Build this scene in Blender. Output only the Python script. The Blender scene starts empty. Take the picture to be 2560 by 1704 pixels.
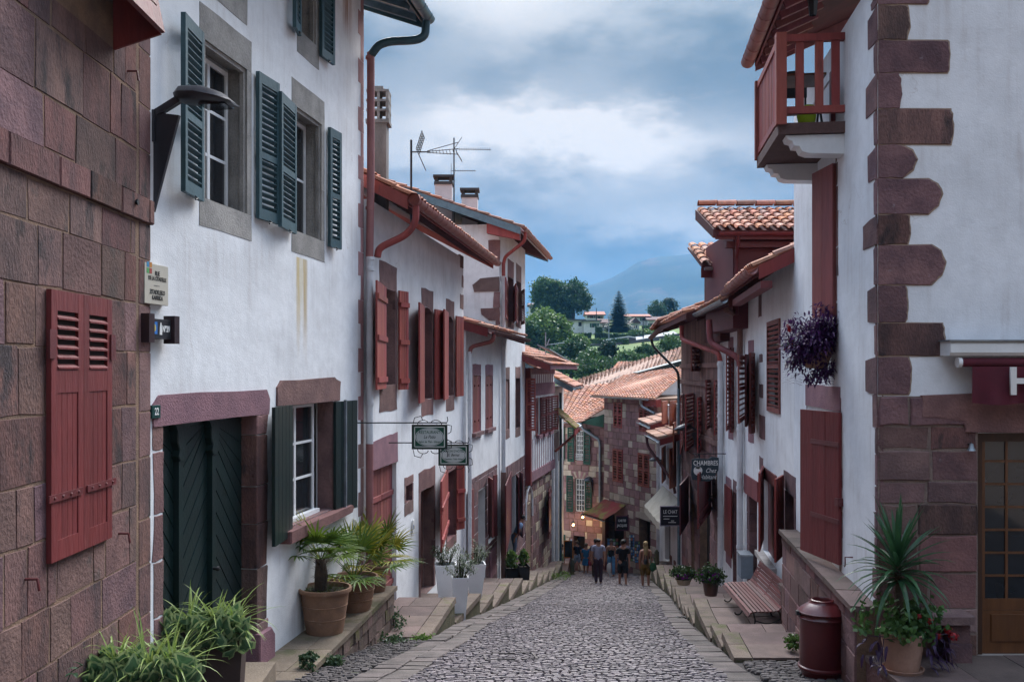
import bpy, bmesh, math, random
from math import radians, sin, cos, pi, atan2, sqrt, hypot
from mathutils import Vector, Matrix, noise as mnoise
RNG = random.Random(7)
sc = bpy.context.scene
COL = sc.collection
# ------------------------------------------------------------------ camera, sky, sun, exposure
EYE, FPX, HOR = 1.66, 2400.0, 925.0
cam = bpy.data.cameras.new('camera'); cam_o = bpy.data.objects.new('camera', cam); COL.objects.link(cam_o)
cam_o.location = (0, 0, EYE); cam_o.rotation_euler = (radians(90), 0, 0)
cam.sensor_width = 36.0; cam.lens = 36.0 * FPX / 2560.0; cam.shift_y = (HOR - 852.0) / 2560.0
cam.clip_start = 0.05; cam.clip_end = 30000
sc.camera = cam_o
SUN_EL, SUN_AZ = radians(48), radians(16)          # azimuth measured from +Y towards +X
sun = bpy.data.lights.new('sun', 'SUN'); sun.energy = 1.5; sun.angle = radians(50); sun.color = (1.0, 0.97, 0.94)
sun_o = bpy.data.objects.new('sun', sun); COL.objects.link(sun_o)
sd = Vector((sin(SUN_AZ) * cos(SUN_EL), cos(SUN_AZ) * cos(SUN_EL), sin(SUN_EL)))
sun_o.rotation_euler = sd.to_track_quat('Z', 'Y').to_euler()
sun_o.location = (0, 0, 60)
vs = sc.view_settings
vs.view_transform = 'Standard'; vs.look = 'None'; vs.exposure = 2.72; vs.gamma = 1.0
try: vs.use_curve_mapping = False
except Exception: pass
class NT:
 """small helper around a node tree"""
 def __init__(s, tree): s.t = tree; s.n = tree.nodes; s.l = tree.links
 def add(s, typ, props=None, **ins):
  nd = s.n.new(typ)
  for k, v in (props or {}).items(): setattr(nd, k, v)
  for k, v in ins.items(): s.set(nd, k, v)
  return nd
 def set(s, nd, k, v):
  sock = None
  if k.startswith('i') and k[1:].isdigit(): sock = nd.inputs[int(k[1:])]
  else: sock = nd.inputs[k.replace('_', ' ')]
  if isinstance(v, bpy.types.NodeSocket): s.l.new(v, sock)
  else: sock.default_value = v
 def math(s, op, a, b=0.0, c=0.0, clamp=False):
  return s.add('ShaderNodeMath', {'operation': op, 'use_clamp': clamp}, i0=a, i1=b, i2=c).outputs[0]
 def mix(s, f, a, b, blend='MIX'):
  nd = s.add('ShaderNodeMix', {'data_type': 'RGBA', 'blend_type': blend, 'clamp_factor': True})
  s.set(nd, 'i0', f); s.set(nd, 'i6', a); s.set(nd, 'i7', b)
  return nd.outputs[2]
 def noise(s, vec, scale, detail=4, rough=0.55):
  nd = s.add('ShaderNodeTexNoise', Scale=scale, Detail=detail, Roughness=rough)
  if vec is not None: s.l.new(vec, nd.inputs['Vector'])
  return nd.outputs[0]
 def ramp(s, fac, lo, hi):
  nd = s.add('ShaderNodeMapRange', i0=fac, i1=lo, i2=hi, i3=0.0, i4=1.0); nd.interpolation_type = 'SMOOTHSTEP'
  return nd.outputs[0]
 def mapv(s, vec, scale=(1, 1, 1), loc=(0, 0, 0)):
  nd = s.add('ShaderNodeMapping', Scale=scale, Location=loc); s.l.new(vec, nd.inputs['Vector'])
  return nd.outputs[0]
def C4(c): return (c[0], c[1], c[2], 1.0)
def srgb(r, g, b):
 f = lambda x: ((x / 255.0 + 0.055) / 1.055) ** 2.4 if x > 10 else x / 255.0 / 12.92
 return (f(r), f(g), f(b))
def make_world():
 w = bpy.data.worlds.new('World'); sc.world = w; w.use_nodes = True
 N = NT(w.node_tree); N.n.clear()
 tc = N.add('ShaderNodeTexCoord').outputs['Generated']
 sky = N.add('ShaderNodeTexSky', {'sky_type': 'NISHITA', 'sun_disc': False, 'sun_elevation': SUN_EL,
    'sun_rotation': SUN_AZ, 'air_density': 1.4, 'dust_density': 2.5, 'ozone_density': 2.0}).outputs[0]
 sep = N.add('ShaderNodeSeparateXYZ', Vector=tc).outputs
 zc = N.math('MAXIMUM', sep[2], 0.0)
 den = N.math('ADD', zc, 0.22)
 # overcast sheet seen in perspective: direction divided by height
 cx = N.math('DIVIDE', sep[0], den); cy = N.math('DIVIDE', sep[1], den)
 v = N.add('ShaderNodeCombineXYZ', X=cx, Y=cy, Z=0.0).outputs[0]
 n1 = N.noise(N.mapv(tc, (1.0, 1.0, 2.0), (3.1, 0.4, 1.3)), 3.2, 4, 0.5)
 n2 = N.noise(N.mapv(tc, (1.0, 1.0, 2.3), (7.7, 5.2, 2.1)), 7.5, 8, 0.62)
 n = N.math('ADD', N.math('MULTIPLY', n1, 0.6), N.math('MULTIPLY', n2, 0.4))
 # thin bright breaks in the sheet near the place where the sun stands behind it
 def blob(x, z, rx, rz, k):
  dx = N.math('DIVIDE', N.math('SUBTRACT', N.math('ADD', sep[0], N.math('MULTIPLY', N.math('SUBTRACT', n1, 0.5), 0.16)), x), rx)
  dz = N.math('DIVIDE', N.math('SUBTRACT', N.math('ADD', sep[2], N.math('MULTIPLY', N.math('SUBTRACT', n2, 0.5), 0.14)), z), rz)
  d2 = N.math('ADD', N.math('MULTIPLY', dx, dx), N.math('MULTIPLY', dz, dz))
  front = N.math('GREATER_THAN', sep[1], 0.0)
  return N.math('MULTIPLY', N.math('MULTIPLY', N.math('EXPONENT', N.math('MULTIPLY', d2, -1.0)), k), front)
 gl = N.math('ADD', blob(-0.02, 0.240, 0.13, 0.036, 0.95), blob(0.17, 0.145, 0.09, 0.022, 0.45))
 gl = N.math('ADD', gl, blob(0.11, 0.235, 0.12, 0.026, 0.75)); gl = N.math('ADD', gl, blob(0.02, 0.36, 0.08, 0.03, 0.45)); gl = N.math('ADD', gl, blob(0.02, 0.21, 0.2, 0.06, 0.30))
 dark = N.mix(N.ramp(n, 0.43, 0.57), C4((0.122, 0.158, 0.184)), C4((0.325, 0.338, 0.345)))
 # CIE-like overcast gradient: the sheet is brighter overhead, dimmer and bluer towards the horizon
 dark = N.mix(N.math('MULTIPLY', N.ramp(zc, 0.36, 0.8), 0.75), dark, C4((0.40, 0.515, 0.70)))
 fwd = N.math('MULTIPLY', N.math('ADD', sep[1], 1.0), 0.5)
 grad = N.math('MULTIPLY', N.math('ADD', N.math('MULTIPLY', N.ramp(zc, 0.29, 0.62), 3.75), 1.0), N.math('ADD', N.math('MULTIPLY', fwd, 0.6), 0.4))
 dark = N.mix(N.ramp(zc, 0.19, 0.02), dark, C4((0.205, 0.216, 0.192)))
 cl = N.mix(gl, dark, C4((0.80, 0.74, 0.68)))
 clb = N.add('ShaderNodeVectorMath', {'operation': 'SCALE'}); N.l.new(cl, clb.inputs[0]); N.l.new(grad, clb.inputs['Scale'])
 skys = N.add('ShaderNodeVectorMath', {'operation': 'SCALE'}); N.l.new(sky, skys.inputs[0]); skys.inputs['Scale'].default_value = 0.10
 cl10 = N.add('ShaderNodeVectorMath', {'operation': 'SCALE'}); N.l.new(clb.outputs[0], cl10.inputs[0]); cl10.inputs['Scale'].default_value = SKYK
 tot = N.mix(0.90, skys.outputs[0], cl10.outputs[0])
 bg = N.add('ShaderNodeBackground', Color=tot, Strength=0.1)
 out = N.add('ShaderNodeOutputWorld'); N.l.new(bg.outputs[0], out.inputs[0])
SKYK = 2.15
make_world()
try:
 sc.cycles.use_denoising = True
 sc.cycles.volume_bounces = 0; sc.cycles.max_bounces = 6; sc.cycles.diffuse_bounces = 4; sc.cycles.glossy_bounces = 2
 sc.cycles.transparent_max_bounces = 8; sc.cycles.transmission_bounces = 3
 sc.cycles.volume_step_rate = 4
except Exception: pass
# ------------------------------------------------------------------ materials
MATS = {}
def mat(name, col, col2=None, rough=0.75, var=0.15, scale=3.0, bump=0.25, bscale=30.0, rnd=0.0, metal=0.0, hue=0.0,
  spec=0.35, stretch=(1, 1, 1), emit=None, patch=None, patch_lo=0.55, patch_hi=0.68, pscale=2.0, trans=0.0, sat=0.0, crackle=0.0, fine=0.0, isl=False):
 """procedural surface: two mottled tones, a fine grain, an optional patch colour (lichen, wear), bump, per-object variation"""
 if name in MATS: return MATS[name]
 m = bpy.data.materials.new(name); m.use_nodes = True; MATS[name] = m
 N = NT(m.node_tree); b = N.n['Principled BSDF']
 tc = N.add('ShaderNodeTexCoord').outputs['Object']
 oi = N.add('ShaderNodeObjectInfo'); RND = oi.outputs['Random']
 if isl: RND = N.math('FRACT', N.math('ADD', RND, N.add('ShaderNodeNewGeometry').outputs['Random Per Island']))
 off = N.add('ShaderNodeVectorMath', {'operation': 'ADD'});
 rv = N.add('ShaderNodeCombineXYZ', X=N.math('MULTIPLY', RND, 37.0), Y=N.math('MULTIPLY', RND, 91.0), Z=0.0).outputs[0]
 N.l.new(tc, off.inputs[0]); N.l.new(rv, off.inputs[1]); vec = off.outputs[0]
 vs_ = N.mapv(vec, stretch)
 col2 = col2 or tuple(x * (1 - var * 1.6) for x in col)
 n1 = N.noise(vs_, scale, 5, 0.6)
 c = N.mix(N.ramp(n1, 0.32, 0.68), C4(col), C4(col2))
 n2 = N.noise(vs_, bscale, 3, 0.6)
 if fine > 0:
  k = N.math('ADD', N.math('MULTIPLY', N.math('SUBTRACT', n2, 0.5), 2 * fine), 1.0)
  kk = N.add('ShaderNodeVectorMath', {'operation': 'SCALE'}); N.l.new(c, kk.inputs[0]); N.l.new(k, kk.inputs['Scale']); c = kk.outputs[0]
 if patch:
  n3 = N.noise(vs_, pscale, 6, 0.65)
  c = N.mix(N.ramp(n3, patch_lo, patch_hi), c, C4(patch))
 if rnd or hue or sat:
  h = N.add('ShaderNodeHueSaturation', Color=c)
  r2 = N.math('FRACT', N.math('MULTIPLY', RND, 17.31))
  r3 = N.math('FRACT', N.math('MULTIPLY', RND, 53.7))
  N.set(h, 'Value', N.math('ADD', N.math('MULTIPLY', N.math('SUBTRACT', RND, 0.5), 2 * rnd), 1.0))
  N.set(h, 'Hue', N.math('ADD', N.math('MULTIPLY', N.math('SUBTRACT', r2, 0.5), 2 * hue), 0.5))
  N.set(h, 'Saturation', N.math('ADD', N.math('MULTIPLY', N.math('SUBTRACT', r3, 0.5), 2 * sat), 1.0))
  c = h.outputs[0]
 N.l.new(c, b.inputs['Base Color'])
 b.inputs['Roughness'].default_value = rough; b.inputs['Metallic'].default_value = metal
 b.inputs['Specular IOR Level'].default_value = spec
 if trans: b.inputs['Transmission Weight'].default_value = trans
 if emit: b.inputs['Emission Color'].default_value = C4(emit[0]); b.inputs['Emission Strength'].default_value = emit[1]
 if bump:
  hgt = n2
  if crackle:
   vo = N.add('ShaderNodeTexVoronoi', {'feature': 'DISTANCE_TO_EDGE'}, Scale=crackle); N.l.new(vs_, vo.inputs['Vector'])
   hgt = N.math('ADD', n2, N.ramp(vo.outputs[0], 0.0, 0.08))
  hgt = N.math('ADD', hgt, N.math('MULTIPLY', n1, 0.8))
  bp = N.add('ShaderNodeBump', Strength=bump, Distance=0.02, Height=hgt)
  N.l.new(bp.outputs[0], b.inputs['Normal'])
 return m
def leafmat(name, col, col2, rough=0.5, scale=6.0, edge=None):
 if name in MATS: return MATS[name]
 m = bpy.data.materials.new(name); m.use_nodes = True; MATS[name] = m
 N = NT(m.node_tree); b = N.n['Principled BSDF']
 geo = N.add('ShaderNodeNewGeometry'); tc = N.add('ShaderNodeTexCoord').outputs['Object']
 r = geo.outputs['Random Per Island']
 c = N.mix(N.math('ADD', N.math('MULTIPLY', r, 0.6), N.math('MULTIPLY', N.ramp(N.noise(tc, scale, 3), 0.35, 0.65), 0.5)), C4(col), C4(col2))
 if edge: c = N.mix(N.ramp(N.noise(tc, 17.0, 1), 0.55, 0.60), c, C4(edge))
 N.l.new(c, b.inputs['Base Color']); b.inputs['Roughness'].default_value = rough
 b.inputs['Specular IOR Level'].default_value = 0.35
 tr = N.add('ShaderNodeBsdfTranslucent', Color=c); mx = N.add('ShaderNodeMixShader', Fac=0.28)
 N.l.new(b.outputs[0], mx.inputs[1]); N.l.new(tr.outputs[0], mx.inputs[2])
 N.l.new(mx.outputs[0], N.n['Material Output'].inputs[0])
 return m
# ------------------------------------------------------------------ mesh builder
class MB:
 def __init__(s): s.v = []; s.f = []
 def add(s, vs, fs):
  o = len(s.v); s.v.extend([tuple(x) for x in vs]); s.f.extend([tuple(i + o for i in f) for f in fs]); return s
 def quad(s, a, b, c, d): return s.add([a, b, c, d], [(0, 1, 2, 3)])
 def box(s, x0, x1, y0, y1, z0, z1):
  return s.add([(x0, y0, z0), (x1, y0, z0), (x1, y1, z0), (x0, y1, z0), (x0, y0, z1), (x1, y0, z1), (x1, y1, z1), (x0, y1, z1)],
      [(0, 3, 2, 1), (4, 5, 6, 7), (0, 1, 5, 4), (1, 2, 6, 5), (2, 3, 7, 6), (3, 0, 4, 7)])
 def hexa(s, p):  # 8 points: bottom ring 0-3, top ring 4-7
  return s.add(p, [(0, 3, 2, 1), (4, 5, 6, 7), (0, 1, 5, 4), (1, 2, 6, 5), (2, 3, 7, 6), (3, 0, 4, 7)])
 def beam(s, a, b, w, h, up=(0, 0, 1)):
  a = Vector(a); b = Vector(b); d = (b - a).normalized(); up = Vector(up)
  r = d.cross(up)
  if r.length < 1e-4: r = d.cross(Vector((1, 0, 0)))
  r.normalize(); u = r.cross(d)
  p = []
  for q in (a, b):
   for sx, sz in ((-1, -1), (1, -1), (1, 1), (-1, 1)): p.append(q + r * (w / 2 * sx) + u * (h / 2 * sz))
  return s.add(p, [(0, 1, 2, 3), (7, 6, 5, 4), (0, 4, 5, 1), (1, 5, 6, 2), (2, 6, 7, 3), (3, 7, 4, 0)])
 def prism(s, pts, y0, y1, ch=0.0):
  """outline in (x,z), extruded from y0 (back) to y1 (front); ch chamfers the front edge"""
  n = len(pts); cx = sum(p[0] for p in pts) / n; cz = sum(p[1] for p in pts) / n
  vs = [(x, y0, z) for x, z in pts]
  fs = []
  if ch:
   k = y1 - ch if y1 > y0 else y1 + ch
   vs += [(x, k, z) for x, z in pts]
   for x, z in pts:
    dx, dz = cx - x, cz - z; L = hypot(dx, dz) or 1
    q = min(ch, L * 0.4); vs.append((x + dx / L * q, y1, z + dz / L * q))
   rings = 3
  else:
   vs += [(x, y1, z) for x, z in pts]; rings = 2
  for r in range(rings - 1):
   for i in range(n): j = (i + 1) % n; fs.append((r * n + i, r * n + j, (r + 1) * n + j, (r + 1) * n + i))
  fs.append(tuple(range((rings - 1) * n, rings * n))); fs.append(tuple(range(n - 1, -1, -1)))
  return s.add(vs, fs)
 def block(s, x0, x1, z0, z1, y0, y1, ch=0.012, jit=0.0, rng=RNG):
  j = lambda: rng.uniform(-jit, jit)
  return s.prism([(x0 + j(), z0 + j()), (x1 + j(), z0 + j()), (x1 + j(), z1 + j()), (x0 + j(), z1 + j())], y0, y1, ch)
 def tube(s, path, r, n=10, cap=True, r_end=None):
  P = [Vector(p) for p in path]; m = len(P); vs = []; fs = []; prev = None
  for i, p in enumerate(P):
   d = ((P[min(i + 1, m - 1)] - P[max(i - 1, 0)])).normalized()
   if prev is None:
    a = d.cross(Vector((0, 0, 1)))
    if a.length < 1e-3: a = d.cross(Vector((1, 0, 0)))
    a.normalize()
   else:
    a = prev - d * prev.dot(d)
    if a.length < 1e-4: a = d.cross(Vector((1, 0, 0)))
    a.normalize()
   prev = a; b = d.cross(a)
   rr = r[i] if isinstance(r, (list, tuple)) else (r if r_end is None else r + (r_end - r) * i / (m - 1))
   for k in range(n): t = 2 * pi * k / n; vs.append(p + a * (rr * cos(t)) + b * (rr * sin(t)))
  for i in range(m - 1):
   for k in range(n): k2 = (k + 1) % n; fs.append((i * n + k, i * n + k2, (i + 1) * n + k2, (i + 1) * n + k))
  if cap: fs.append(tuple(range(n - 1, -1, -1))); fs.append(tuple(range((m - 1) * n, m * n)))
  return s.add(vs, fs)
 def lathe(s, prof, n=24, c=(0, 0, 0), sq=None):
  vs = []; fs = []; m = len(prof)
  for r, z in prof:
   for k in range(n): t = 2 * pi * k / n; vs.append((c[0] + r * cos(t), c[1] + r * sin(t), c[2] + z))
  for i in range(m - 1):
   for k in range(n): k2 = (k + 1) % n; fs.append((i * n + k, i * n + k2, (i + 1) * n + k2, (i + 1) * n + k))
  return s.add(vs, fs)
 def gutter(s, a, b, r, n=8, th=0.012):
  """half-round channel from a to b, open upwards"""
  a = Vector(a); b = Vector(b); d = (b - a).normalized(); r_ = d.cross(Vector((0, 0, 1))).normalized()
  vs = []; fs = []
  for q in (a, b):
   for rr in (r, r - th):
    for k in range(n + 1): t = pi * k / n; vs.append(q + r_ * (rr * cos(t)) - Vector((0, 0, 1)) * (rr * sin(t)))
  w = n + 1
  for k in range(n):
   fs.append((k, k + 1, 2 * w + k + 1, 2 * w + k)); fs.append((w + k, 3 * w + k, 3 * w + k + 1, w + k + 1))
   fs.append((k, w + k, w + k + 1, k + 1)); fs.append((2 * w + k, 2 * w + k + 1, 3 * w + k + 1, 3 * w + k))
  fs.append((0, 2 * w, 3 * w, w)); fs.append((n, w + n, 3 * w + n, 2 * w + n))
  return s.add(vs, fs)
 def obj(s, name, m, parent=None, smooth=False, loc=None, rot=None, ang=40):
  me = bpy.data.meshes.new(name); me.from_pydata(s.v, [], s.f); me.update()
  if smooth:
   me.shade_smooth()
   try: me.set_sharp_from_angle(angle=radians(ang))
   except Exception: pass
  return link(name, me, m, parent, loc, rot)
def link(name, me, m, parent=None, loc=None, rot=None):
 if m is not None and not me.materials: me.materials.append(m)
 o = bpy.data.objects.new(name, me); COL.objects.link(o)
 if parent is not None: o.parent = parent
 if loc is not None: o.location = loc
 if rot is not None: o.rotation_euler = rot
 return o
def tag(o, label=None, cat=None, group=None, kind=None):
 if label: o['label'] = label
 if cat: o['category'] = cat
 if group: o['group'] = group
 if kind: o['kind'] = kind
 return o
def thing(name, label, cat, loc=(0, 0, 0), rz=0.0, group=None):
 o = bpy.data.objects.new(name, None); COL.objects.link(o); o.empty_display_size = 0.2
 o.location = loc; o.rotation_euler = (0, 0, rz)
 return tag(o, label, cat, group)
def struct(o): o['kind'] = 'structure'; return o
def stuff(o): o['kind'] = 'stuff'; return o
def copy_tree(o, parent=None):
 c = o.copy(); COL.objects.link(c); c.parent = parent
 for ch in list(o.children): copy_tree(ch, c)
 return c
def text(name, body, size, m, parent, loc, rot, extrude=0.002, align='CENTER', shear=0.0, sx=1.0, bold=0.0):
 cu = bpy.data.curves.new(name, 'FONT'); cu.body = body; cu.size = size; cu.extrude = extrude; cu.align_x = align; cu.align_y = 'CENTER'
 cu.shear = shear; cu.offset = bold; cu.resolution_u = 3; cu.materials.append(m)
 tmp = bpy.data.objects.new('tmp', cu); me = bpy.data.meshes.new_from_object(tmp); bpy.data.objects.remove(tmp); me.name = name
 o = link(name, me, m, parent, loc, rot); o.scale = (sx, 1, 1)
 return o
# ------------------------------------------------------------------ place helpers
def P(px, py, Y): return Vector(((px - 1280.0) / FPX * Y, Y, EYE - (py - HOR) / FPX * Y))
def g(Y): return -0.174 * Y if Y < 52 else -0.174 * 52 - 0.06 * (Y - 52)
class Fac:
 """a facade: a vertical plane through two plan points; local x runs along it, local y = o*d is outward by d"""
 def __init__(s, a, b):
  s.a = Vector(a); s.b = Vector(b); d = s.b - s.a; s.L = d.length; s.u = d / s.L
  s.yv = Vector((-s.u.y, s.u.x)); s.o = 1 if s.yv.dot(-s.a) > 0 else -1
  s.n = s.yv * s.o; s.ang = atan2(s.u.y, s.u.x)
 def hit(s, px, d=0.0):
  k = (px - 1280.0) / FPX; a = s.a + s.n * d
  # a.x + t u.x = k (a.y + t u.y)
  t = (k * a.y - a.x) / (s.u.x - k * s.u.y)
  return t, a.y + t * s.u.y
 def U(s, px, d=0.0): return s.hit(px, d)[0]
 def Z(s, px, py, d=0.0): return EYE - (py - HOR) / FPX * s.hit(px, d)[1]
 def R(s, x0, x1, yt, yb, ref=None, d=0.0):
  ref = x0 if ref is None else ref
  return s.U(x0, d), s.U(x1, d), s.Z(ref, yb, d), s.Z(ref, yt, d)
 def loc(s, X, Y): q = Vector((X, Y)) - s.a; return q.dot(s.u), q.dot(s.yv)
 def W(s, u, d, z): p = s.a + s.u * u + s.n * d; return Vector((p.x, p.y, z))
 def root(s, name, label, cat, group=None): return thing(name, label, cat, (s.a.x, s.a.y, 0), s.ang, group)
def wall(fac, root, z0, z1, holes, m, u0=0.0, u1=None, depth=5.0, reveal=0.22, name='wall', top=None, d=0.0):
 """facade sheet with real openings and reveals, plus ends, back and top so it is a solid house"""
 u1 = fac.L if u1 is None else u1; o = fac.o; mb = MB()
 us = sorted({u0, u1} | {min(max(h[0], u0), u1) for h in holes} | {min(max(h[1], u0), u1) for h in holes})
 zs = sorted({z0, z1} | {min(max(h[2], z0), z1) for h in holes} | {min(max(h[3], z0), z1) for h in holes})
 y = o * d
 for i in range(len(us) - 1):
  for j in range(len(zs) - 1):
   cu, cz = (us[i] + us[i + 1]) / 2, (zs[j] + zs[j + 1]) / 2
   if any(h[0] < cu < h[1] and h[2] < cz < h[3] for h in holes): continue
   mb.quad((us[i], y, zs[j]), (us[i + 1], y, zs[j]), (us[i + 1], y, zs[j + 1]), (us[i], y, zs[j + 1]))
 for h in holes:
  r = h[4] if len(h) > 4 else reveal
  a, b, c, e = h[:4]; yi = y - o * r
  mb.quad((a, y, c), (a, yi, c), (a, yi, e), (a, y, e)); mb.quad((b, y, c), (b, y, e), (b, yi, e), (b, yi, c))
  mb.quad((a, y, c), (b, y, c), (b, yi, c), (a, yi, c)); mb.quad((a, y, e), (a, yi, e), (b, yi, e), (b, y, e))
 yb = -o * depth
 mb.quad((u0, y, z0), (u0, yb, z0), (u0, yb, z1), (u0, y, z1)); mb.quad((u1, y, z0), (u1, y, z1), (u1, yb, z1), (u1, yb, z0))
 mb.quad((u0, yb, z0), (u1, yb, z0), (u1, yb, z1), (u0, yb, z1)); mb.quad((u0, y, z1), (u1, y, z1), (u1, yb, z1), (u0, yb, z1))
 return mb.obj(name, m, root)
def window(fac, root, h, frame_m, glass_m, cols=2, rows=3, depth=0.18, fw=0.05, mw=0.028, name='window', panes=True, d=0.0):
 u0, u1, z0, z1 = h[:4]; o = fac.o; mb = MB(); ya = o * (d - depth); yb = o * (d - depth + 0.05)
 lo, hi = min(ya, yb), max(ya, yb)
 mb.box(u0, u0 + fw, lo, hi, z0, z1); mb.box(u1 - fw, u1, lo, hi, z0, z1)
 mb.box(u0 + fw, u1 - fw, lo, hi, z0, z0 + fw); mb.box(u0 + fw, u1 - fw, lo, hi, z1 - fw, z1)
 W = (u1 - u0 - 2 * fw) / cols; H = (z1 - z0 - 2 * fw) / rows
 for i in range(1, cols):
  k = 1.8 if cols % 2 == 0 and i == cols // 2 else 1.0
  x = u0 + fw + W * i; mb.box(x - mw * k / 2, x + mw * k / 2, lo + 0.004, hi + 0.004 * o, z0 + fw, z1 - fw)
 for j in range(1, rows):
  z = z0 + fw + H * j; mb.box(u0 + fw, u1 - fw, lo + 0.008, hi - 0.004, z - mw / 2, z + mw / 2)
 w = mb.obj(name, frame_m, root)
 yp = (lo + hi) / 2
 for i in range(cols if panes else 1):
  for j in range(rows if panes else 1):
   if panes: a, b, c, e = u0 + fw + W * i, u0 + fw + W * (i + 1), z0 + fw + H * j, z0 + fw + H * (j + 1)
   else: a, b, c, e = u0 + fw, u1 - fw, z0 + fw, z1 - fw
   MB().box(a, b, yp - 0.004, yp + 0.004, c, e).obj('pane', glass_m, w)
 return w
def panel(fac, root, p0, p1, z0, z1, style, m, th=0.035, name='shutter', sep=False, slat=0.055, rails=(0.09, 0.09), stile=0.06, mid=None,
    planks=5, straps=(), strap_m=None, arch=0.0, hooks=True, label=None, d=None):
 """a shutter or door leaf between two (u, d) points in facade space"""
 o = fac.o; (u0, d0), (u1, d1) = p0, p1
 w = hypot(u1 - u0, d1 - d0); h = z1 - z0
 rot = atan2(o * (d1 - d0), u1 - u0); t = th / 2; mb = MB(); subs = []
 if style == 'louvre':
  zz = [0.0, h] if mid is None else [0.0, h * mid, h]
  mb.box(0, stile, -t, t, 0, h); mb.box(w - stile, w, -t, t, 0, h)
  mb.box(stile, w - stile, -t * 0.94, t * 0.94, 0, rails[0]); mb.box(stile, w - stile, -t * 0.94, t * 0.94, h - rails[1], h)
  lims = [(rails[0], h - rails[1])]
  if mid is not None:
   mb.box(stile, w - stile, -t * 0.94, t * 0.94, h * mid - 0.04, h * mid + 0.04); lims = [(rails[0], h * mid - 0.04), (h * mid + 0.04, h - rails[1])]
  sl = []
  for a, b in lims:
   n = max(1, int((b - a) / slat)); s = (b - a) / n
   for i in range(n): sl.append(a + s * (i + 0.5))
  for z in sl:
   q = MB() if sep else mb; e = slat * 0.36
   pts = [(stile, -t * .8, z - e - .004), (w - stile, -t * .8, z - e - .004), (w - stile, t * .8, z + e * .3 - .004), (stile, t * .8, z + e * .3 - .004),
       (stile, -t * .8, z - e + .006), (w - stile, -t * .8, z - e + .006), (w - stile, t * .8, z + e * .3 + .006), (stile, t * .8, z + e * .3 + .006)]
   if o < 0: pts = [(x, -y, zq) for x, y, zq in pts]
   q.hexa(pts)
   if sep: subs.append(('slat', q))
 elif style == 'plank':
  pw = w / planks; gv = .012 if sep else .008
  for i in range(planks):
   q = MB() if sep else mb
   a = gv; x0, x1 = i * pw + a / 2, (i + 1) * pw - a / 2
   if arch:
    f = lambda x: h - arch * ((x / w - 0.0) ** 2 if arch > 0 else 0)
    q.prism([(x0, 0), (x1, 0), (x1, f(x1)), (x0, f(x0))], -t, t)
   else: q.box(x0, x1, -t, t + RNG.uniform(-.002, .002), 0, h)
   if sep: subs.append(('plank', q))
  for z in straps:
   q = MB(); zc = z * h; q.box(0.01, w - 0.01, o * t * 0.9 if o > 0 else -t - 0.03, t + 0.03 if o > 0 else -t * 0.9, zc - 0.045, zc + 0.045); subs.append(('batten', q))
 elif style == 'solid':
  mb.box(0, w, -t, t, 0, h)
  for z in straps:
   q = MB(); zc = z * h; q.box(0.0, w * 0.9, -t - 0.012, t + 0.012, zc - 0.03, zc + 0.03); subs.append(('strap_hinge', q))
 loc = (u0, o * d0, z0)
 if not mb.v:
  mb.box(0.002, w - 0.002, -t * 0.6, t * 0.6, 0.002, h - 0.012 - max(arch, 0))
 s = mb.obj(name, m, root, loc=loc, rot=(0, 0, rot))
 for nm, q in subs: q.obj(nm, (strap_m or m) if nm != 'slat' and nm != 'plank' else m, s)
 return s
def blob_outline(pts, amp=0.02, sub=3, rng=RNG):
 """subdivide an outline and roughen it, for hand-trimmed plaster edges"""
 out = []; n = len(pts)
 for i in range(n):
  a, b = pts[i], pts[(i + 1) % n]
  for k in range(sub):
   t = k / sub; out.append((a[0] + (b[0] - a[0]) * t + rng.uniform(-amp, amp), a[1] + (b[1] - a[1]) * t + rng.uniform(-amp, amp)))
 return out
def surround(fac, root, h, m, lint=0.3, sill=0.25, jamb=0.12, th=0.012, amp=0.012, parts=('lintel', 'jamb', 'sill'), d=0.0, over=0.0):
 """stone trim around an opening, each stone a part, trimmed unevenly and a little proud of the plaster"""
 u0, u1, z0, z1 = h[:4]; o = fac.o; y0, y1 = o * (d - 0.05), o * (d + th)
 if 'lintel' in parts: MB().prism(blob_outline([(u0 - jamb - over, z1), (u1 + jamb + over, z1), (u1 + jamb + over, z1 + lint), (u0 - jamb - over, z1 + lint)], amp), y0, y1).obj('lintel', m, root)
 if 'sill' in parts: MB().prism(blob_outline([(u0 - jamb, z0 - sill), (u1 + jamb, z0 - sill), (u1 + jamb, z0), (u0 - jamb, z0)], amp), y0, y1).obj('sill', m, root)
 if 'jamb' in parts and jamb > 0.02:
  zm = z0 + (z1 - z0) * RNG.uniform(.4, .6)
  for a, b in ((u0 - jamb, u0), (u1, u1 + jamb)):
   for c, e in ((z0 + .004, zm), (zm + .006, z1 - .004)):
    MB().prism(blob_outline([(a, c), (b, c), (b, e), (a, e)], amp * .5), y0, y1).obj('jamb_stone', m, root)
 # inner faces of the reveal in the same stone
 yi = o * (d - 0.24); mb = MB(); e = 0.003
 mb.quad((u0 + e, y1, z0), (u0 + e, yi, z0), (u0 + e, yi, z1), (u0 + e, y1, z1)); mb.quad((u1 - e, y1, z0), (u1 - e, y1, z1), (u1 - e, yi, z1), (u1 - e, yi, z0))
 mb.quad((u0, y1, z0 + e), (u1, y1, z0 + e), (u1, yi, z0 + e), (u0, yi, z0 + e)); mb.quad((u0, y1, z1 - e), (u0, yi, z1 - e), (u1, yi, z1 - e), (u1, y1, z1 - e))
 mb.obj('reveal', m, root)
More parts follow.
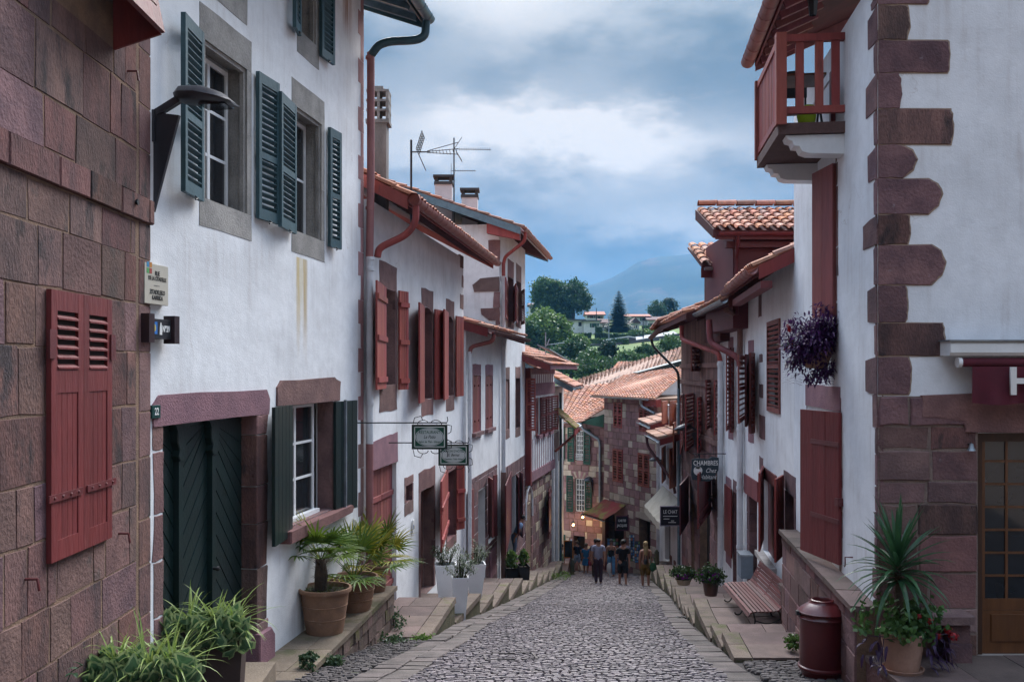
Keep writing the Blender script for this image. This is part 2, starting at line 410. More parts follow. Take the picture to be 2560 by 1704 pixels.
def courses(fac, root, u0, u1, z0, z1, m, ch=0.014, rows=None, rh=(0.28, 0.42), bw=(0.35, 0.8), gap=0.012, th=0.03, holes=(), name='stone_block', rng=RNG, d=0.0, jit=0.006, mats=None, tv=.008):
 """coursed masonry, every block a part standing proud of its joints; blocks are cut round the openings"""
 o = fac.o; z = z0; n = 0
 while z < z1 - 0.05:
  hgt = min(rng.uniform(*rh), z1 - z)
  if z1 - (z + hgt) < 0.1: hgt = z1 - z
  u = u0
  while u < u1 - 0.02:
   w = min(rng.uniform(*bw), u1 - u)
   if u1 - (u + w) < 0.12: w = u1 - u
   segs = [(u, u + w, z, z + hgt)]
   for hh in holes:
    ns = []
    for a, b, c, e in segs:
     if b <= hh[0] or a >= hh[1] or e <= hh[2] or c >= hh[3]: ns.append((a, b, c, e)); continue
     if a < hh[0]: ns.append((a, hh[0], c, e))
     if b > hh[1]: ns.append((hh[1], b, c, e))
     ca, cb = max(a, hh[0]), min(b, hh[1])
     if c < hh[2]: ns.append((ca, cb, c, hh[2]))
     if e > hh[3]: ns.append((ca, cb, hh[3], e))
    segs = ns
   for a, b, c, e in segs:
    if b - a < 0.04 or e - c < 0.04: continue
    t = th + rng.uniform(-tv, tv)
    MB().block(a + gap / 2, b - gap / 2, c + gap / 2, e - gap / 2, o * (d - 0.06), o * (d + t), ch, jit, rng).obj(name, mats[rng.randrange(len(mats))] if mats else m, root); n += 1
   u += w
  z += hgt
 return n
def tile_patch(mb, P0, P1, P2, P3, tw=0.24, tl=0.36, seg=4, rng=RNG, rad=None, jit=0.012):
 """rows of half-round canal tiles over the roof patch P0-P1 (eave) to P3-P2 (upper edge)"""
 P0, P1, P2, P3 = map(Vector, (P0, P1, P2, P3))
 nu = max(1, int(round(((P1 - P0).length + (P2 - P3).length) / 2 / tw))); nv = max(1, int(round(((P3 - P0).length + (P2 - P1).length) / 2 / tl)))
 nrm = (P1 - P0).cross(P3 - P0).normalized()
 if nrm.z < 0: nrm = -nrm
 S = lambda s, t: (P0 * (1 - s) + P1 * s) * (1 - t) + (P3 * (1 - s) + P2 * s) * t
 out = []
 for i in range(nu):
  for j in range(nv):
   s0, s1 = i / nu, (i + 1) / nu; t0, t1 = j / nv, min(1.0, (j + 1.12) / nv)
   a, b, c, d = S(s0, t0), S(s1, t0), S(s1, t1), S(s0, t1)
   w = (b - a).length; r = rad or w * 0.46; k = rng.uniform(-jit, jit); vs = []
   for (l, rr, lift, sc_) in ((a, b, 0.035 + k, 1.0), (d, c, 0.004, 0.86)):
    mid = (l + rr) / 2 + nrm * lift; e = (rr - l).normalized()
    for q in range(seg + 1):
     th = pi * q / seg; vs.append(mid - e * (cos(th) * r * sc_) + nrm * (sin(th) * r * 0.75 * sc_))
   fs = [(q, q + 1, seg + 2 + q, seg + 1 + q) for q in range(seg)]
   # thickness of the lower lip
   o = len(vs); mid = (a + b) / 2 + nrm * (0.035 + k); e = (b - a).normalized()
   for q in range(seg + 1):
    th = pi * q / seg; vs.append(mid - e * (cos(th) * (r - .018)) + nrm * (sin(th) * (r * .75 - .018)))
   fs += [(q, o + q, o + q + 1, q + 1) for q in range(seg)]
   if mb is None: out.append(MB().add(vs, fs))
   else: mb.add(vs, fs)
 if mb is not None:  # bed below the tiles
  mb.quad(P0, P1, P2, P3);
 return out
# ------------------------------------------------------------------ palette
def stucco(name, base=(0.80, 0.81, 0.83), dirt=(0.42, 0.37, 0.36), rust=None, low=None):
 """lime plaster: near white, faint streaks and grime, trowel relief"""
 m = bpy.data.materials.new(name); m.use_nodes = True; MATS[name] = m
 N = NT(m.node_tree); b = N.n['Principled BSDF']; tc = N.add('ShaderNodeTexCoord').outputs['Object']
 a = N.noise(tc, 0.9, 5, 0.6); st = N.noise(N.mapv(tc, (5, 5, 0.35)), 2.0, 5, 0.6); f = N.noise(tc, 55, 3, 0.6); md = N.noise(N.mapv(tc, (2.2, 2.2, 3.4)), 2.2, 4, 0.6)
 c = N.mix(N.math('MULTIPLY', N.ramp(a, 0.35, 0.68), 0.65), C4(base), C4(tuple(x * 0.78 for x in base)))
 k = N.math('MULTIPLY', N.ramp(N.math('MULTIPLY', N.math('ADD', st, a), 0.5), 0.50, 0.70), 0.42)
 c = N.mix(k, c, C4(dirt))
 wv = N.add('ShaderNodeVectorMath', {'operation': 'ADD'}); N.l.new(tc, wv.inputs[0]); nz = N.add('ShaderNodeTexNoise', Scale=2.5, Detail=4); N.l.new(tc, nz.inputs['Vector']); N.l.new(nz.outputs['Color'], wv.inputs[1])
 vo = N.add('ShaderNodeTexVoronoi', {'feature': 'DISTANCE_TO_EDGE'}, Scale=0.75); N.l.new(wv.outputs[0], vo.inputs['Vector'])
 crk = N.math('MULTIPLY', N.ramp(vo.outputs[0], 0.006, 0.001), N.ramp(N.noise(tc, 0.7, 2), 0.54, 0.62)); c = N.mix(N.math('MULTIPLY', crk, 0.5), c, C4(dirt))
 sp = N.noise(tc, 9.0, 6, 0.7); c = N.mix(N.math('MULTIPLY', N.ramp(sp, 0.70, 0.76), 0.45), c, C4(dirt))
 c = N.mix(N.math('MULTIPLY', N.ramp(N.noise(tc, 4.5, 7, 0.7), 0.42, 0.62), 0.30), c, C4(tuple(x * 0.76 for x in base)))
 sep = N.add('ShaderNodeSeparateXYZ', Vector=tc).outputs
 for (u, hw, zt, zb, cc, amt) in (rust or []):
  wob = N.math('ADD', sep[0], N.math('MULTIPLY', N.math('SUBTRACT', md, 0.5), 0.05))
  d = N.math('ABSOLUTE', N.math('SUBTRACT', wob, u))
  mk = N.math('MULTIPLY', N.ramp(d, hw, hw * 0.25), N.math('MULTIPLY', N.ramp(sep[2], zb, zt - 0.3), N.math('LESS_THAN', sep[2], zt)))
  mk = N.math('MULTIPLY', mk, N.math('MULTIPLY', N.ramp(st, 0.2, 0.6), amt))
  c = N.mix(mk, c, C4(cc))
 N.l.new(c, b.inputs['Base Color']); b.inputs['Roughness'].default_value = 0.9; b.inputs['Specular IOR Level'].default_value = 0.15
 bp = N.add('ShaderNodeBump', Strength=0.42, Distance=0.012, Height=N.math('ADD', N.math('MULTIPLY', f, 0.7), N.math('ADD', N.math('MULTIPLY', md, 1.1), N.math('MULTIPLY', a, 2.5))))
 N.l.new(bp.outputs[0], b.inputs['Normal'])
 return m
STUCCO = stucco('lime_plaster')
STUCCO_R = stucco('lime_plaster_cool', (0.78, 0.80, 0.84))
ASHLAR = mat('dark_sandstone', (0.172, 0.088, 0.077), (0.090, 0.050, 0.049), rough=0.9, scale=2.6, bump=0.8, bscale=34, rnd=0.28, hue=0.012, sat=0.15, fine=0.5, stretch=(1.5, 1.5, .7),
    patch=(0.036, 0.027, 0.029), patch_lo=0.52, patch_hi=0.68, pscale=2.0)
MORTAR = mat('ochre_mortar', (0.24, 0.150, 0.100), (0.15, 0.098, 0.072), rough=0.95, scale=5, bump=0.6, bscale=60, fine=0.3)
PINKSTONE = mat('pink_sandstone', (0.225, 0.125, 0.116), (0.145, 0.080, 0.079), rough=0.9, scale=2.5, bump=0.6, bscale=34, rnd=0.25, hue=0.012, sat=0.15, fine=0.3,
    patch=(0.085, 0.055, 0.058), patch_lo=0.60, patch_hi=0.76, pscale=1.6)
PURPLESTONE = mat('purple_sandstone', (0.185, 0.100, 0.102), (0.105, 0.058, 0.066), rough=0.9, scale=3.2, bump=0.7, bscale=30, rnd=0.22, hue=0.012, fine=0.3,
      patch=(0.22, 0.18, 0.20), patch_lo=0.64, patch_hi=0.76, pscale=7.0)
MAUVE = mat('painted_mauve_stone', (0.27, 0.140, 0.165), (0.20, 0.105, 0.130), rough=0.9, scale=3.0, bump=0.6, bscale=45, rnd=0.08, fine=0.2)
GREYSTONE = mat('grey_sandstone', (0.34, 0.32, 0.30), (0.22, 0.21, 0.20), rough=0.9, scale=2.6, bump=0.5, bscale=40, rnd=0.12, fine=0.3,
    patch=(0.10, 0.10, 0.10), patch_lo=0.60, patch_hi=0.78, pscale=2.2)
CREAMSTONE = mat('cream_sandstone', (0.46, 0.37, 0.27), (0.34, 0.27, 0.20), rough=0.9, scale=3, bump=0.5, bscale=30, rnd=0.2, hue=0.01, fine=0.25)
COBBLE = mat('cobble_stone', (0.165, 0.136, 0.145), (0.082, 0.067, 0.074), rough=0.55, scale=6, bump=0.5, bscale=45, rnd=0.38, hue=0.02, fine=0.25, isl=True, spec=0.4)
SETT = mat('dark_sett', (0.10, 0.084, 0.084), (0.06, 0.051, 0.051), rough=0.75, scale=6, bump=0.6, bscale=45, rnd=0.35, fine=0.25, isl=True, patch=(0.07, 0.085, 0.03), patch_lo=0.60, patch_hi=0.75, pscale=3)
BED = mat('cobble_joint_earth', (0.060, 0.052, 0.050), (0.04, 0.034, 0.034), rough=0.95, scale=8, bump=0.5, bscale=60, patch=(0.05, 0.065, 0.02), patch_lo=0.62, patch_hi=0.75, pscale=1.2)
FLAG = mat('gutter_flag', (0.120, 0.098, 0.092), (0.066, 0.054, 0.051), rough=0.8, scale=3, bump=0.6, bscale=35, rnd=0.25, hue=0.012, fine=0.25, patch=(0.10, 0.105, 0.04), patch_lo=0.66, patch_hi=0.8, pscale=2.5)
PAVING = mat('paving_slab', (0.155, 0.106, 0.094), (0.098, 0.068, 0.060), rough=0.8, scale=2.5, bump=0.4, bscale=40, rnd=0.28, hue=0.012, fine=0.2, patch=(0.13, 0.10, 0.085), patch_lo=0.6, patch_hi=0.8, pscale=2.0)
KERB = mat('kerb_stone', (0.165, 0.125, 0.098), (0.11, 0.082, 0.066), rough=0.85, scale=3, bump=0.6, bscale=40, rnd=0.15, fine=0.25, patch=(0.085, 0.085, 0.03), patch_lo=0.50, patch_hi=0.70, pscale=2.6)
MOSSY = mat('mossy_riser', (0.12, 0.105, 0.065), (0.07, 0.068, 0.035), rough=0.95, scale=4, bump=0.7, bscale=40, fine=0.3, stretch=(3, 3, 0.7))
REDWOOD = mat('oxblood_paint', (0.170, 0.030, 0.030), (0.125, 0.022, 0.023), rough=0.52, scale=3, bump=0.4, bscale=22, rnd=0.14, stretch=(1, 1, 0.2), fine=0.28, patch=(0.205, 0.052, 0.048), patch_lo=0.62, patch_hi=0.74, pscale=4)
REDWOOD2 = mat('brick_red_paint', (0.330, 0.072, 0.060), (0.240, 0.050, 0.045), rough=0.55, scale=3, bump=0.3, bscale=26, rnd=0.16, hue=0.008, stretch=(1, 1, 0.2), fine=0.2, patch=(0.15, 0.04, 0.04), patch_lo=0.6, patch_hi=0.75, pscale=4)
REDWOOD3 = mat('faded_red_paint', (0.235, 0.066, 0.062), (0.17, 0.046, 0.046), rough=0.6, scale=3, bump=0.3, bscale=26, rnd=0.2, hue=0.01, stretch=(1, 1, 0.2), fine=0.2)
DEEPRED = mat('deep_red_paint', (0.115, 0.020, 0.028), (0.090, 0.016, 0.022), rough=0.5, scale=3, bump=0.2, bscale=26, rnd=0.1, stretch=(1, 1, 0.2), fine=0.12)
TEAL = mat('slate_teal_paint', (0.048, 0.098, 0.115), (0.036, 0.076, 0.090), rough=0.5, scale=3, bump=0.2, bscale=26, rnd=0.08, fine=0.12)
DKGREEN = mat('bottle_green_paint', (0.009, 0.024, 0.023), (0.007, 0.018, 0.018), rough=0.38, scale=3, bump=0.2, bscale=26, rnd=0.1, fine=0.12, spec=0.5)
GREEN = mat('village_green_paint', (0.016, 0.085, 0.058), (0.012, 0.060, 0.042), rough=0.55, scale=3, bump=0.2, bscale=26, rnd=0.1, fine=0.15)
WHITEPAINT = mat('white_gloss_paint', (0.74, 0.75, 0.76), rough=0.4, var=0.05, scale=4, bump=0.1, bscale=30, fine=0.05)
GLASS = mat('dark_window_glass', (0.020, 0.022, 0.026), rough=0.06, var=0.2, scale=1.5, bump=0.03, bscale=3, spec=0.6)
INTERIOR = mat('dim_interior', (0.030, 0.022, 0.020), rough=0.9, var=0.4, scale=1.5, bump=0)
IRON = mat('black_iron', (0.016, 0.016, 0.018), rough=0.5, var=0.2, bump=0.2, bscale=60, spec=0.5)
REDIRON = mat('red_painted_iron', (0.13, 0.026, 0.028), rough=0.42, var=0.15, bump=0.2, bscale=60, spec=0.5)
ZINC = mat('weathered_zinc', (0.30, 0.34, 0.38), (0.22, 0.25, 0.29), rough=0.42, metal=0.6, scale=5, bump=0.15, bscale=30, fine=0.12)
BLUEZINC = mat('blue_grey_zinc', (0.16, 0.24, 0.29), (0.12, 0.18, 0.22), rough=0.4, metal=0.4, scale=5, bump=0.15, bscale=30, fine=0.12)
GUTTERTEAL = mat('teal_gutter_paint', (0.045, 0.095, 0.110), (0.035, 0.07, 0.085), rough=0.4, metal=0.2, scale=5, bump=0.1, bscale=30, fine=0.1)
PIPEPINK = mat('pink_pipe_paint', (0.33, 0.145, 0.140), (0.27, 0.115, 0.115), rough=0.5, scale=3, bump=0.15, bscale=30, fine=0.12)
GUTTERPINK = mat('rose_gutter_paint', (0.30, 0.110, 0.100), (0.22, 0.080, 0.075), rough=0.5, scale=4, bump=0.2, bscale=30, fine=0.15)
PIPEWHITE = mat('white_pipe_paint', (0.66, 0.67, 0.70), (0.56, 0.57, 0.60), rough=0.5, scale=3, bump=0.1, bscale=30, fine=0.06)
TILE = mat('canal_tile', (0.40, 0.185, 0.120), (0.27, 0.125, 0.088), rough=0.88, scale=4, bump=0.4, bscale=40, rnd=0.32, hue=0.010, sat=0.20, fine=0.25, isl=True, patch=(0.14, 0.11, 0.085), patch_lo=0.56, patch_hi=0.70, pscale=5)
TILEFAR = mat('orange_canal_tile', (0.43, 0.205, 0.135), (0.31, 0.145, 0.100), rough=0.88, scale=1.2, bump=0.3, bscale=20, rnd=0.26, hue=0.008, sat=0.18, fine=0.2, isl=True, patch=(0.20, 0.135, 0.105), patch_lo=0.55, patch_hi=0.72, pscale=1.0)
TILEDARK = mat('weathered_canal_tile', (0.42, 0.235, 0.170), (0.28, 0.155, 0.115), rough=0.9, scale=1.2, bump=0.3, bscale=20, rnd=0.26, hue=0.008, sat=0.18, fine=0.2, isl=True, patch=(0.17, 0.125, 0.10), patch_lo=0.5, patch_hi=0.66, pscale=1.0)
TILEMOSS = mat('mossy_canal_tile', (0.28, 0.17, 0.10), (0.16, 0.13, 0.06), rough=0.92, scale=2, bump=0.4, bscale=30, rnd=0.3, isl=True, fine=0.2, patch=(0.20, 0.19, 0.03), patch_lo=0.45, patch_hi=0.6, pscale=2)
TERRACOTTA = mat('terracotta', (0.270, 0.150, 0.092), (0.185, 0.105, 0.068), rough=0.85, scale=4, bump=0.25, bscale=50, rnd=0.1, fine=0.15, patch=(0.33, 0.24, 0.18), patch_lo=0.60, patch_hi=0.8, pscale=3)
TERRACOTTA2 = mat('pale_terracotta', (0.40, 0.235, 0.175), (0.31, 0.18, 0.135), rough=0.85, scale=4, bump=0.2, bscale=50, fine=0.15, patch=(0.45, 0.34, 0.28), patch_lo=0.55, patch_hi=0.8, pscale=4)
SOIL = mat('potting_soil', (0.035, 0.026, 0.018), rough=0.95, var=0.4, scale=12, bump=0.8, bscale=60, fine=0.4)
BARK = mat('bark', (0.085, 0.060, 0.042), (0.05, 0.036, 0.027), rough=0.95, scale=10, bump=0.8, bscale=40, fine=0.4)
BROWNWOOD = mat('weathered_oxblood_timber', (0.24, 0.130, 0.112), (0.150, 0.080, 0.070), rough=0.85, scale=3, bump=0.5, bscale=30, rnd=0.22, fine=0.3, stretch=(2.5, 2.5, 0.35))
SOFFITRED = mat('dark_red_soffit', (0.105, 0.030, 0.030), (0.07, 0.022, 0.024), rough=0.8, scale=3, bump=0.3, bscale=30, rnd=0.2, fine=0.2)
OAK = mat('varnished_oak', (0.13, 0.052, 0.020), (0.09, 0.035, 0.014), rough=0.4, scale=3, bump=0.2, bscale=30, stretch=(3, 3, 0.3), rnd=0.1, fine=0.2)
WHITE = mat('white_lettering', (0.78, 0.78, 0.76), rough=0.6, var=0.04, bump=0)
BLACKTXT = mat('black_lettering', (0.02, 0.02, 0.02), rough=0.6, var=0.04, bump=0)
# ------------------------------------------------------------------ ground, far hill, mountain, haze
def lerp_pts(pts, t):
 if t <= pts[0][0]: return pts[0][1]
 for (a, b), (c, d) in zip(pts, pts[1:]):
  if t <= c: return b + (d - b) * (t - a) / (c - a)
 return pts[-1][1]
HILLPROF = [(-60, 8.0), (0, -0.6), (52, -9.9), (64, -11.5), (100, -16), (135, -14), (165, -6), (190, 4.0), (205, 6.3), (215, 7.2), (235, 9.4), (252, 11.2), (272, 14.6), (295, 17.0), (325, 18.4), (420, 16), (700, 6), (2000, 4), (6500, 4)]
def ground_z(x, y):
 z = lerp_pts(HILLPROF, y)
 if y > 140: z += mnoise.noise((x * 0.02, y * 0.02, 3.3)) * 1.2 * min(1, (y - 140) / 40)
 if y > 150: z += -0.00002 * (x - 30) ** 2
 return z
def meadow_mat():
 m = mat('meadow', (0.100, 0.150, 0.032), (0.060, 0.105, 0.026), rough=0.95, scale=0.08, bump=0.4, bscale=1.5, fine=0.35, patch=(0.16, 0.155, 0.05), patch_lo=0.55, patch_hi=0.7, pscale=0.05)
 N = NT(m.node_tree); b = N.n['Principled BSDF']; lk = b.inputs['Base Color'].links[0].from_socket
 y = N.add('ShaderNodeSeparateXYZ', Vector=N.add('ShaderNodeTexCoord').outputs['Object']).outputs[1]
 N.l.new(N.mix(N.ramp(y, 75.0, 100.0), C4((0.17, 0.135, 0.115)), lk), b.inputs['Base Color'])   # paved town below, meadow beyond
 return m
def make_ground():
 xs = [-3600, -2000, -1000, -500, -300, -200] + [-150 + 10 * i for i in range(31)] + [200, 300, 500, 1000, 2000, 3600]
 ys = [-60, -30, 0, 15, 30, 45, 52, 58, 64, 75, 90, 110] + [135 + 6 * i for i in range(34)] + [360, 420, 560, 700, 1100, 2000, 3200, 5000, 6500]
 v = [(x, y, ground_z(x, y)) for y in ys for x in xs]; w = len(xs); f = []
 for j in range(len(ys) - 1):
  for i in range(w - 1): f.append((j * w + i, j * w + i + 1, (j + 1) * w + i + 1, (j + 1) * w + i))
 m = meadow_mat() if True else mat('meadow', (0.100, 0.150, 0.032), (0.060, 0.105, 0.026), rough=0.95, scale=0.08, bump=0.4, bscale=1.5, fine=0.35, patch=(0.16, 0.155, 0.05), patch_lo=0.55, patch_hi=0.7, pscale=0.05)
 o = MB().add(v, f).obj('ground', m, smooth=True); struct(o)
make_ground()
def make_mountain():
 ridge = [(-3000, 90), (-1400, 120), (-500, 170), (44, 235), (150, 262), (292, 318), (380, 352), (467, 398), (520, 415), (554, 419), (671, 434), (850, 452), (1050, 468), (1500, 430), (2200, 300), (3200, 160)]
 nx, ny = 130, 34; v = []; f = []
 for j in range(ny):
  t = j / (ny - 1); y = 2350 + t * 2500
  for i in range(nx):
   x = -2800 + 6000 * i / (nx - 1)
   prof = max(0.0, 1 - abs((y - 3500) / (1150 if y < 3500 else 1350))) ** 1.1
   xs = x * 3500 / y if y < 3500 else x
   z = lerp_pts(ridge, xs) * prof
   z += mnoise.fractal((x * 0.004, y * 0.004, 1.0), 1.0, 2.0, 5) * 55 * min(1, prof * 2) * (0.35 + 0.65 * (1 - prof))
   v.append((x, y, z + 2))
 for j in range(ny - 1):
  for i in range(nx - 1): f.append((j * nx + i, j * nx + i + 1, (j + 1) * nx + i + 1, (j + 1) * nx + i))
 m = mat('mountain_slope', (0.006, 0.018, 0.012), (0.017, 0.032, 0.018), rough=0.95, scale=0.010, bump=0, bscale=0.06, fine=0.5, patch=(0.045, 0.036, 0.024), patch_lo=0.60, patch_hi=0.66, pscale=0.0060)
 struct(MB().add(v, f).obj('mountain', m, smooth=True))
make_mountain()
def make_haze():
 m = bpy.data.materials.new('valley_haze'); m.use_nodes = True; N = NT(m.node_tree); N.n.clear()
 pv = N.add('ShaderNodeVolumePrincipled', Color=C4((0.11, 0.38, 0.74)), Density=HAZE, Anisotropy=0.1)
 out = N.add('ShaderNodeOutputMaterial'); N.l.new(pv.outputs[0], out.inputs['Volume'])
 o = MB().box(-3700, 3700, -70, 6600, -20, 520).obj('haze', m); stuff(o)
 tag(o, 'pale blue haze filling the valley', 'haze')
HAZE = 0.00017
make_haze()
# ------------------------------------------------------------------ street
KL = [(4, -2.75), (11, -1.93), (15.7, -1.35), (18.4, -1.09), (21, -0.65), (27.7, 0.31), (32.4, 0.89), (36.5, 1.43), (41, 2.05), (47, 2.9), (52, 3.4)]
KR = [(4, 2.45), (11, 2.9), (13.0, 3.0), (14.8, 3.16), (17.1, 3.33), (21.2, 3.74), (27, 4.46), (33, 5.0), (39.8, 5.65), (44, 5.95), (52, 6.3)]
kl = lambda y: lerp_pts(KL, y); kr = lambda y: lerp_pts(KR, y)
TERR = lambda y: -1.99 + 0.11 * (y - 16.4)      # front edge of the left terrace
def make_street():
 v = []; f = []; ys = [-4 + 1.0 * i for i in range(57)]
 for i, y in enumerate(ys):
  v += [(-6.5 if y < 46 else -2, y, g(y) - 0.035), (8.5, y, g(y) - 0.035)]
  if i: f.append((2 * i - 2, 2 * i - 1, 2 * i + 1, 2 * i))
 road = struct(MB().add(v, f).obj('road', BED))
 rng = random.Random(11)
 # cobbles: staggered wavy rows, each stone a low chamfered block
 stones = []
 def field(xa, xb, y0, y1, w, l, keep):
  y = y0; row = 0
  while y < y1:
   s = 1.0 if y < 24 else 1.35
   ll = l * s * rng.uniform(0.85, 1.15); x = xa(y) + (row % 2) * w * 0.5 * s + rng.uniform(-.03, .03)
   while x < xb(y):
    ww = w * s * rng.uniform(0.7, 1.35)
    yy = y + 0.10 * sin(x * 1.7 + y * 0.45) + 0.05 * sin(x * 4.1 - y) + rng.uniform(-.012, .012)
    if x + ww / 2 < xb(y) + 0.03: keep.append((x + ww / 2, yy + ll / 2, ww - 0.016, ll - 0.014, rng.uniform(-.22, .22), rng.uniform(-0.008, 0.010)))
    x += ww
   y += ll; row += 1
 band_l, band_r = (lambda y: 0.74 - 0.006 * y), (lambda y: 0.42)
 field(lambda y: kl(y) + band_l(y), lambda y: kr(y) - band_r(y), 9.6, 47.5, 0.108, 0.080, stones)
 setts = []
 field(lambda y: max(TERR(y), -3.2), lambda y: kl(y) - 0.02, 9.5, 16.2, 0.11, 0.085, setts)
 field(lambda y: kr(y) + 0.05, lambda y: 4.05 if y > 10.3 else 2.9, 9.6, 12.9, 0.125, 0.09, setts)
 def stone_geo(mb, x, y, w, l, a, dz, zz):
  pts = []
  for (s, h, k) in ((1.0, -0.06, 0), (1.0, 0.004, 0), (0.80, 0.022, 0)):
   for (sx, sy) in ((-1, -1), (1, -1), (1, 1), (-1, 1)):
    q = 1 + rng.uniform(-.13, .13) * (h > -0.05)
    dx, dy = sx * w / 2 * s * q, sy * l / 2 * s * q
    X, Y = x + dx * cos(a) - dy * sin(a), y + dx * sin(a) + dy * cos(a)
    pts.append((X, Y, zz - 0.174 * (Y - y) + h + dz))
  mb.add(pts, [(8, 9, 10, 11), (0, 1, 5, 4), (1, 2, 6, 5), (2, 3, 7, 6), (3, 0, 4, 7), (4, 5, 9, 8), (5, 6, 10, 9), (6, 7, 11, 10), (7, 4, 8, 11)])
 vis = sorted([s for s in stones if s[1] > 10.75 and -1.05 < s[0] < 2.6], key=lambda s: s[1])[:300]; near = set(vis)
 for (x, y, w, l, a, dz) in vis:
  mb = MB(); stone_geo(mb, 0, 0, w, l, a, dz, 0); mb.obj('cobblestone', COBBLE, road, loc=(x, y, g(y) - 0.012))
 mb = MB()
 for s in stones:
  if s in near: continue
  stone_geo(mb, *s[:6], g(s[1]) - 0.012)
 stuff(mb.obj('cobbles', COBBLE, road))
 mb = MB()
 for s in setts: stone_geo(mb, *s[:6], g(s[1]) - 0.016)
 stuff(mb.obj('setts', SETT, road))
 # gutter flags along both kerbs, each its own stone
 def flags(xa, wid, y0, y1, rows, ln):
  for r in range(rows):
   y = y0 + rng.uniform(0, .2)
   while y < y1:
    L = rng.uniform(*ln) * (1.0 if y < 25 else 1.4); w = wid(y) / rows
    xs = [xa(y) + r * w + 0.008, xa(y) + (r + 1) * w - 0.008, xa(y + L) + (r + 1) * w - 0.008, xa(y + L) + r * w + 0.008]
    ysn = [y + 0.008, y + 0.008, y + L - 0.008, y + L - 0.008]
    yc = y + L / 2; mb = MB(); dz = rng.uniform(-.010, .012); pts = []
    for (h, ins) in ((-0.08, 0), (0.004, 0), (0.016, 0.016)):
     for i in range(4):
      sx = 1 if i in (0, 3) else -1; sy = 1 if i < 2 else -1
      X = xs[i] + sx * ins + rng.uniform(-.012, .012); Y = ysn[i] + sy * ins + rng.uniform(-.012, .012)
      pts.append((X - xs[0], Y - yc, -0.174 * (Y - yc) + h + dz))
    mb.add(pts, [(8, 9, 10, 11), (0, 1, 5, 4), (1, 2, 6, 5), (2, 3, 7, 6), (3, 0, 4, 7), (4, 5, 9, 8), (5, 6, 10, 9), (6, 7, 11, 10), (7, 4, 8, 11)])
    mb.obj('gutter_flag', FLAG, road, loc=(xs[0], yc, g(yc) - 0.008)); y += L
 flags(kl, lambda y: 0.74 - 0.006 * y, 9.6, 46, 2, (0.28, 0.55))
 flags(lambda y: kr(y) - 0.42, lambda y: 0.4, 9.6, 46, 1, (0.4, 0.75))
 # drain grate
 d = thing('drain_grate', 'small dark slotted drain grate by the right kerb', 'drain', (3.72, 20.0, g(20.0) + 0.012)); d.rotation_euler = (-atan2(0.174, 1), 0, 0)
 MB().box(-0.3, 0.3, -0.16, 0.16, -0.03, 0.0).obj('frame', IRON, d)
 for i in range(7): MB().box(-0.26 + i * 0.08, -0.22 + i * 0.08, -0.13, 0.13, 0.0, 0.012).obj('bar', FLAG, d)
 # shallow patch cover in the road
 c = thing('cover_plate', 'square cobbled inspection cover with steel rim in the road', 'manhole cover', (-0.03, 13.3, g(13.3) + 0.016), 0.0); c.rotation_euler = (-atan2(0.174, 1), 0, 0.08)
 rim = MB()
 for a, b, p, q in ((-.36, .36, -.36, -.33), (-.36, .36, .33, .36), (-.36, -.33, -.33, .33), (.33, .36, -.33, .33)): rim.box(a, b, p, q, -0.03, 0.008)
 rim.obj('rim', SETT, c)
 return road
make_street()
def terraces(name, ys, edge, wallx, label_side, lift=0.03, flip=1):
 """stepped pavement: level treads between wall and kerb, each dropping to the next"""
 rng = random.Random(5 if flip > 0 else 6)
 body = MB()
 for a, b in zip(ys, ys[1:]):
  z = g(a) + lift; zl = g(b) - 0.4
  xa0, xa1, xb0, xb1 = edge(a), wallx(a) + flip * 0.25, edge(b), wallx(b) + flip * 0.25
  body.hexa([(xa0 + flip * .03, a + .005, zl), (xa1, a + .005, zl), (xb1, b - .005, zl), (xb0 + flip * .03, b - .005, zl), (xa0 + flip * .03, a + .005, z - .03), (xa1, a + .005, z - .03), (xb1, b - .005, z - .03), (xb0 + flip * .03, b - .005, z - .03)])
 pav = struct(body.obj(name, MOSSY))
 for a, b in zip(ys, ys[1:]):
  z = g(a) + lift; n = max(1, int(round((b - a) / 0.75))); kw = 0.26
  X = lambda y, s: (edge(y) + flip * kw) * (1 - s) + (wallx(y) + flip * 0.2) * s
  for i in range(n):
   y0, y1 = a + (b - a) * i / n, a + (b - a) * (i + 1) / n
   # kerb stone
   q = [edge(y0), edge(y0) + flip * (kw - .01), edge(y1) + flip * (kw - .01), edge(y1)]
   j = rng.uniform(-.004, .006)
   MB().hexa([(q[0], y0 + .006, z - .10), (q[1], y0 + .006, z - .10), (q[2], y1 - .006, z - .10), (q[3], y1 - .006, z - .10), (q[0] + flip * .01, y0 + .006, z + j), (q[1], y0 + .006, z + j), (q[2], y1 - .006, z + j), (q[3] + flip * .01, y1 - .006, z + j)]).obj('kerb_stone', KERB, pav)
   ss = [0.0, rng.uniform(.35, .65), 1.0] if abs(X(y0, 1) - X(y0, 0)) > 0.6 else [0.0, 1.0]
   for s0, s1 in zip(ss, ss[1:]):
    j = rng.uniform(-.004, .004); e = .005 * flip
    MB().hexa([(X(y0, s0) + e, y0 + .005, z - .05), (X(y0, s1) - e, y0 + .005, z - .05), (X(y1, s1) - e, y1 - .005, z - .05), (X(y1, s0) + e, y1 - .005, z - .05),
         (X(y0, s0) + e, y0 + .005, z + j), (X(y0, s1) - e, y0 + .005, z + j), (X(y1, s1) - e, y1 - .005, z + j), (X(y1, s0) + e, y1 - .005, z + j)]).obj('paving_slab', PAVING, pav)
 return pav
WL = lambda y: -2.45 + 0.133 * (y - 16.5) if y < 25.2 else (-1.21 + 0.15 * (y - 25.2) if y < 36.6 else 0.5 + 0.21 * (y - 36.6))
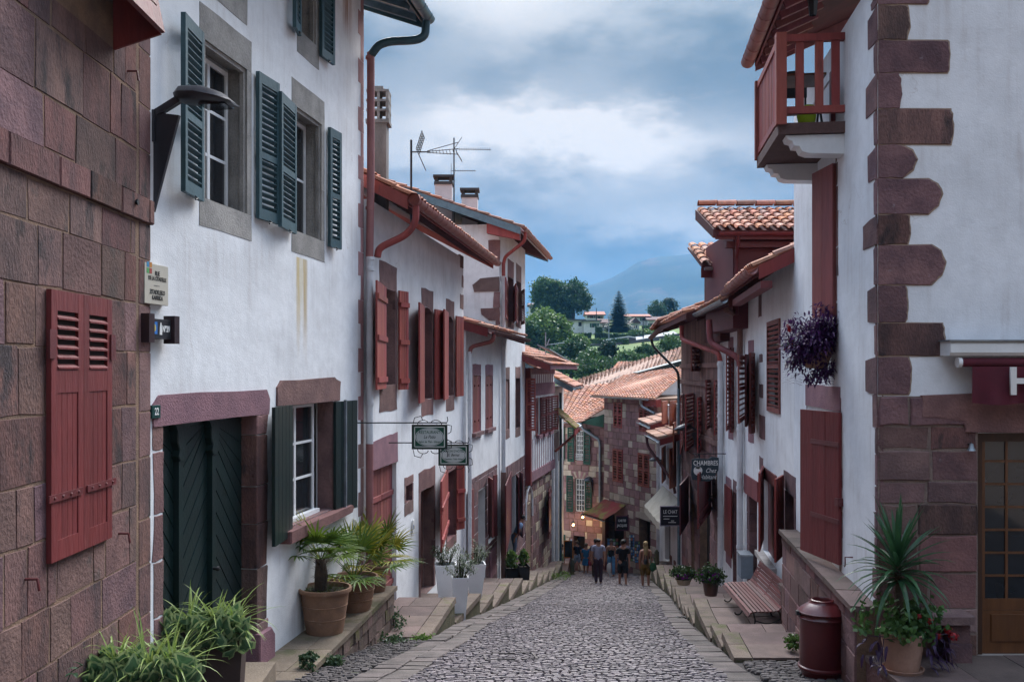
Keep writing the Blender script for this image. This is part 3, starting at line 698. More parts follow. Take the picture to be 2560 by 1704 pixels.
WR = lambda y: 2.72 + 0.122 * y if y < 20.3 else lerp_pts([(20.3, 5.2), (22.5, 5.34), (26, 5.63), (35, 6.2), (42, 6.32), (46, 6.5)], y)
YL = [15.75, 18.5, 20.9, 22.6, 25.2, 27.8, 29.6, 32.4, 34.4, 36.6, 39.0, 42.4]
YR = [13.0, 14.3, 15.6, 18.3, 19.6, 20.6, 22.4, 24.6, 27.2, 30.2, 34.0, 38.0, 42.0]
terraces('pavement_left', YL, kl, WL, 'left', flip=-1)
terraces('pavement_right', YR, kr, WR, 'right', flip=1)
# level landing in front of the far houses
struct(MB().hexa([(1.9, 43.4, -9.4), (2.5, 43.4, -9.4), (2.95, 49.4, -9.4), (1.6, 50.6, -9.4), (1.9, 43.4, -7.45), (2.5, 43.4, -7.45), (2.95, 49.4, -8.05), (1.6, 50.6, -8.05)]).obj('pavement_landing', PAVING))
# ================================================================== left side of the street
def pipe_run(root, pts, r, m, name='downpipe', n=10): return MB().tube(pts, r, n).obj(name, m, root, smooth=True)
def bend(pts, k=4, rad=0.25):
 """round the corners of a polyline"""
 P_ = [Vector(p) for p in pts]; out = [P_[0]]
 for a, b, c in zip(P_, P_[1:], P_[2:]):
  r1 = min(rad, (b - a).length * .45); r2 = min(rad, (c - b).length * .45)
  s, e = b + (a - b).normalized() * r1, b + (c - b).normalized() * r2
  for i in range(k + 1): t = i / k; out.append(s * (1 - t) ** 2 + b * (2 * t * (1 - t)) + e * t * t)
 out.append(P_[-1]); return out
def roof_eave(fac, root, u0, u1, d_out, z_e, slope, depth, tile_m, fascia_m, soffit_m, gutter_m=None, rafters=0.35, verge=True, tiles=True, gr=0.075, tw=0.24, rafter_m=None, verge_m=None, near_sep=True, up=1.2):
 """a roof slope whose eave overhangs the facade by d_out: deck, rafters, fascia, verge boards, gutter and tiles"""
 o = fac.o; z = lambda d: z_e + (d_out - d) * slope
 th = 0.05; mb = MB()
 pts = [(u0, o * d_out, z(d_out)), (u1, o * d_out, z(d_out)), (u1, -o * depth, z(-depth)), (u0, -o * depth, z(-depth))]
 mb.hexa(pts + [(x, y, q + th) for x, y, q in pts])
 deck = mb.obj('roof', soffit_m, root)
 n = int((u1 - u0) / rafters)
 for i in range(n + 1):
  u = u0 + 0.06 + (u1 - u0 - 0.12) * i / max(1, n)
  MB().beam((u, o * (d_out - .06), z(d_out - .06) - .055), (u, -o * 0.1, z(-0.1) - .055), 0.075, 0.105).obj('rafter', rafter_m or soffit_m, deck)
 MB().box(u0, u1, min(o * (d_out + .004), o * (d_out + .03)), max(o * (d_out + .004), o * (d_out + .03)), z(d_out) - 0.10, z(d_out) + 0.045).obj('fascia', fascia_m, deck)
 if verge:
  for uu, k in ((u0, -1), (u1, 1)):
   x0, x1 = (uu - .03, uu - .003) if k < 0 else (uu + .003, uu + .03)
   a, b = d_out + .02, -depth
   MB().hexa([(x0, o * a, z(a) - .17), (x1, o * a, z(a) - .17), (x1, o * b, z(b) - .17), (x0, o * b, z(b) - .17), (x0, o * a, z(a) + .06), (x1, o * a, z(a) + .06), (x1, o * b, z(b) + .06), (x0, o * b, z(b) + .06)]).obj('verge_board', verge_m or fascia_m, deck)
 if gutter_m:
  gt = MB().gutter((u0 - .05, o * (d_out + .03 + gr), z(d_out) - 0.01), (u1 + .05, o * (d_out + .03 + gr), z(d_out) - 0.01), gr).obj('gutter', gutter_m, deck, smooth=True)
  q = MB()
  for uu in (u0 - .05, u1 + .05): q.prism([(uu, 0), (uu, 0)], 0, 0) if False else None
  for i in range(int((u1 - u0) / 0.45) + 1):
   uu = u0 + 0.1 + i * 0.45
   if uu < u1: MB().gutter((uu, o * (d_out + .03 + gr), z(d_out) - 0.008), (uu + .03, o * (d_out + .03 + gr), z(d_out) - 0.008), gr + .008, th=.006).obj('gutter_clip', gutter_m, deck, smooth=True)
 if tiles:
  e = d_out + 0.10; zz = lambda d: z(d) + th + 0.02
  top = max(-depth, e - up)
  row = tile_patch(None, (u0, o * e, zz(e)), (u1, o * e, zz(e)), (u1, o * (e - .4), zz(e - .4)), (u0, o * (e - .4), zz(e - .4)), tw=tw, tl=0.4)
  for t in row: t.obj('tile', tile_m, deck)
  mb = MB(); tile_patch(mb, (u0, o * (e - .36), zz(e - .36)), (u1, o * (e - .36), zz(e - .36)), (u1, -o * depth, zz(-depth)), (u0, -o * depth, zz(-depth)), tw=tw, tl=0.4)
  stuff(mb.obj('tiles', tile_m, deck))
 return deck
# ---------------------------------------------------------------- dark sandstone house at the left edge
def house_L0():
 F = Fac((-3.50, 5.3), (-3.55, 9.42)); r = F.root('sandstone_house', 'dark brown sandstone house with oxblood shutters at the left edge', 'house')
 zs0, zs1 = F.Z(0, 407), F.Z(0, 322)
 sh = F.R(112, 266, 722, 1408)
 up = (F.U(128), F.U(283), F.Z(283, 118), 7.0)
 body = MB(); o = F.o
 body.box(-14, F.L - .012, min(-o * 6, -o * .001), max(-o * 6, -o * .001), -3.4, 8.5); body.obj('wall', MORTAR, r)
 RO = mat('rosy_sandstone', (.165, .092, .080), (.105, .058, .053), rough=.92, scale=2.4, bump=.7, bscale=30, rnd=.22, hue=.012, fine=.4, patch=(.09, .06, .055), patch_lo=.55, patch_hi=.68, pscale=2.6); LM = [ASHLAR, ASHLAR, RO, ASHLAR, PURPLESTONE]
 rng = random.Random(21); ug0, ug1 = F.U(340), F.U(347)
 hole = [(sh[0] + .03, sh[1] - .03, sh[2] + .03, sh[3] - .03)]
 courses(F, r, 0, ug0, -3.3, zs0 - .01, ASHLAR, rh=(.34, .54), bw=(.22, .75), holes=hole, rng=rng, th=.005, tv=.003, gap=.018, ch=.006, jit=.012, mats=LM)
 courses(F, r, 0, ug0, zs1 + .01, 6.5, ASHLAR, rh=(.36, .60), bw=(.22, .85), holes=[up], rng=rng, th=.005, tv=.003, gap=.018, ch=.006, jit=.012, mats=LM)
 u = 0.0
 while u < F.L - .05:     # string course, a projecting band of stones
  w = min(rng.uniform(.4, .8), F.L - u);
  MB().block(u + .005, u + w - .005, zs0, zs1, -o * .06, o * .045, .016, .004, rng).obj('string_course_stone', ASHLAR, r); u += w
 z = -3.3
 while z < 6.4:           # corner stones behind the groove
  h = rng.uniform(.42, .60)
  if z < zs0 < z + h or z < zs1 < z + h or zs0 <= z < zs1:
   if z < zs0: h = zs0 - z
   else: z = zs1 + .004;
  if h > .05: MB().block(ug1, F.L, z + .006, z + h - .006, -o * .3, o * .004, .008, .003, rng).obj('corner_stone', PINKSTONE if rng.random() < .3 else ASHLAR, r)
  z += h
 MB().box(ug0, ug1, min(-o * .06, -o * .045), max(-o * .06, -o * .045), -3.3, 6.4).obj('groove', IRON, r)
 # closed pair of shutters: louvres over grooved boards, iron straps
 um = (sh[0] + sh[1]) / 2; H = sh[3] - sh[2]
 for k, (a, b) in enumerate(((sh[0], um - .003), (um + .003, sh[1]))):
  w = b - a; q = MB(); lv = (.705, .925)
  q.box(0, .10, -.02, .02, 0, H); q.box(w - .10, w, -.02, .02, 0, H)
  q.box(.10, w - .10, -.019, .019, H * lv[1], H); q.box(.10, w - .10, -.019, .019, H * .62, H * lv[0]); q.box(.10, w - .10, -.019, .019, 0, H * .075)
  s = q.obj('shutter', REDWOOD, r, loc=(a, o * .03, sh[2]))
  n = 6
  for i in range(n):
   zc = H * (lv[0] + (lv[1] - lv[0]) * (i + .5) / n); e = .03
   MB().hexa([(.10, .02 * -o, zc + e * .2), (w - .10, .02 * -o, zc + e * .2), (w - .10, .028 * o, zc - e), (.10, .028 * o, zc - e), (.10, .02 * -o, zc + e * .2 + .012), (w - .10, .02 * -o, zc + e * .2 + .012), (w - .10, .028 * o, zc - e + .014), (.10, .028 * o, zc - e + .014)]).obj('slat', REDWOOD, s)
  MB().box(.10, w - .10, -o * .019 if o > 0 else .006, -.006 if o > 0 else -o * .019, H * lv[0], H * lv[1]).obj('backing', INTERIOR, s)
  for i in range(4):
   pw = (w - .20) / 4
   MB().box(.10 + i * pw + .003, .10 + (i + 1) * pw - .003, -.012, .012, H * .075, H * .62).obj('plank', REDWOOD, s)
  for zc in (.235, .80):
   if zc > .5: x0, x1 = ((-.05, .05) if k == 0 else (w - .05, w + .05))
   else: x0, x1 = ((-.06, w - .04) if k == 0 else (.04, w + .06))
   hs = MB().box(x0, x1, min(o * .022, o * .034), max(o * .022, o * .034), H * zc - .028 if zc < .5 else H * zc - .11, H * zc + .028 if zc < .5 else H * zc + .11).obj('strap_hinge', REDIRON, s)
   for i in range(4 if zc < .5 else 0):
    x = x0 + (x1 - x0) * (i + .6) / 4.2; MB().lathe([(0.012, 0), (0.012, .006), (.006, .01), (0, .01)], 8).obj('bolt', REDIRON, hs, loc=(x, o * .034, H * zc), rot=(-o * pi / 2, 0, 0))
 for px, py in ((318, 178), (62, 1447), (296, 1333)):   # shutter stays
  u, z = F.U(px), F.Z(px, py); MB().tube([(u, o * -.02, z), (u, o * .09, z), (u + .01, o * .10, z - .085)], .011, 8).obj('shutter_stay', REDIRON, r, smooth=True)
 u, z = F.U(327), F.Z(327, 505); MB().lathe([(.02, -.02), (.02, .05), (.028, .055), (.028, .07), (0, .07)], 10).obj('wall_anchor', IRON, r, loc=(u, 0, z), rot=(-o * pi / 2, 0, 0))
 # upper shutter pushed out at its foot
 za, zb = up[2] + .12, 6.6; dd = .42
 q = MB(); a, b = up[0], up[1]
 def slab(u0, u1, t0, t1, off):
  f = lambda t: (o * (dd * (1 - t)), za + (zb - za) * t)
  (y0, z0), (y1, z1) = f(t0), f(t1); n = Vector((0, zb - za, o * dd)).normalized(); oy, oz = o * off * abs(n.y), off * .25
  return [(u0, y0, z0), (u1, y0, z0), (u1, y0 + o * .04, z0 + .01), (u0, y0 + o * .04, z0 + .01), (u0, y1, z1), (u1, y1, z1), (u1, y1 + o * .04, z1 + .01), (u0, y1 + o * .04, z1 + .01)]
 q.hexa(slab(a, b, 0, .10, 0)); q.hexa(slab(a, a + .09, .10, 1, 0)); q.hexa(slab(b - .09, b, .10, 1, 0))
 s = q.obj('shutter', REDWOOD, r)
 for i in range(16): MB().hexa(slab(a + .09, b - .09, .11 + i * .055, .11 + i * .055 + .04, 0)).obj('slat', REDWOOD, s)
 MB().add([(b, 0, za - .14), (b, o * dd, za), (b, 0, zb), (b + .03, 0, za - .14), (b + .03, o * dd, za), (b + .03, 0, zb)], [(0, 1, 2), (5, 4, 3), (0, 3, 4, 1), (1, 4, 5, 2)]).obj('side_cheek', REDWOOD, s)
 MB().box(a, b, min(-o * .2, -o * .16), max(-o * .2, -o * .16), up[2], 6.6).obj('opening', INTERIOR, r)
house_L0()
# ---------------------------------------------------------------- tall white house with teal shutters
FL1 = Fac((-3.575, 9.45), (-2.52, 16.3))
def house_L1():
 F = FL1; o = F.o
 r = F.root('white_house', 'tall white house with slate teal louvred shutters and dark green door', 'house')
 w1 = (F.U(512), F.U(617), F.Z(617, 535), F.Z(617, 174), .30); w2 = (F.U(738), F.U(803), F.Z(803, 602), F.Z(803, 311), .30)
 w3 = (F.U(751), F.U(789), F.Z(789, 114), F.Z(789, 114) + 1.5, .30)
 w0 = (F.U(535), F.U(606), F.Z(606, -8), F.Z(606, -8) + 1.4, .30)
 dr = (F.U(406), F.U(640), -2.1, F.Z(500, 1052), .30); gw = (F.U(716), F.U(831), F.Z(800, 1284), F.Z(735, 1012), .26)
 us = F.U(752)
 zt = F.Z(752, 645)
 m = stucco('lime_plaster_rust', rust=[(us - .10, .10, zt, F.Z(752, 930), (.46, .30, .08), .75), (us + .16, .12, zt, F.Z(790, 930), (.36, .22, .06), .9), (us + .02, .30, zt, F.Z(752, 860), (.62, .52, .28), .5),
            (F.U(868), .30, F.Z(868, -20), F.Z(868, 110), (.30, .17, .12), .9)])
 wall(F, r, -2.6, 8.3, [w1, w2, w3, w0, dr, gw], m, depth=6)
 for w, li, si in ((w1, .37, .31), (w2, .36, .30), (w3, .3, .32), (w0, .3, .30)):
  surround(F, r, w, GREYSTONE, lint=li, sill=si, jamb=.13, amp=.006, th=.006)
  q = MB(); u0, u1, z0, z1 = w[:4]; e = .05      # moulded inner arris
  for a, b, c, d in ((u0 - .0, u0 + e, z0, z1), (u1 - e, u1, z0, z1), (u0 + e, u1 - e, z1 - e, z1)): q.box(a, b, min(-o * .07, -o * .02), max(-o * .07, -o * .02), c, d)
  q.obj('arris_moulding', GREYSTONE, r)
  window(F, r, (u0 + e, u1 - e, z0 + .02, z1 - e), WHITEPAINT, GLASS, 2, 2 if w is not w1 else 3, depth=.27, fw=.055, mw=.035)
 # teal louvred shutters laid back against the wall
 def sh(x0, x1, ref, yt, yb, d0=.10, d1=.06, n='shutter'):
  a, b, z0, z1 = F.R(x0, x1, yt, yb, ref, d=d0)
  s = panel(F, r, (a, d0), (b, d1), z0, z1, 'louvre', TEAL, th=.05, sep=True, slat=.072, stile=.07, rails=(.13, .13), mid=.44)
  for zf in (.02,):
   MB().tube([(.5 * (b - a), 0, .03), (.5 * (b - a), o * .05, -.02), (.5 * (b - a) - .06, o * .05, -.04)], .010, 6).obj('stay', IRON, s)
  return s
 sh(458, 527, 458, 30, 478, .16, .06); sh(644, 688, 644, 178, 545, .05, .09); sh(700, 750, 700, 228, 566, .13, .06); sh(823, 845, 823, 318, 616, .05, .09)
 sh(736, 760, 736, -330, 68, .12, .06); sh(802, 828, 802, -270, 140, .05, .09)
 # door under the mauve lintel
 L0_, L1_ = F.U(380), F.U(672)
 MB().prism(blob_outline([(L0_, dr[3]), (L1_ - .03, dr[3]), (L1_, dr[3] + .18), (L1_ - .10, dr[3] + .31), (L0_ + .12, dr[3] + .31), (L0_, dr[3] + .22)], .008), -o * .06, o * .02).obj('lintel', MAUVE, r)
 rng = random.Random(3)
 z = -2.3
 while z < dr[3] - .02:
  h = min(rng.uniform(.35, .75), dr[3] - z - .0)
  if dr[3] - (z + h) < .2: h = dr[3] - z
  MB().prism(blob_outline([(F.U(382) + rng.uniform(-.02, .03), z + .006), (dr[0] + .012, z + .006), (dr[0] + .012, z + h - .006), (F.U(382) + rng.uniform(-.02, .03), z + h - .006)], .008), -o * .3, o * .006, .01).obj('jamb_stone', PINKSTONE, r)
  MB().prism(blob_outline([(dr[1] - .02, z + .006), (F.U(666) + rng.uniform(-.05, .02), z + .006), (F.U(666) + rng.uniform(-.05, .02), z + h - .006), (dr[1] - .02, z + h - .006)], .006), -o * .35, o * .022, .012).obj('jamb_stone', PINKSTONE if rng.random() < .5 else ASHLAR, r)
  z += h
 MB().prism([(F.U(640) - .03, -2.3), (F.U(676), -2.3), (F.U(676), -1.72), (F.U(668), -1.62), (F.U(640) - .03, -1.62)], -o * .3, o * .07, .02).obj('plinth_stone', MAUVE, r)
 u0, u1, z0, z1 = dr[:4]; dd = -.20; W = u1 - u0
 d = MB().box(u0, u1, min(o * dd, o * (dd - .03)), max(o * dd, o * (dd - .03)), z0, z1).obj('door', DKGREEN, r)
 cols = [0, .26, .60, 1.0]
 for i in range(3):
  a, b = u0 + W * cols[i] + .03, u0 + W * cols[i + 1] - .03; n = 13; s = 1 if i != 1 else -1
  lf = MB().box(a, b, min(o * (dd + .004), o * (dd + .012)), max(o * (dd + .004), o * (dd + .012)), z0 + .02, z1 - .02).obj('leaf', DKGREEN, d)
  for k in range(-6, n):   # diagonal boarding
   za, zb = z0 + k * .26, z0 + k * .26 + (b - a) * 1.15
   pts = [(a, za), (b, zb), (b, zb + .235), (a, za + .235)] if s < 0 else [(a, zb), (b, za), (b, za + .235), (a, zb + .235)]
   pts = [(x, min(max(q, z0 + .03), z1 - .03)) for x, q in pts]
   if max(p[1] for p in pts) - min(p[1] for p in pts) > .05: MB().prism(pts, o * (dd + .01), o * (dd + .024), .006).obj('board', DKGREEN, lf)
 for c in (cols[1], cols[2]):
  x = u0 + W * c; post = MB().box(x - .045, x + .045, min(o * dd, o * (dd + .09)), max(o * dd, o * (dd + .09)), z0, z1 - .25).obj('post', DKGREEN, d)
  prof = [(-.05, z1 - .42), (.05, z1 - .42), (.085, z1 - .36), (.06, z1 - .30), (.10, z1 - .22), (.10, z1 - .10), (.15, z1 - .02), (-.15, z1 - .02), (-.10, z1 - .10), (-.10, z1 - .22), (-.06, z1 - .30), (-.085, z1 - .36)]
  MB().prism([(x + p, q) for p, q in prof], o * dd, o * (dd + .11), .01).obj('bracket', DKGREEN, post)
 x = u0 + W * cols[2] - .02; MB().lathe([(.018, 0), (.018, .03), (.03, .05), (.022, .075), (0, .08)], 10).obj('handle', IRON, d, loc=(x, o * (dd + .09), -.62), rot=(-o * pi / 2, 0, 0))
 # ground floor window
 surround(F, r, gw, PINKSTONE, lint=.0, sill=.0, jamb=.16, parts=('jamb',), amp=.01, th=.01)
 MB().prism(blob_outline([(F.U(690), gw[3]), (F.U(848), gw[3]), (F.U(848) + .02, gw[3] + .30), (F.U(835), gw[3] + .37), (F.U(700), gw[3] + .34), (F.U(690), gw[3] + .26)], .01), -o * .06, o * .022, .012).obj('lintel', PINKSTONE, r)
 MB().prism(blob_outline([(F.U(700), gw[2] - .17), (F.U(858), gw[2] - .13), (F.U(862), gw[2] - .05), (F.U(858), gw[2] - .005), (F.U(700), gw[2] - .005)], .006), -o * .05, o * .16, .02).obj('window_ledge', PINKSTONE, r)
 window(F, r, (gw[0], F.U(812), gw[2], gw[3]), WHITEPAINT, GLASS, 2, 3, depth=.22, fw=.06, mw=.035)
 MB().box(gw[0], F.U(812), min(-o * .2, -o * .08), max(-o * .2, -o * .08), gw[2], gw[2] + .06).obj('window_board', WHITEPAINT, r)
 a, b, z0, z1 = F.R(672, 737, 1018, 1366, 672, d=.10)
 panel(F, r, (a, .16), (b, .05), z0, z1, 'plank', DKGREEN, th=.045, planks=5, sep=True, straps=())
 a, b, z0, z1 = F.R(838, 882, 1004, 1286, 838, d=.06)
 s = panel(F, r, (a, .05), (b, .12), z0, z1, 'plank', DKGREEN, th=.045, planks=4, sep=True)
 MB().box(.35 * (b - a), .40 * (b - a), min(o * .022, o * .06), max(o * .022, o * .06), -.02, z1 - z0 + .02).obj('lock_bar', ZINC, s)
 # painted corner quoins at the far end
 z = -2.4; k = 0; QP = mat('faded_rose_quoin', (.36, .20, .20), (.30, .16, .165), rough=.9, scale=4, bump=.4, bscale=40, rnd=.12, fine=.15)
 while z < 8.0:
  h = .40; w = .30 if k % 2 == 0 else .16
  MB().prism(blob_outline([(F.L - w, z), (F.L - .004, z), (F.L - .004, z + h), (F.L - w, z + h)], .008, 2), -o * .05, o * .004).obj('quoin', QP if z > .6 else PINKSTONE, r); z += h + .003; k += 1
 # eave and gutter overhead
 ze = F.Z(1050, 30, d=1.0)
 dk = roof_eave(F, r, -.2, F.L + .35, .92, 7.72, .36, 5.0, TILE, GUTTERTEAL, BLUEZINC, BLUEZINC, rafters=.5, rafter_m=BLUEZINC, gr=.10, up=.8)
 # downpipe: teal swan neck, rose upper length, white middle, rose foot
 ux = F.L + .02; zb = g(16.3) + .2
 def pt(px, py, d): q = F.U(px, d); return (q, o * d, F.Z(px, py, d))
 G = lambda py: F.Z(914, py, .12)
 neck = bend([(F.L + .28, o * 1.02, 7.62), (F.L + .28, o * 1.0, 7.30), (ux, o * .30, G(115) + .16), (ux, o * .12, G(125))], 5, .3)
 pipe_run(r, neck, .072, GUTTERTEAL, 'swan_neck')
 pipe_run(r, [(ux, o * .12, G(118)), (ux, o * .12, G(430)), (ux + .0, o * .10, G(640))], .068, PIPEPINK)
 pipe_run(r, [(ux, o * .10, G(638)), (ux, o * .10, G(1112))], .064, PIPEWHITE); pipe_run(r, [(ux, o * .10, G(1112)), (ux, o * .10, zb - .6)], .066, PIPEPINK)
 for py in (130, 512, 640, 668, 1010): MB().tube([(ux, o * .105, G(py) + .02), (ux, o * .105, G(py) - .03)], .076, 12).obj('pipe_collar', PIPEPINK if py < 600 else PIPEWHITE, r, smooth=True)
 return r
house_L1()
def wall_lamp(F, px, py_t, py_b, reach, head, label, m, px_head=None):
 """blade bracket with a flat shell lamp head reaching over the street"""
 o = F.o; u = F.U(px); zt, zb = F.Z(px, py_t), F.Z(px, py_b); p = F.W(u, 0, 0)
 t = thing('street_lamp', label, 'lamp', (p.x, p.y, zt), F.ang)
 H = zt - zb
 MB().add([(-.02, 0, 0), (-.02, o * reach, -.04 * H), (-.02, 0, -H), (.02, 0, 0), (.02, o * reach, -.04 * H), (.02, 0, -H)], [(0, 1, 2), (5, 4, 3), (0, 3, 4, 1), (1, 4, 5, 2), (2, 5, 3, 0)]).obj('bracket', m, t)
 MB().box(-.05, .05, min(0, o * .02), max(0, o * .02), -H * .3, .02).obj('wall_plate', m, t)
 MB().beam((0, 0, -.02), (0, o * (reach + .06), H * .16), .06, .07).obj('arm', m, t)
 MB().lathe([(.055, -.05), (.055, .05), (0, .05)], 14).obj('pivot', m, t, loc=(0, o * (reach + .05), H * .15), rot=(0, pi / 2, 0), smooth=True)
 # head: loft of sections along the reach
 secs = [(0, .10, .03, .10), (.12, .17, .09, .15), (.45, .21, .10, .16), (.8, .18, .065, .12), (1.0, .11, .0, .04)]; vs = []; fs = []; n = 10
 y0, z0 = reach - .02, H * .15
 for (s, hw, up_, dn) in secs:
  for k in range(n):
   a = 2 * pi * k / n; x = hw * cos(a); zz = (up_ if sin(a) > 0 else dn * .55) * sin(a)
   vs.append((x, o * (y0 + s * head), z0 + zz - s * s * H * .10 + .01))
 for i in range(len(secs) - 1):
  for k in range(n): k2 = (k + 1) % n; fs.append((i * n + k, i * n + k2, (i + 1) * n + k2, (i + 1) * n + k))
 fs += [tuple(range(n)), tuple(range((len(secs) - 1) * n, len(secs) * n))]
 hd = MB().add(vs, fs).obj('lamp_head', m, t, smooth=True, ang=50)
 MB().box(-.11, .11, min(o * (y0 + .45 * head), o * (y0 + .9 * head)), max(o * (y0 + .45 * head), o * (y0 + .9 * head)), z0 - H * .12, z0 - H * .10).obj('lamp_glass', GLASS, hd)
 return t
LAMPGREY = mat('anthracite_lamp_metal', (.050, .050, .060), rough=.4, var=.15, bump=.1, spec=.5, metal=.3, fine=.1)
wall_lamp(FL1, 386, 282, 530, .27, .60, 'large anthracite street lamp on a blade bracket beside teal shutters', LAMPGREY)
def flat_sign(F, name, label, px0, px1, pyt, pyb, d, th, m, cat='sign', ref=None):
 u0, u1, z0, z1 = F.R(px0, px1, pyt, pyb, ref, d); p = F.W((u0 + u1) / 2, d, (z0 + z1) / 2)
 t = thing(name, label, cat, p, F.ang); w, h = abs(u1 - u0), z1 - z0
 MB().prism([(-w / 2, -h / 2), (w / 2, -h / 2), (w / 2, h / 2), (-w / 2, h / 2)], -F.o * (d - .002), F.o * th, .004).obj('plate', m, t)
 return t, w, h
def put_text(F, t, body, size, x, z, m, th, shear=0, sx=1.0, bold=0.0):
 return text('lettering', body, size, m, t, (x, F.o * (th + .003), z), (pi / 2, 0, 0 if F.o < 0 else pi), .001, shear=shear, sx=sx, bold=bold)
CREAM = mat('cream_enamel', (.52, .48, .40), rough=.4, var=.06, scale=3, bump=.05, fine=.05)
t, w, h = flat_sign(FL1, 'street_name_sign', 'cream street name plate at the corner of the white house', 357, 416, 655, 757, .05, .02, CREAM)
for i, (s, k) in enumerate((('RUE', .27), ('DE LA CITADELLE', .14), ('ZITADELEKO', -.20), ('KARRIKA', -.34))): put_text(FL1, t, s, .062 if i != 1 else .054, .01, k * h, BLACKTXT, .02, sx=.8, bold=.001)
MB().box(-.12 * w, .12 * w, min(FL1.o * .02, FL1.o * .022), max(FL1.o * .02, FL1.o * .022), -.04 * h, -.03 * h).obj('rule', BLACKTXT, t)
for i, c in enumerate(((.05, .25, .45), (.6, .25, .05), (.1, .35, .12), (.45, .08, .07))):
 MB().box(-.42 * w + (i % 2) * .05, -.42 * w + .045 + (i % 2) * .05, min(FL1.o * .02, FL1.o * .022), max(FL1.o * .02, FL1.o * .022), .40 * h - .06 * (i // 2), .40 * h - .06 * (i // 2) + .05).obj('emblem', mat('emblem_%d' % i, c, rough=.5, bump=0), t)
PLUM = mat('plum_sign_metal', (.035, .018, .022), rough=.4, var=.1, bump=.05, spec=.5)
t, w, h = flat_sign(FL1, 'pilgrim_sign', 'small dark sign with shell emblem and number 39 below street name', 372, 424, 795, 845, .10, .02, mat('slate_sign', (.03, .032, .038), rough=.4, bump=0))
for x in (-.62, .60): MB().box(x * w - .05, x * w + .05, -.06, .06, -h * .72, h * .72).obj('upright', PLUM, t)
put_text(FL1, t, 'Nº39', .085, .22 * w, 0, WHITE, .02, sx=.8, bold=.003)
MB().box(-.46 * w, -.20 * w, min(FL1.o * .02, FL1.o * .023), max(FL1.o * .02, FL1.o * .023), -.28 * h, .34 * h).obj('blue_panel', mat('pilgrim_blue', (.03, .16, .48), rough=.5, bump=0), t)
MB().prism([(-.33 * w + .05 * w * cos(a) * (1 if sin(a) < .2 else .8), .03 * h + .18 * h * sin(a)) for a in [2 * pi * k / 12 for k in range(12)]], FL1.o * .022, FL1.o * .026).obj('shell_emblem', mat('shell_yellow', (.6, .5, .12), rough=.6, bump=0), t)
MB().prism([(-.10 * w, -.3 * h), (.02 * w, -.3 * h), (.0, .1 * h), (-.02 * w, .32 * h), (-.06 * w, .32 * h), (-.09 * w, .05 * h)], FL1.o * .022, FL1.o * .026).obj('figure_emblem', WHITE, t)
t, w, h = flat_sign(FL1, 'house_number', 'small dark green enamel plate reading 22 at the lintel end', 378, 399, 1013, 1046, .025, .012, mat('green_enamel', (.015, .06, .055), rough=.3, bump=0))
put_text(FL1, t, '22', .10, 0, 0, WHITE, .012, sx=.8, bold=.002)
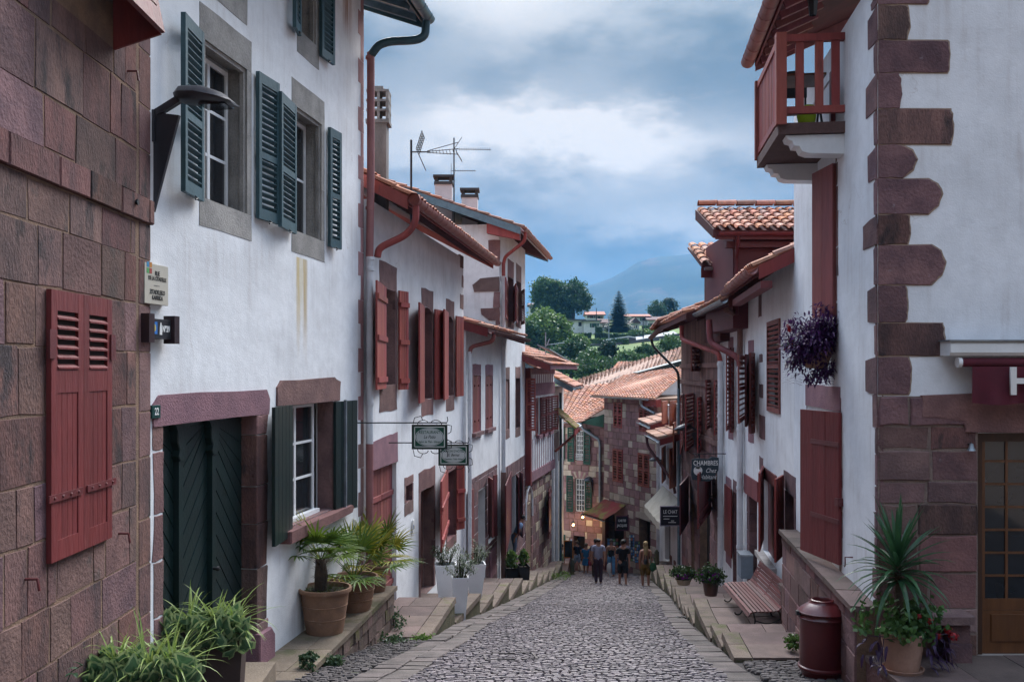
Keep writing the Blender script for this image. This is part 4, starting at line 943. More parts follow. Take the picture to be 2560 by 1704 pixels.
# ---------------------------------------------------------------- raised stone terrace before the white house
def make_terrace():
 r = thing('stone_terrace', 'mossy raised stone terrace with flag top before the white house', 'terrace', (0, 0, 0))
 zt = -2.02; A, B = (TERR(8.0), 8.0), (TERR(16.4), 16.4); F = Fac(A, B); o = F.o; rng = random.Random(8)
 wl = lambda y: -5.03 + .154 * y
 MB().hexa([(TERR(8) - .03, 8, -3.6), (TERR(16.35) - .03, 16.35, -3.6), (wl(16.35) - .3, 16.35, -3.6), (wl(8) - .3, 8, -3.6), (TERR(8) - .03, 8, zt - .06), (TERR(16.35) - .03, 16.35, zt - .06), (wl(16.35) - .3, 16.35, zt - .06), (wl(8) - .3, 8, zt - .06)]).obj('core', mat('damp_rubble_mortar', (.13, .105, .075), (.075, .07, .04), rough=.95, scale=3, bump=.6, bscale=40, fine=.3), r)
 R_ = Fac((TERR(8.0) - .0, 8.0), (TERR(16.4), 16.4))
 m2 = mat('mossy_rubble', (.15, .098, .085), (.10, .072, .060), rough=.95, scale=3, bump=.8, bscale=26, rnd=.35, hue=.015, fine=.35, patch=(.12, .115, .035), patch_lo=.54, patch_hi=.70, pscale=1.8)
 loc_root = bpy.data.objects.new('face', None)
 z = zt - .075
 for a in range(4):
  h = rng.uniform(.17, .26); y = 10.6
  while y < 16.35:
   L = min(rng.uniform(.16, .5), 16.38 - y)
   if z - h < g(y + L) - .35: y += L; continue
   x0, x1 = TERR(y), TERR(y + L); k = rng.uniform(-.015, .02)
   if L > .08: MB().hexa([(x0 - .1, y + .012, z - h + .01), (x0 + k, y + .012, z - h + .012), (x1 + k, y + L - .012, z - h + .012), (x1 - .1, y + L - .012, z - h + .012), (x0 - .1, y + .012, z - .006), (x0 + k - .006, y + .012, z - .008), (x1 + k - .006, y + L - .012, z - .008), (x1 - .1, y + L - .012, z - .006)]).obj('rubble_stone', m2, r)
   y += L
  z -= h
 m3 = mat('terrace_flag', (.20, .155, .115), (.135, .105, .078), rough=.85, scale=2, bump=.5, bscale=35, rnd=.14, fine=.25, patch=(.085, .088, .035), patch_lo=.50, patch_hi=.68, pscale=1.5)
 y = 8.2
 while y < 16.3:
  L = min(rng.uniform(.7, 1.2), 16.42 - y); L = 16.42 - y if 16.42 - y - L < .3 else L
  xs = [TERR(y) + .03, TERR(y + L) + .03]; mid = rng.uniform(.38, .5)
  for s0, s1 in ((0, mid), (mid, 1.0)):
   X = lambda i, s: xs[i] * (1 - s) + (wl(y + (L if i else 0)) - .02) * s
   MB().hexa([(X(0, s0) - (.004 if s0 else 0), y + .005, zt - .07), (X(0, s1) + .004, y + .005, zt - .07), (X(1, s1) + .004, y + L - .005, zt - .07), (X(1, s0) - (.004 if s0 else 0), y + L - .005, zt - .07),
        (X(0, s0) - (.004 if s0 else 0), y + .005, zt + rng.uniform(-.003, .004)), (X(0, s1) + .004, y + .005, zt), (X(1, s1) + .004, y + L - .005, zt), (X(1, s0) - (.004 if s0 else 0), y + L - .005, zt)]).obj('flagstone', m3, r)
  y += L
 # raised step in front of the door
 MB().hexa([(-3.42, 7.0, zt + .002), (-2.62, 7.0, zt + .002), (-2.78, 11.3, zt + .002), (-3.30, 11.3, zt + .002), (-3.42, 7.0, zt + .25), (-2.62, 7.0, zt + .25), (-2.78, 11.3, zt + .25), (-3.30, 11.3, zt + .25)]).obj('door_step', m3, r)
 return r
make_terrace()
# ---------------------------------------------------------------- white house with brick-red shutters and rose gutter
FL2 = Fac((-2.45, 16.5), (-1.28, 25.3))
def thin_window(F, r, w, stone=PINKSTONE, lint=.4, sill=.4, arch=0, glass=True):
 surround(F, r, w, stone, lint=lint, sill=sill, jamb=.10, amp=.018, th=.008)
 if glass: window(F, r, (w[0] + .02, w[1] - .02, w[2] + .02, w[3] - .02), BROWNWOOD, GLASS, 2, 3, depth=.24, fw=.05, panes=False)
 if arch:
  u0, u1, z1 = w[0], w[1], w[3]; o = F.o; n = 8; pts = [(u0, z1)] + [(u0 + (u1 - u0) * k / n, z1 - arch * (1 - sin(pi * k / n))) for k in range(n + 1)] + [(u1, z1)]
  MB().prism(pts[::-1], -o * .22, o * .006).obj('arch_stone', stone, r)
def red_shutter(F, r, x0, x1, ref, yt, yb, m=REDWOOD2, d0=.07, d1=.07, planks=4, straps=(), style='plank', sep=True, **k):
 a, b, z0, z1 = F.R(x0, x1, yt, yb, ref, d=max(d0, d1)); a2, b2 = F.U(x0, d0), F.U(x1, d1)
 return panel(F, r, (a2, d0), (b2, d1), z0, z1, style, m, planks=planks, straps=straps, sep=sep, **k)
def house_L2():
 F = FL2; o = F.o; r = F.root('white_house', 'white house with brick-red plank shutters and a long rose eave gutter', 'house')
 A = (F.U(952), F.U(988), F.Z(985, 961), F.Z(985, 727), .26); B = (F.U(1056), F.U(1080), F.Z(1079, 995), F.Z(1079, 772), .26); Cw = (F.U(1117), F.U(1133), F.Z(1132, 988), F.Z(1132, 793), .26)
 G_ = (F.U(930), F.U(991), -2.9, F.Z(991, 1154), .18); V = F.R(1014, 1030, 1214, 1258); V = V[:4] + (.25,)
 D = (F.U(1051), F.U(1084), -3.2, F.Z(1070, 1218), .30); E = (F.U(1117), F.U(1139), F.Z(1120, 1352), F.Z(1120, 1180), .26)
 wall(F, r, -4.6, 4.6, [A, B, Cw, G_, V, D, E], STUCCO, depth=5.0)
 thin_window(F, r, A, lint=.46, sill=.48); thin_window(F, r, B, lint=.40, sill=.36, arch=.10); thin_window(F, r, Cw, lint=.40, sill=.36, arch=.10)
 red_shutter(F, r, 941, 964, 941, 700, 974, d0=.26, d1=.05, straps=(.09, .48, .86)); red_shutter(F, r, 997, 1020, 997, 722, 975, d0=.05, d1=.14, straps=(.09, .48, .86))
 red_shutter(F, r, 1048, 1060, 1048, 755, 1008, d0=.25, d1=.05, planks=3); red_shutter(F, r, 1087, 1109, 1087, 770, 1000, d0=.05, d1=.12)
 red_shutter(F, r, 1110, 1120, 1110, 772, 1000, d0=.22, d1=.05, planks=3); red_shutter(F, r, 1140, 1158, 1140, 787, 992, d0=.05, d1=.12)
 # ground floor: stable doors, vent, door, window
 MB().prism(blob_outline([(F.U(924), G_[3]), (F.U(993), G_[3]), (F.U(993), F.Z(992, 1080)), (F.U(975), F.Z(975, 1085)), (F.U(924), F.Z(930, 1108))], .015), -o * .05, o * .014).obj('lintel', MAUVE, r)
 um = (G_[0] + G_[1]) / 2
 for a, b in ((G_[0], um - .005), (um + .005, G_[1])): panel(F, r, (a, -.10), (b, -.10), G_[2], G_[3], 'plank', REDWOOD3, planks=4, sep=True, straps=(.2, .8), name='stable_door')
 surround(F, r, V, PINKSTONE, lint=.16, sill=.24, jamb=.10, amp=.012, th=.008)
 MB().box(V[0], V[1], min(-o * .2, -o * .18), max(-o * .2, -o * .18), V[2], V[3]).obj('vent_grille', IRON, r)
 surround(F, r, D, PINKSTONE, lint=.42, sill=0, jamb=.16, parts=('lintel', 'jamb'), amp=.02, th=.008)
 panel(F, r, (D[0], -.26), (D[1], -.26), D[2], D[3], 'plank', BROWNWOOD, planks=5, sep=True, name='door')
 surround(F, r, E, PINKSTONE, lint=.25, sill=.22, jamb=.10, amp=.012, th=.008); window(F, r, E, BROWNWOOD, GLASS, 2, 3, depth=.24, panes=False)
 red_shutter(F, r, 1103, 1119, 1103, 1203, 1380, d0=.45, d1=.05, straps=(.15, .6)); red_shutter(F, r, 1141, 1161, 1141, 1172, 1338, d0=.05, d1=.20, straps=(.15, .6))
 # painted stones up the far corner
 for i, (yt, yb) in enumerate(((640, 672), (690, 720), (738, 775), (800, 830))):
  a, b, z0, z1 = F.R(1150 + (i % 2) * 4, 1160, yt, yb, 1158); MB().prism(blob_outline([(a, z0), (F.L - .004, z0), (F.L - .004, z1), (a, z1)], .02), -o * .05, o * .005).obj('quoin', PINKSTONE, r)
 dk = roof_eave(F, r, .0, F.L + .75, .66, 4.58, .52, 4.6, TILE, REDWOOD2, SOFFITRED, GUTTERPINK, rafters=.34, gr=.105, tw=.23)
 # swan neck from the gutter end back to the pipe of the neighbour
 neck = bend([(.06, o * .80, 4.52), (.06, o * .80, 4.18), (.10, o * .62, 3.98), (.02, o * .16, 3.76), (.0, o * .14, 3.6)], 4, .14)
 pipe_run(r, neck, .062, REDWOOD2, 'swan_neck')
 MB().lathe([(.108, -.03), (.108, .03), (0, .03)], 14).obj('gutter_end', REDWOOD2, dk, loc=(-.05, o * .795, 4.57), rot=(0, pi / 2, 0), smooth=True)
 # tall grey chimney behind
 t = thing('chimney', 'tall grey concrete chimney behind the white house pipe', 'chimney', (-2.36, 17.9, 5.2)); CH = mat('grey_render', (.20, .19, .185), (.12, .115, .115), rough=.95, scale=2, bump=.4, bscale=30, fine=.25, stretch=(2, 2, .5))
 MB().box(-.30, .04, -.17, .17, -.6, 1.02).obj('shaft', CH, t); MB().box(-.34, .09, -.21, .21, 1.02, 1.09).obj('ledge', CH, t)
 for k in range(3):
  for x in (-.31, -.13, .03): MB().box(x, x + .05, -.19, .19, 1.10 + k * .18, 1.24 + k * .18).obj('cowl_post', CH, t)
  MB().box(-.33, .085, -.20, .20, 1.24 + k * .18, 1.28 + k * .18).obj('cowl_slab', CH, t)
 MB().box(-.22, -.03, -.12, .12, 1.64, 1.72).obj('cap', CH, t)
 tg = thing('meter_tag', 'tiny white utility tag with blue and yellow badge beside the doorway', 'tag', F.W(F.U(1030), .02, F.Z(1030, 1314)), F.ang)
 MB().box(-.06, .06, min(0, o * .02), max(0, o * .02), -.13, .13).obj('plate', WHITE, tg); MB().box(-.04, .0, min(o * .021, o * .024), max(o * .021, o * .024), -.06, .03).obj('badge', mat('badge_blue', (.03, .12, .4), bump=0), tg)
 MB().box(.0, .04, min(o * .021, o * .024), max(o * .021, o * .024), -.06, .0).obj('badge', mat('badge_yellow', (.55, .42, .04), bump=0), tg)
house_L2()
# ---------------------------------------------------------------- low white house with lean eave, tall white house behind it
FL3 = Fac((-1.21, 25.2), (-.41, 30.5)); FL3b = Fac((-.41, 30.5), (.50, 36.6)); FL3s = Fac((-.41, 30.49), (-5.35, 31.23))
def house_L3():
 F = FL3; o = F.o; r = F.root('white_house', 'low white house with two narrow closed shutters and a wavy gutter', 'house')
 w1 = (F.U(1182), F.U(1201), F.Z(1190, 1080), F.Z(1190, 938), .14); w2 = (F.U(1214), F.U(1231), F.Z(1222, 1070), F.Z(1222, 938), .14)
 d1 = (F.U(1195), F.U(1213), -4.9, F.Z(1205, 1222), .3); s1 = (F.U(1221), F.U(1237), F.Z(1228, 1352), F.Z(1228, 1200), .2)
 wall(F, r, -6, 2.75, [w1, w2, d1, s1], STUCCO, depth=4.5)
 for w in (w1, w2):
  surround(F, r, w, MAUVE, lint=.32, sill=.12, jamb=.06, amp=.015, th=.008); um = (w[0] + w[1]) / 2
  for a, b in ((w[0], um - .004), (um + .004, w[1])):
   s = panel(F, r, (a, -.03), (b, -.03), w[2], w[3], 'plank', REDWOOD3, planks=2, sep=True)
   for zf in (.2, .82): MB().lathe([(.03, 0), (.03, .03), (0, .035)], 8).obj('shutter_knob', REDIRON, s, loc=((b - a) * .5, o * .02, (w[3] - w[2]) * zf), rot=(-o * pi / 2, 0, 0))
  MB().prism([(w[0] - .12, w[2] - .10), (w[1] + .15, w[2] - .10), (w[1] + .15, w[2]), (w[0] - .12, w[2])], -o * .04, o * .10, .02).obj('sill_ledge', PURPLESTONE, r)
 zb = F.Z(1175, 1199)
 courses(F, r, F.U(1173), F.U(1242), -5.2, zb, PURPLESTONE, rh=(.3, .5), bw=(.5, .9), holes=[d1, s1], th=.012, rng=random.Random(31))
 panel(F, r, (d1[0], -.26), (d1[1], -.26), d1[2], d1[3], 'plank', IRON, planks=3, name='door'); window(F, r, s1, BROWNWOOD, GLASS, 2, 2, depth=.18, panes=False)
 red_shutter(F, r, 1170, 1184, 1172, 1228, 1420, REDWOOD3, .05, .05, 3); red_shutter(F, r, 1221, 1232, 1224, 1203, 1352, REDWOOD3, .05, .30, 3); red_shutter(F, r, 1234, 1243, 1236, 1190, 1345, REDWOOD3, .05, .12, 3)
 red_shutter(F, r, 1225, 1239, 1226, 1378, 1446, MAUVE, .03, .03, 3, name='cellar_hatch')
 roof_eave(F, r, -.1, F.L + 1.6, .58, 2.70, .30, 3.2, TILE, REDWOOD, SOFFITRED, SOFFITRED, rafters=.34, gr=.10, tw=.2)
 u = F.U(1172, .1); zt = 2.55
 pipe_run(r, bend([(.15, o * .72, 2.66), (.15, o * .70, 2.42), (.10, o * .12, 2.28), (.05, o * .09, 2.1)], 4, .12), .055, REDWOOD3, 'swan_neck'); pipe_run(r, [(.05, o * .09, 2.15), (.05, o * .09, -4.3)], .055, PIPEWHITE)
 for z in (.9, -.6, -2.2): MB().tube([(.05, o * .09, z), (.05, o * .09, z - .05)], .064, 12).obj('pipe_collar', PIPEWHITE, r)
 F = FL3b; o = F.o; r = F.root('white_house', 'tall white house with blue-grey verge board and red louvred shutters', 'house')
 v1 = F.R(1270, 1283, 690, 800, 1270) + (.2,); v2 = F.R(1291, 1302, 700, 800, 1291) + (.2,)
 m1 = F.R(1262, 1273, 948, 1076, 1262) + (.14,); m2 = F.R(1289, 1300, 945, 1072, 1289) + (.2,)
 gd = (F.U(1266), F.U(1290), -5.9, F.Z(1275, 1195), .3); g2 = F.R(1292, 1303, 1195, 1330, 1292) + (.2,)
 wall(F, r, -7.5, 6.3, [v1, v2, m1, m2, gd, g2], STUCCO, depth=5.0)
 for w in (v1, v2): thin_window(F, r, w, lint=.6, sill=.25)
 for (x0, x1, d0, d1) in ((1264, 1270, .35, .05), (1283, 1289, .05, .4), (1290, 1295, .35, .05), (1303, 1311, .05, .3)): red_shutter(F, r, x0, x1, 1285, 706, 800, REDWOOD, d0, d1, style='louvre', sep=False, mid=.5)
 surround(F, r, m1, PINKSTONE, lint=.4, sill=.3, jamb=.08, th=.008); panel(F, r, (m1[0], -.05), (m1[1], -.05), m1[2], m1[3], 'plank', BROWNWOOD, planks=3)
 surround(F, r, m2, PINKSTONE, lint=.4, sill=.3, jamb=.08, th=.008); window(F, r, m2, BROWNWOOD, GLASS, 1, 3, depth=.2, panes=False)
 u = m2[1] + .1; ux = F.U(1312)
 panel(F, r, (F.U(1312), .05), (F.U(1312) - .05, .42), F.Z(1312, 1076), F.Z(1312, 945), 'louvre', REDWOOD2, sep=True, slat=.10, mid=.5, stile=.05, th=.04)
 zb = F.Z(1259, 1170)
 courses(F, r, F.U(1252), F.L - .01, -7.2, zb, PURPLESTONE, rh=(.3, .5), bw=(.5, .9), holes=[gd, g2], th=.012, rng=random.Random(32))
 MB().box(gd[0], gd[1], min(-o * .5, -o * .45), max(-o * .5, -o * .45), gd[2], gd[3]).obj('dark_room', INTERIOR, r); window(F, r, g2, BROWNWOOD, GLASS, 1, 3, depth=.2, panes=False)
 red_shutter(F, r, 1264, 1278, 1270, 1208, 1378, DEEPRED, .5, .05, 3); red_shutter(F, r, 1291, 1297, 1292, 1196, 1345, DEEPRED, .05, .3, 3); red_shutter(F, r, 1299, 1307, 1300, 1188, 1352, DEEPRED, .05, .25, 3)
 zq = lambda py: EYE - (py - HOR) / FPX * 30.5
 S = FL3s
 QS = lambda pts, m=PINKSTONE: MB().prism(blob_outline([(F.loc(*S.W(S.U(px), .012, 0).to_2d())[0], EYE - (py - HOR) / FPX * S.hit(px)[1]) for px, py in pts], .0), 0, 0)
 for pts in ([(1221, 600), (1249, 600), (1249, 660), (1236, 656), (1236, 640), (1221, 640)], [(1182, 712), (1202, 695), (1249, 692), (1249, 728), (1186, 730)], [(1235, 730), (1249, 730), (1249, 768), (1232, 768)], [(1202, 770), (1249, 770), (1249, 800), (1222, 800), (1204, 786)], [(1240, 800), (1249, 800), (1249, 812), (1238, 812)]):
  q = [(S.U(px), EYE - (py - HOR) / FPX * S.hit(px)[1]) for px, py in pts]; mb = MB().prism(blob_outline(q, .015, 2), -S.o * .05, S.o * .014)
  R_ = Matrix.Rotation(S.ang - F.ang, 4, 'Z'); off = Vector((*F.loc(S.a.x, S.a.y), 0)); mb.v = [tuple(R_ @ Vector(p) + off) for p in mb.v]; mb.obj('quoin', PINKSTONE, r)
 roof_eave(F, r, -.35, F.L + 1.2, .72, 6.08, .36, 4.9, TILE, PIPEWHITE, SOFFITRED, GUTTERPINK, rafters=.34, gr=.09, tw=.22, verge_m=BLUEZINC)
 # red boxed eave end and swan neck on the near side
 MB().hexa([(-.30, o * .70, 5.75), (-.02, o * .70, 5.75), (-.02, -o * .35, 5.98), (-.30, -o * .35, 5.98), (-.30, o * .70, 6.02), (-.02, o * .70, 6.02), (-.02, -o * .35, 6.36), (-.30, -o * .35, 6.36)]).obj('boxed_eave', REDWOOD2, r)
 pipe_run(r, bend([(-.12, o * .86, 6.02), (-.12, o * .84, 5.72), (.2, o * .16, 5.28), (.25, o * .10, 5.05)], 4, .14), .055, REDWOOD2, 'swan_neck'); pipe_run(r, [(.25, o * .10, 5.1), (.25, o * .10, 4.62)], .06, REDWOOD2); pipe_run(r, [(.25, o * .10, 4.64), (.25, o * .10, -1.6)], .07, PIPEWHITE); pipe_run(r, [(.25, o * .11, -1.6), (.25, o * .11, -5.3)], .085, BROWNWOOD)
 MB().tube([(.25, o * .10, 4.66), (.25, o * .10, 4.5)], [.13, .08], 12).obj('pipe_hopper', PIPEWHITE, r)
 for (x0, x1, yt, yb, lab, Y) in ((1085, 1132, 437, 530, 'left white chimney with slab cap on the tall white house', 32.5), (1152, 1196, 470, 560, 'right white chimney with slab cap on the tall white house', 33.2)):
  a = P(x0, yb, Y); b = P(x1, yt, Y); t = thing('chimney', lab, 'chimney', (a.x, Y, a.z)); w = b.x - a.x; h = b.z - a.z; cap = .32
  MB().box(.03, w - .03, 0, .5, -.8, h - cap).obj('shaft', PIPEWHITE, t); MB().box(0, w, -.03, .53, h - cap, h - cap + .10).obj('ledge', mat('dark_cap', (.07, .07, .072), rough=.9, bump=.3), t)
  for x in (.03, w - .12): MB().box(x, x + .09, .0, .5, h - cap + .10, h - .08).obj('cap_leg', MATS['dark_cap'], t)
  MB().box(-.03, w + .03, -.06, .56, h - .08, h).obj('cap_slab', MATS['dark_cap'], t)
house_L3()
# ---------------------------------------------------------------- half-timbered house, small house beyond
FL4 = Fac((.50, 36.6), (1.74, 42.5))
def house_L4():
 F = FL4; o = F.o; r = F.root('timbered_house', 'half-timbered house with mauve beams over a pink stone ground floor', 'house')
 zb = F.Z(1321, 1195); zt = 1.75
 wins = [F.R(a, b, 995, 1090, 1326) for a, b in ((1334, 1341), (1348, 1355), (1363, 1370))]
 wall(F, r, zb, zt, [w + (.2,) for w in wins], STUCCO, depth=4, d=.12, name='upper_wall'); wall(F, r, -9.2, zb - .01, [], MORTAR, depth=4, name='lower_wall')
 bm = MAUVE
 def beam(u0, u1, z0, z1, t=.03): MB().box(u0, u1, min(o * .10, o * (.12 + t)), max(o * .10, o * (.12 + t)), z0, z1).obj('beam', bm, r)
 beam(0, F.L, zb - .12, zb + .26, .06); z1 = F.Z(1321, 990); z2 = F.Z(1321, 966); beam(0, F.L, z1, z2 + .12, .05); beam(0, F.L, zt - .25, zt, .05)
 MB().box(-.03, .22, min(-o * .1, o * .22), max(-o * .1, o * .22), zb - .2, zt).obj('corner_post', REDWOOD, r)
 n = 13
 for i in range(1, n):
  u = F.L * i / n
  MB().box(u - .045, u + .045, min(o * .10, o * .14), max(o * .10, o * .14), z2 + .125, zt - .255).obj('stud', bm, r)
  zz = min(w[2] for w in wins) - .1
  MB().box(u - .045, u + .045, min(o * .10, o * .14), max(o * .10, o * .14), zb + .265, zz).obj('stud', bm, r)
 for i, w in enumerate(wins):
  window(F, r, w, BROWNWOOD, GLASS, 1, 3, depth=.1, panes=False, d=.12); MB().box(w[0] - .1, w[1] + .1, min(o * .1, o * .26), max(o * .1, o * .26), w[2] - .14, w[2] - .004).obj('sill', bm, r)
  ww = (w[1] - w[0]) * .95
  panel(F, r, (w[0] - ww, .20), (w[0] - .01, .16), w[2], w[3], 'louvre', REDWOOD, slat=.09, stile=.06, mid=.5); panel(F, r, (w[1] + .01, .16), (w[1] + ww, .34), w[2], w[3], 'louvre', REDWOOD, slat=.09, stile=.06, mid=.5)
 nd = F.R(1314, 1327, 1262, 1440, 1320); ps = F.R(1353, 1375, 1228, 1345, 1353)
 courses(F, r, 0, F.L, -8.4, zb - .02, PINKSTONE, rh=(.26, .40), bw=(.35, .75), holes=[nd], th=.02, gap=.035, rng=random.Random(41), mats=[PINKSTONE, PINKSTONE, PINKSTONE, CREAMSTONE])
 MB().box(nd[0], nd[1], min(-o * .3, -o * .2), max(-o * .3, -o * .2), nd[2], nd[3]).obj('niche_back', INTERIOR, r)
 uc = (nd[0] + nd[1]) / 2; hw = (nd[1] - nd[0]) / 2
 for s in (-1, 1): MB().tube([(uc + s * hw * 1.25, o * .03, nd[3] - .5), (uc + s * hw * 1.2, o * .03, nd[3] + .2), (uc + s * hw * .8, o * .03, nd[3] + .55), (uc, o * .03, nd[3] + .75)], .05, 6).obj('arch_trim', WHITEPAINT, r)
 panel(F, r, (ps[0], .32), (ps[1], .05), ps[2], ps[3], 'plank', DEEPRED, planks=4, sep=True, straps=(.12, .88))
 roof_eave(F, r, -.9, F.L + .2, 1.1, 1.80, .36, 4.0, TILE, MAUVE, SOFFITRED, None, rafters=.4, tw=.2, verge_m=REDWOOD)
 MB().hexa([(-.2, o * 1.0, 2.42), (F.L - 1.5, o * 1.0, 2.05), (F.L - 1.5, o * .5, 2.25), (-.2, o * .5, 2.60), (-.2, o * 1.0, 2.47), (F.L - 1.5, o * 1.0, 2.10), (F.L - 1.5, o * .5, 2.30), (-.2, o * .5, 2.65)]).obj('zinc_flashing', ZINC, r)
 F = Fac((1.86, 43.0), (2.55, 47.6)); o = F.o; r = F.root('corner_house', 'narrow house with pale blue eave and mossy porch roof past the timbered house', 'house')
 wall(F, r, -9.5, .9, [], STUCCO, depth=3.5)
 for i in range(8): MB().box(.2 + i * .5, .3 + i * .5, min(0, o * .02), max(0, o * .02), -2.6, -1.2).obj('stud', MAUVE, r)
 roof_eave(F, r, -.2, F.L, .85, .86, .5, 3.2, TILE, BLUEZINC, SOFFITRED, BLUEZINC, rafters=.5, tw=.26, verge_m=BLUEZINC)
 mb = MB(); tile_patch(mb, (-.5, o * 1.0, -.95), (1.6, o * 1.0, -.95), (1.6, o * .02, -.1), (-.5, o * .02, -.1), tw=.2, tl=.3); stuff(mb.obj('porch_tiles', TILEMOSS, r))
 MB().box(-.5, 1.6, min(o * .95, o * 1.0), max(o * .95, o * 1.0), -1.22, -.97).obj('porch_fascia', REDWOOD2, r); MB().hexa([(1.65, o * 1.05, -1.0), (2.9, o * 1.05, -1.0), (2.9, o * .02, -.5), (1.65, o * .02, -.5), (1.65, o * 1.05, -.95), (2.9, o * 1.05, -.95), (2.9, o * .02, -.45), (1.65, o * .02, -.45)]).obj('zinc_porch', ZINC, r)
 pipe_run(r, [(1.4, o * 1.05, -1.1), (1.2, o * .6, -1.5), (-.1, o * .1, -1.95)], .055, REDWOOD2, 'branch_pipe'); pipe_run(r, [(.15, o * .12, -1.9), (.15, o * .12, -7.6)], .075, PIPEWHITE); pipe_run(r, [(2.2, o * .1, .6), (2.2, o * .1, -7.9)], .06, GUTTERTEAL)
 MB().box(1.0, 1.35, min(o * .01, o * .05), max(o * .01, o * .05), -8.0, -2.5).obj('door_frame', REDWOOD3, r)
house_L4()
# ---------------------------------------------------------------- aerials
def aerial(px, pyt, pyb, Y, label, kind):
 b = P(px, pyb, Y); h = P(px, pyt, Y).z - b.z; k = Y / FPX
 t = thing('tv_aerial', label, 'aerial', b)
 m = mat('dull_aluminium', (.05, .05, .055), rough=.5, var=.2, bump=.1, metal=.5)
 MB().tube([(0, 0, -.6), (0, 0, h)], .022, 8).obj('mast', m, t)
 if kind == 'grid':
  zc = h - 30 * k; q = MB().tube([(0, 0, zc), (180 * k, 0, zc + 22 * k)], .010, 6).obj('boom', m, t) if False else None
  for s, (dx, dz) in ((1, (30, 44)), (-1, (34, -40))):
   a = Vector((16 * k, 0, zc)); e = Vector((dx * k, 0, zc + dz * k)); d = (e - a); nrm = Vector((0, 1, 0))
   rf = MB()
   for yy in (-.28, -.09, .09, .28): rf.tube([a + nrm * yy, a + d + nrm * yy], .008, 5)
   for i in range(9): rf.tube([a + d * (i / 8) + nrm * -.28, a + d * (i / 8) + nrm * .28], .007, 5)
   rf.obj('reflector', m, t)
  bm = MB()
  for z0, z1 in ((6, 24), (2, 8), (-4, -6)): bm.tube([(40 * k, 0, zc + z0 * k * .4), (118 * k, 0, zc + z1 * k)], .008, 5)
  for i in range(9): x = (46 + i * 8.5) * k; bm.tube([(x, -.12 - .02 * i, zc), (x, .12 + .02 * i, zc)], .006, 5)
  bm.obj('director_boom', m, t); MB().tube([(0, 0, zc), (44 * k, 0, zc)], .014, 6).obj('arm', m, t)
 else:
  zc = h - 28 * k
  bm = MB().tube([(-4 * k, 0, zc), (92 * k, 0, zc - 1 * k)], .010, 6)
  for i in range(14): x = (14 + i * 5.8) * k; bm.tube([(x, 0, zc - .05), (x, 0, zc + .05)], .005, 5); bm.tube([(x, -.14, zc), (x, .14, zc)], .005, 5)
  bm.obj('director_boom', m, t)
  rf = MB().tube([(0, 0, zc), (20 * k, 0, zc + 30 * k)], .010, 5);
  for yy in (-.15, .15): rf.tube([(4 * k, yy, zc - 4 * k), (20 * k, yy, zc - 30 * k)], .007, 5)
  for i in range(5): rf.tube([((6 + i * 3.4) * k, -.15, zc - (6 + i * 6) * k), ((6 + i * 3.4) * k, .15, zc - (6 + i * 6) * k)], .006, 5)
  rf.obj('reflector', m, t)
  z2 = h - 82 * k; b2 = MB().tube([(-6 * k, 0, z2), (54 * k, 0, z2)], .009, 6)
  for i in range(9): x = (4 + i * 6) * k; b2.tube([(x, -.12, z2), (x, .12, z2)], .006, 5); b2.tube([(x, 0, z2 - .03), (x, 0, z2 + .03)], .006, 5)
  b2.tube([(-7 * k, 0, z2 - 18 * k), (-7 * k, 0, z2 + 18 * k)], .008, 5); b2.obj('lower_boom', m, t)
aerial(1028, 350, 480, 19.0, 'leaning tv aerial with V-shaped mesh reflector on the eave', 'grid')
aerial(1135, 345, 520, 31.0, 'tall double-boomed tv aerial between the two white chimneys', 'yagi')
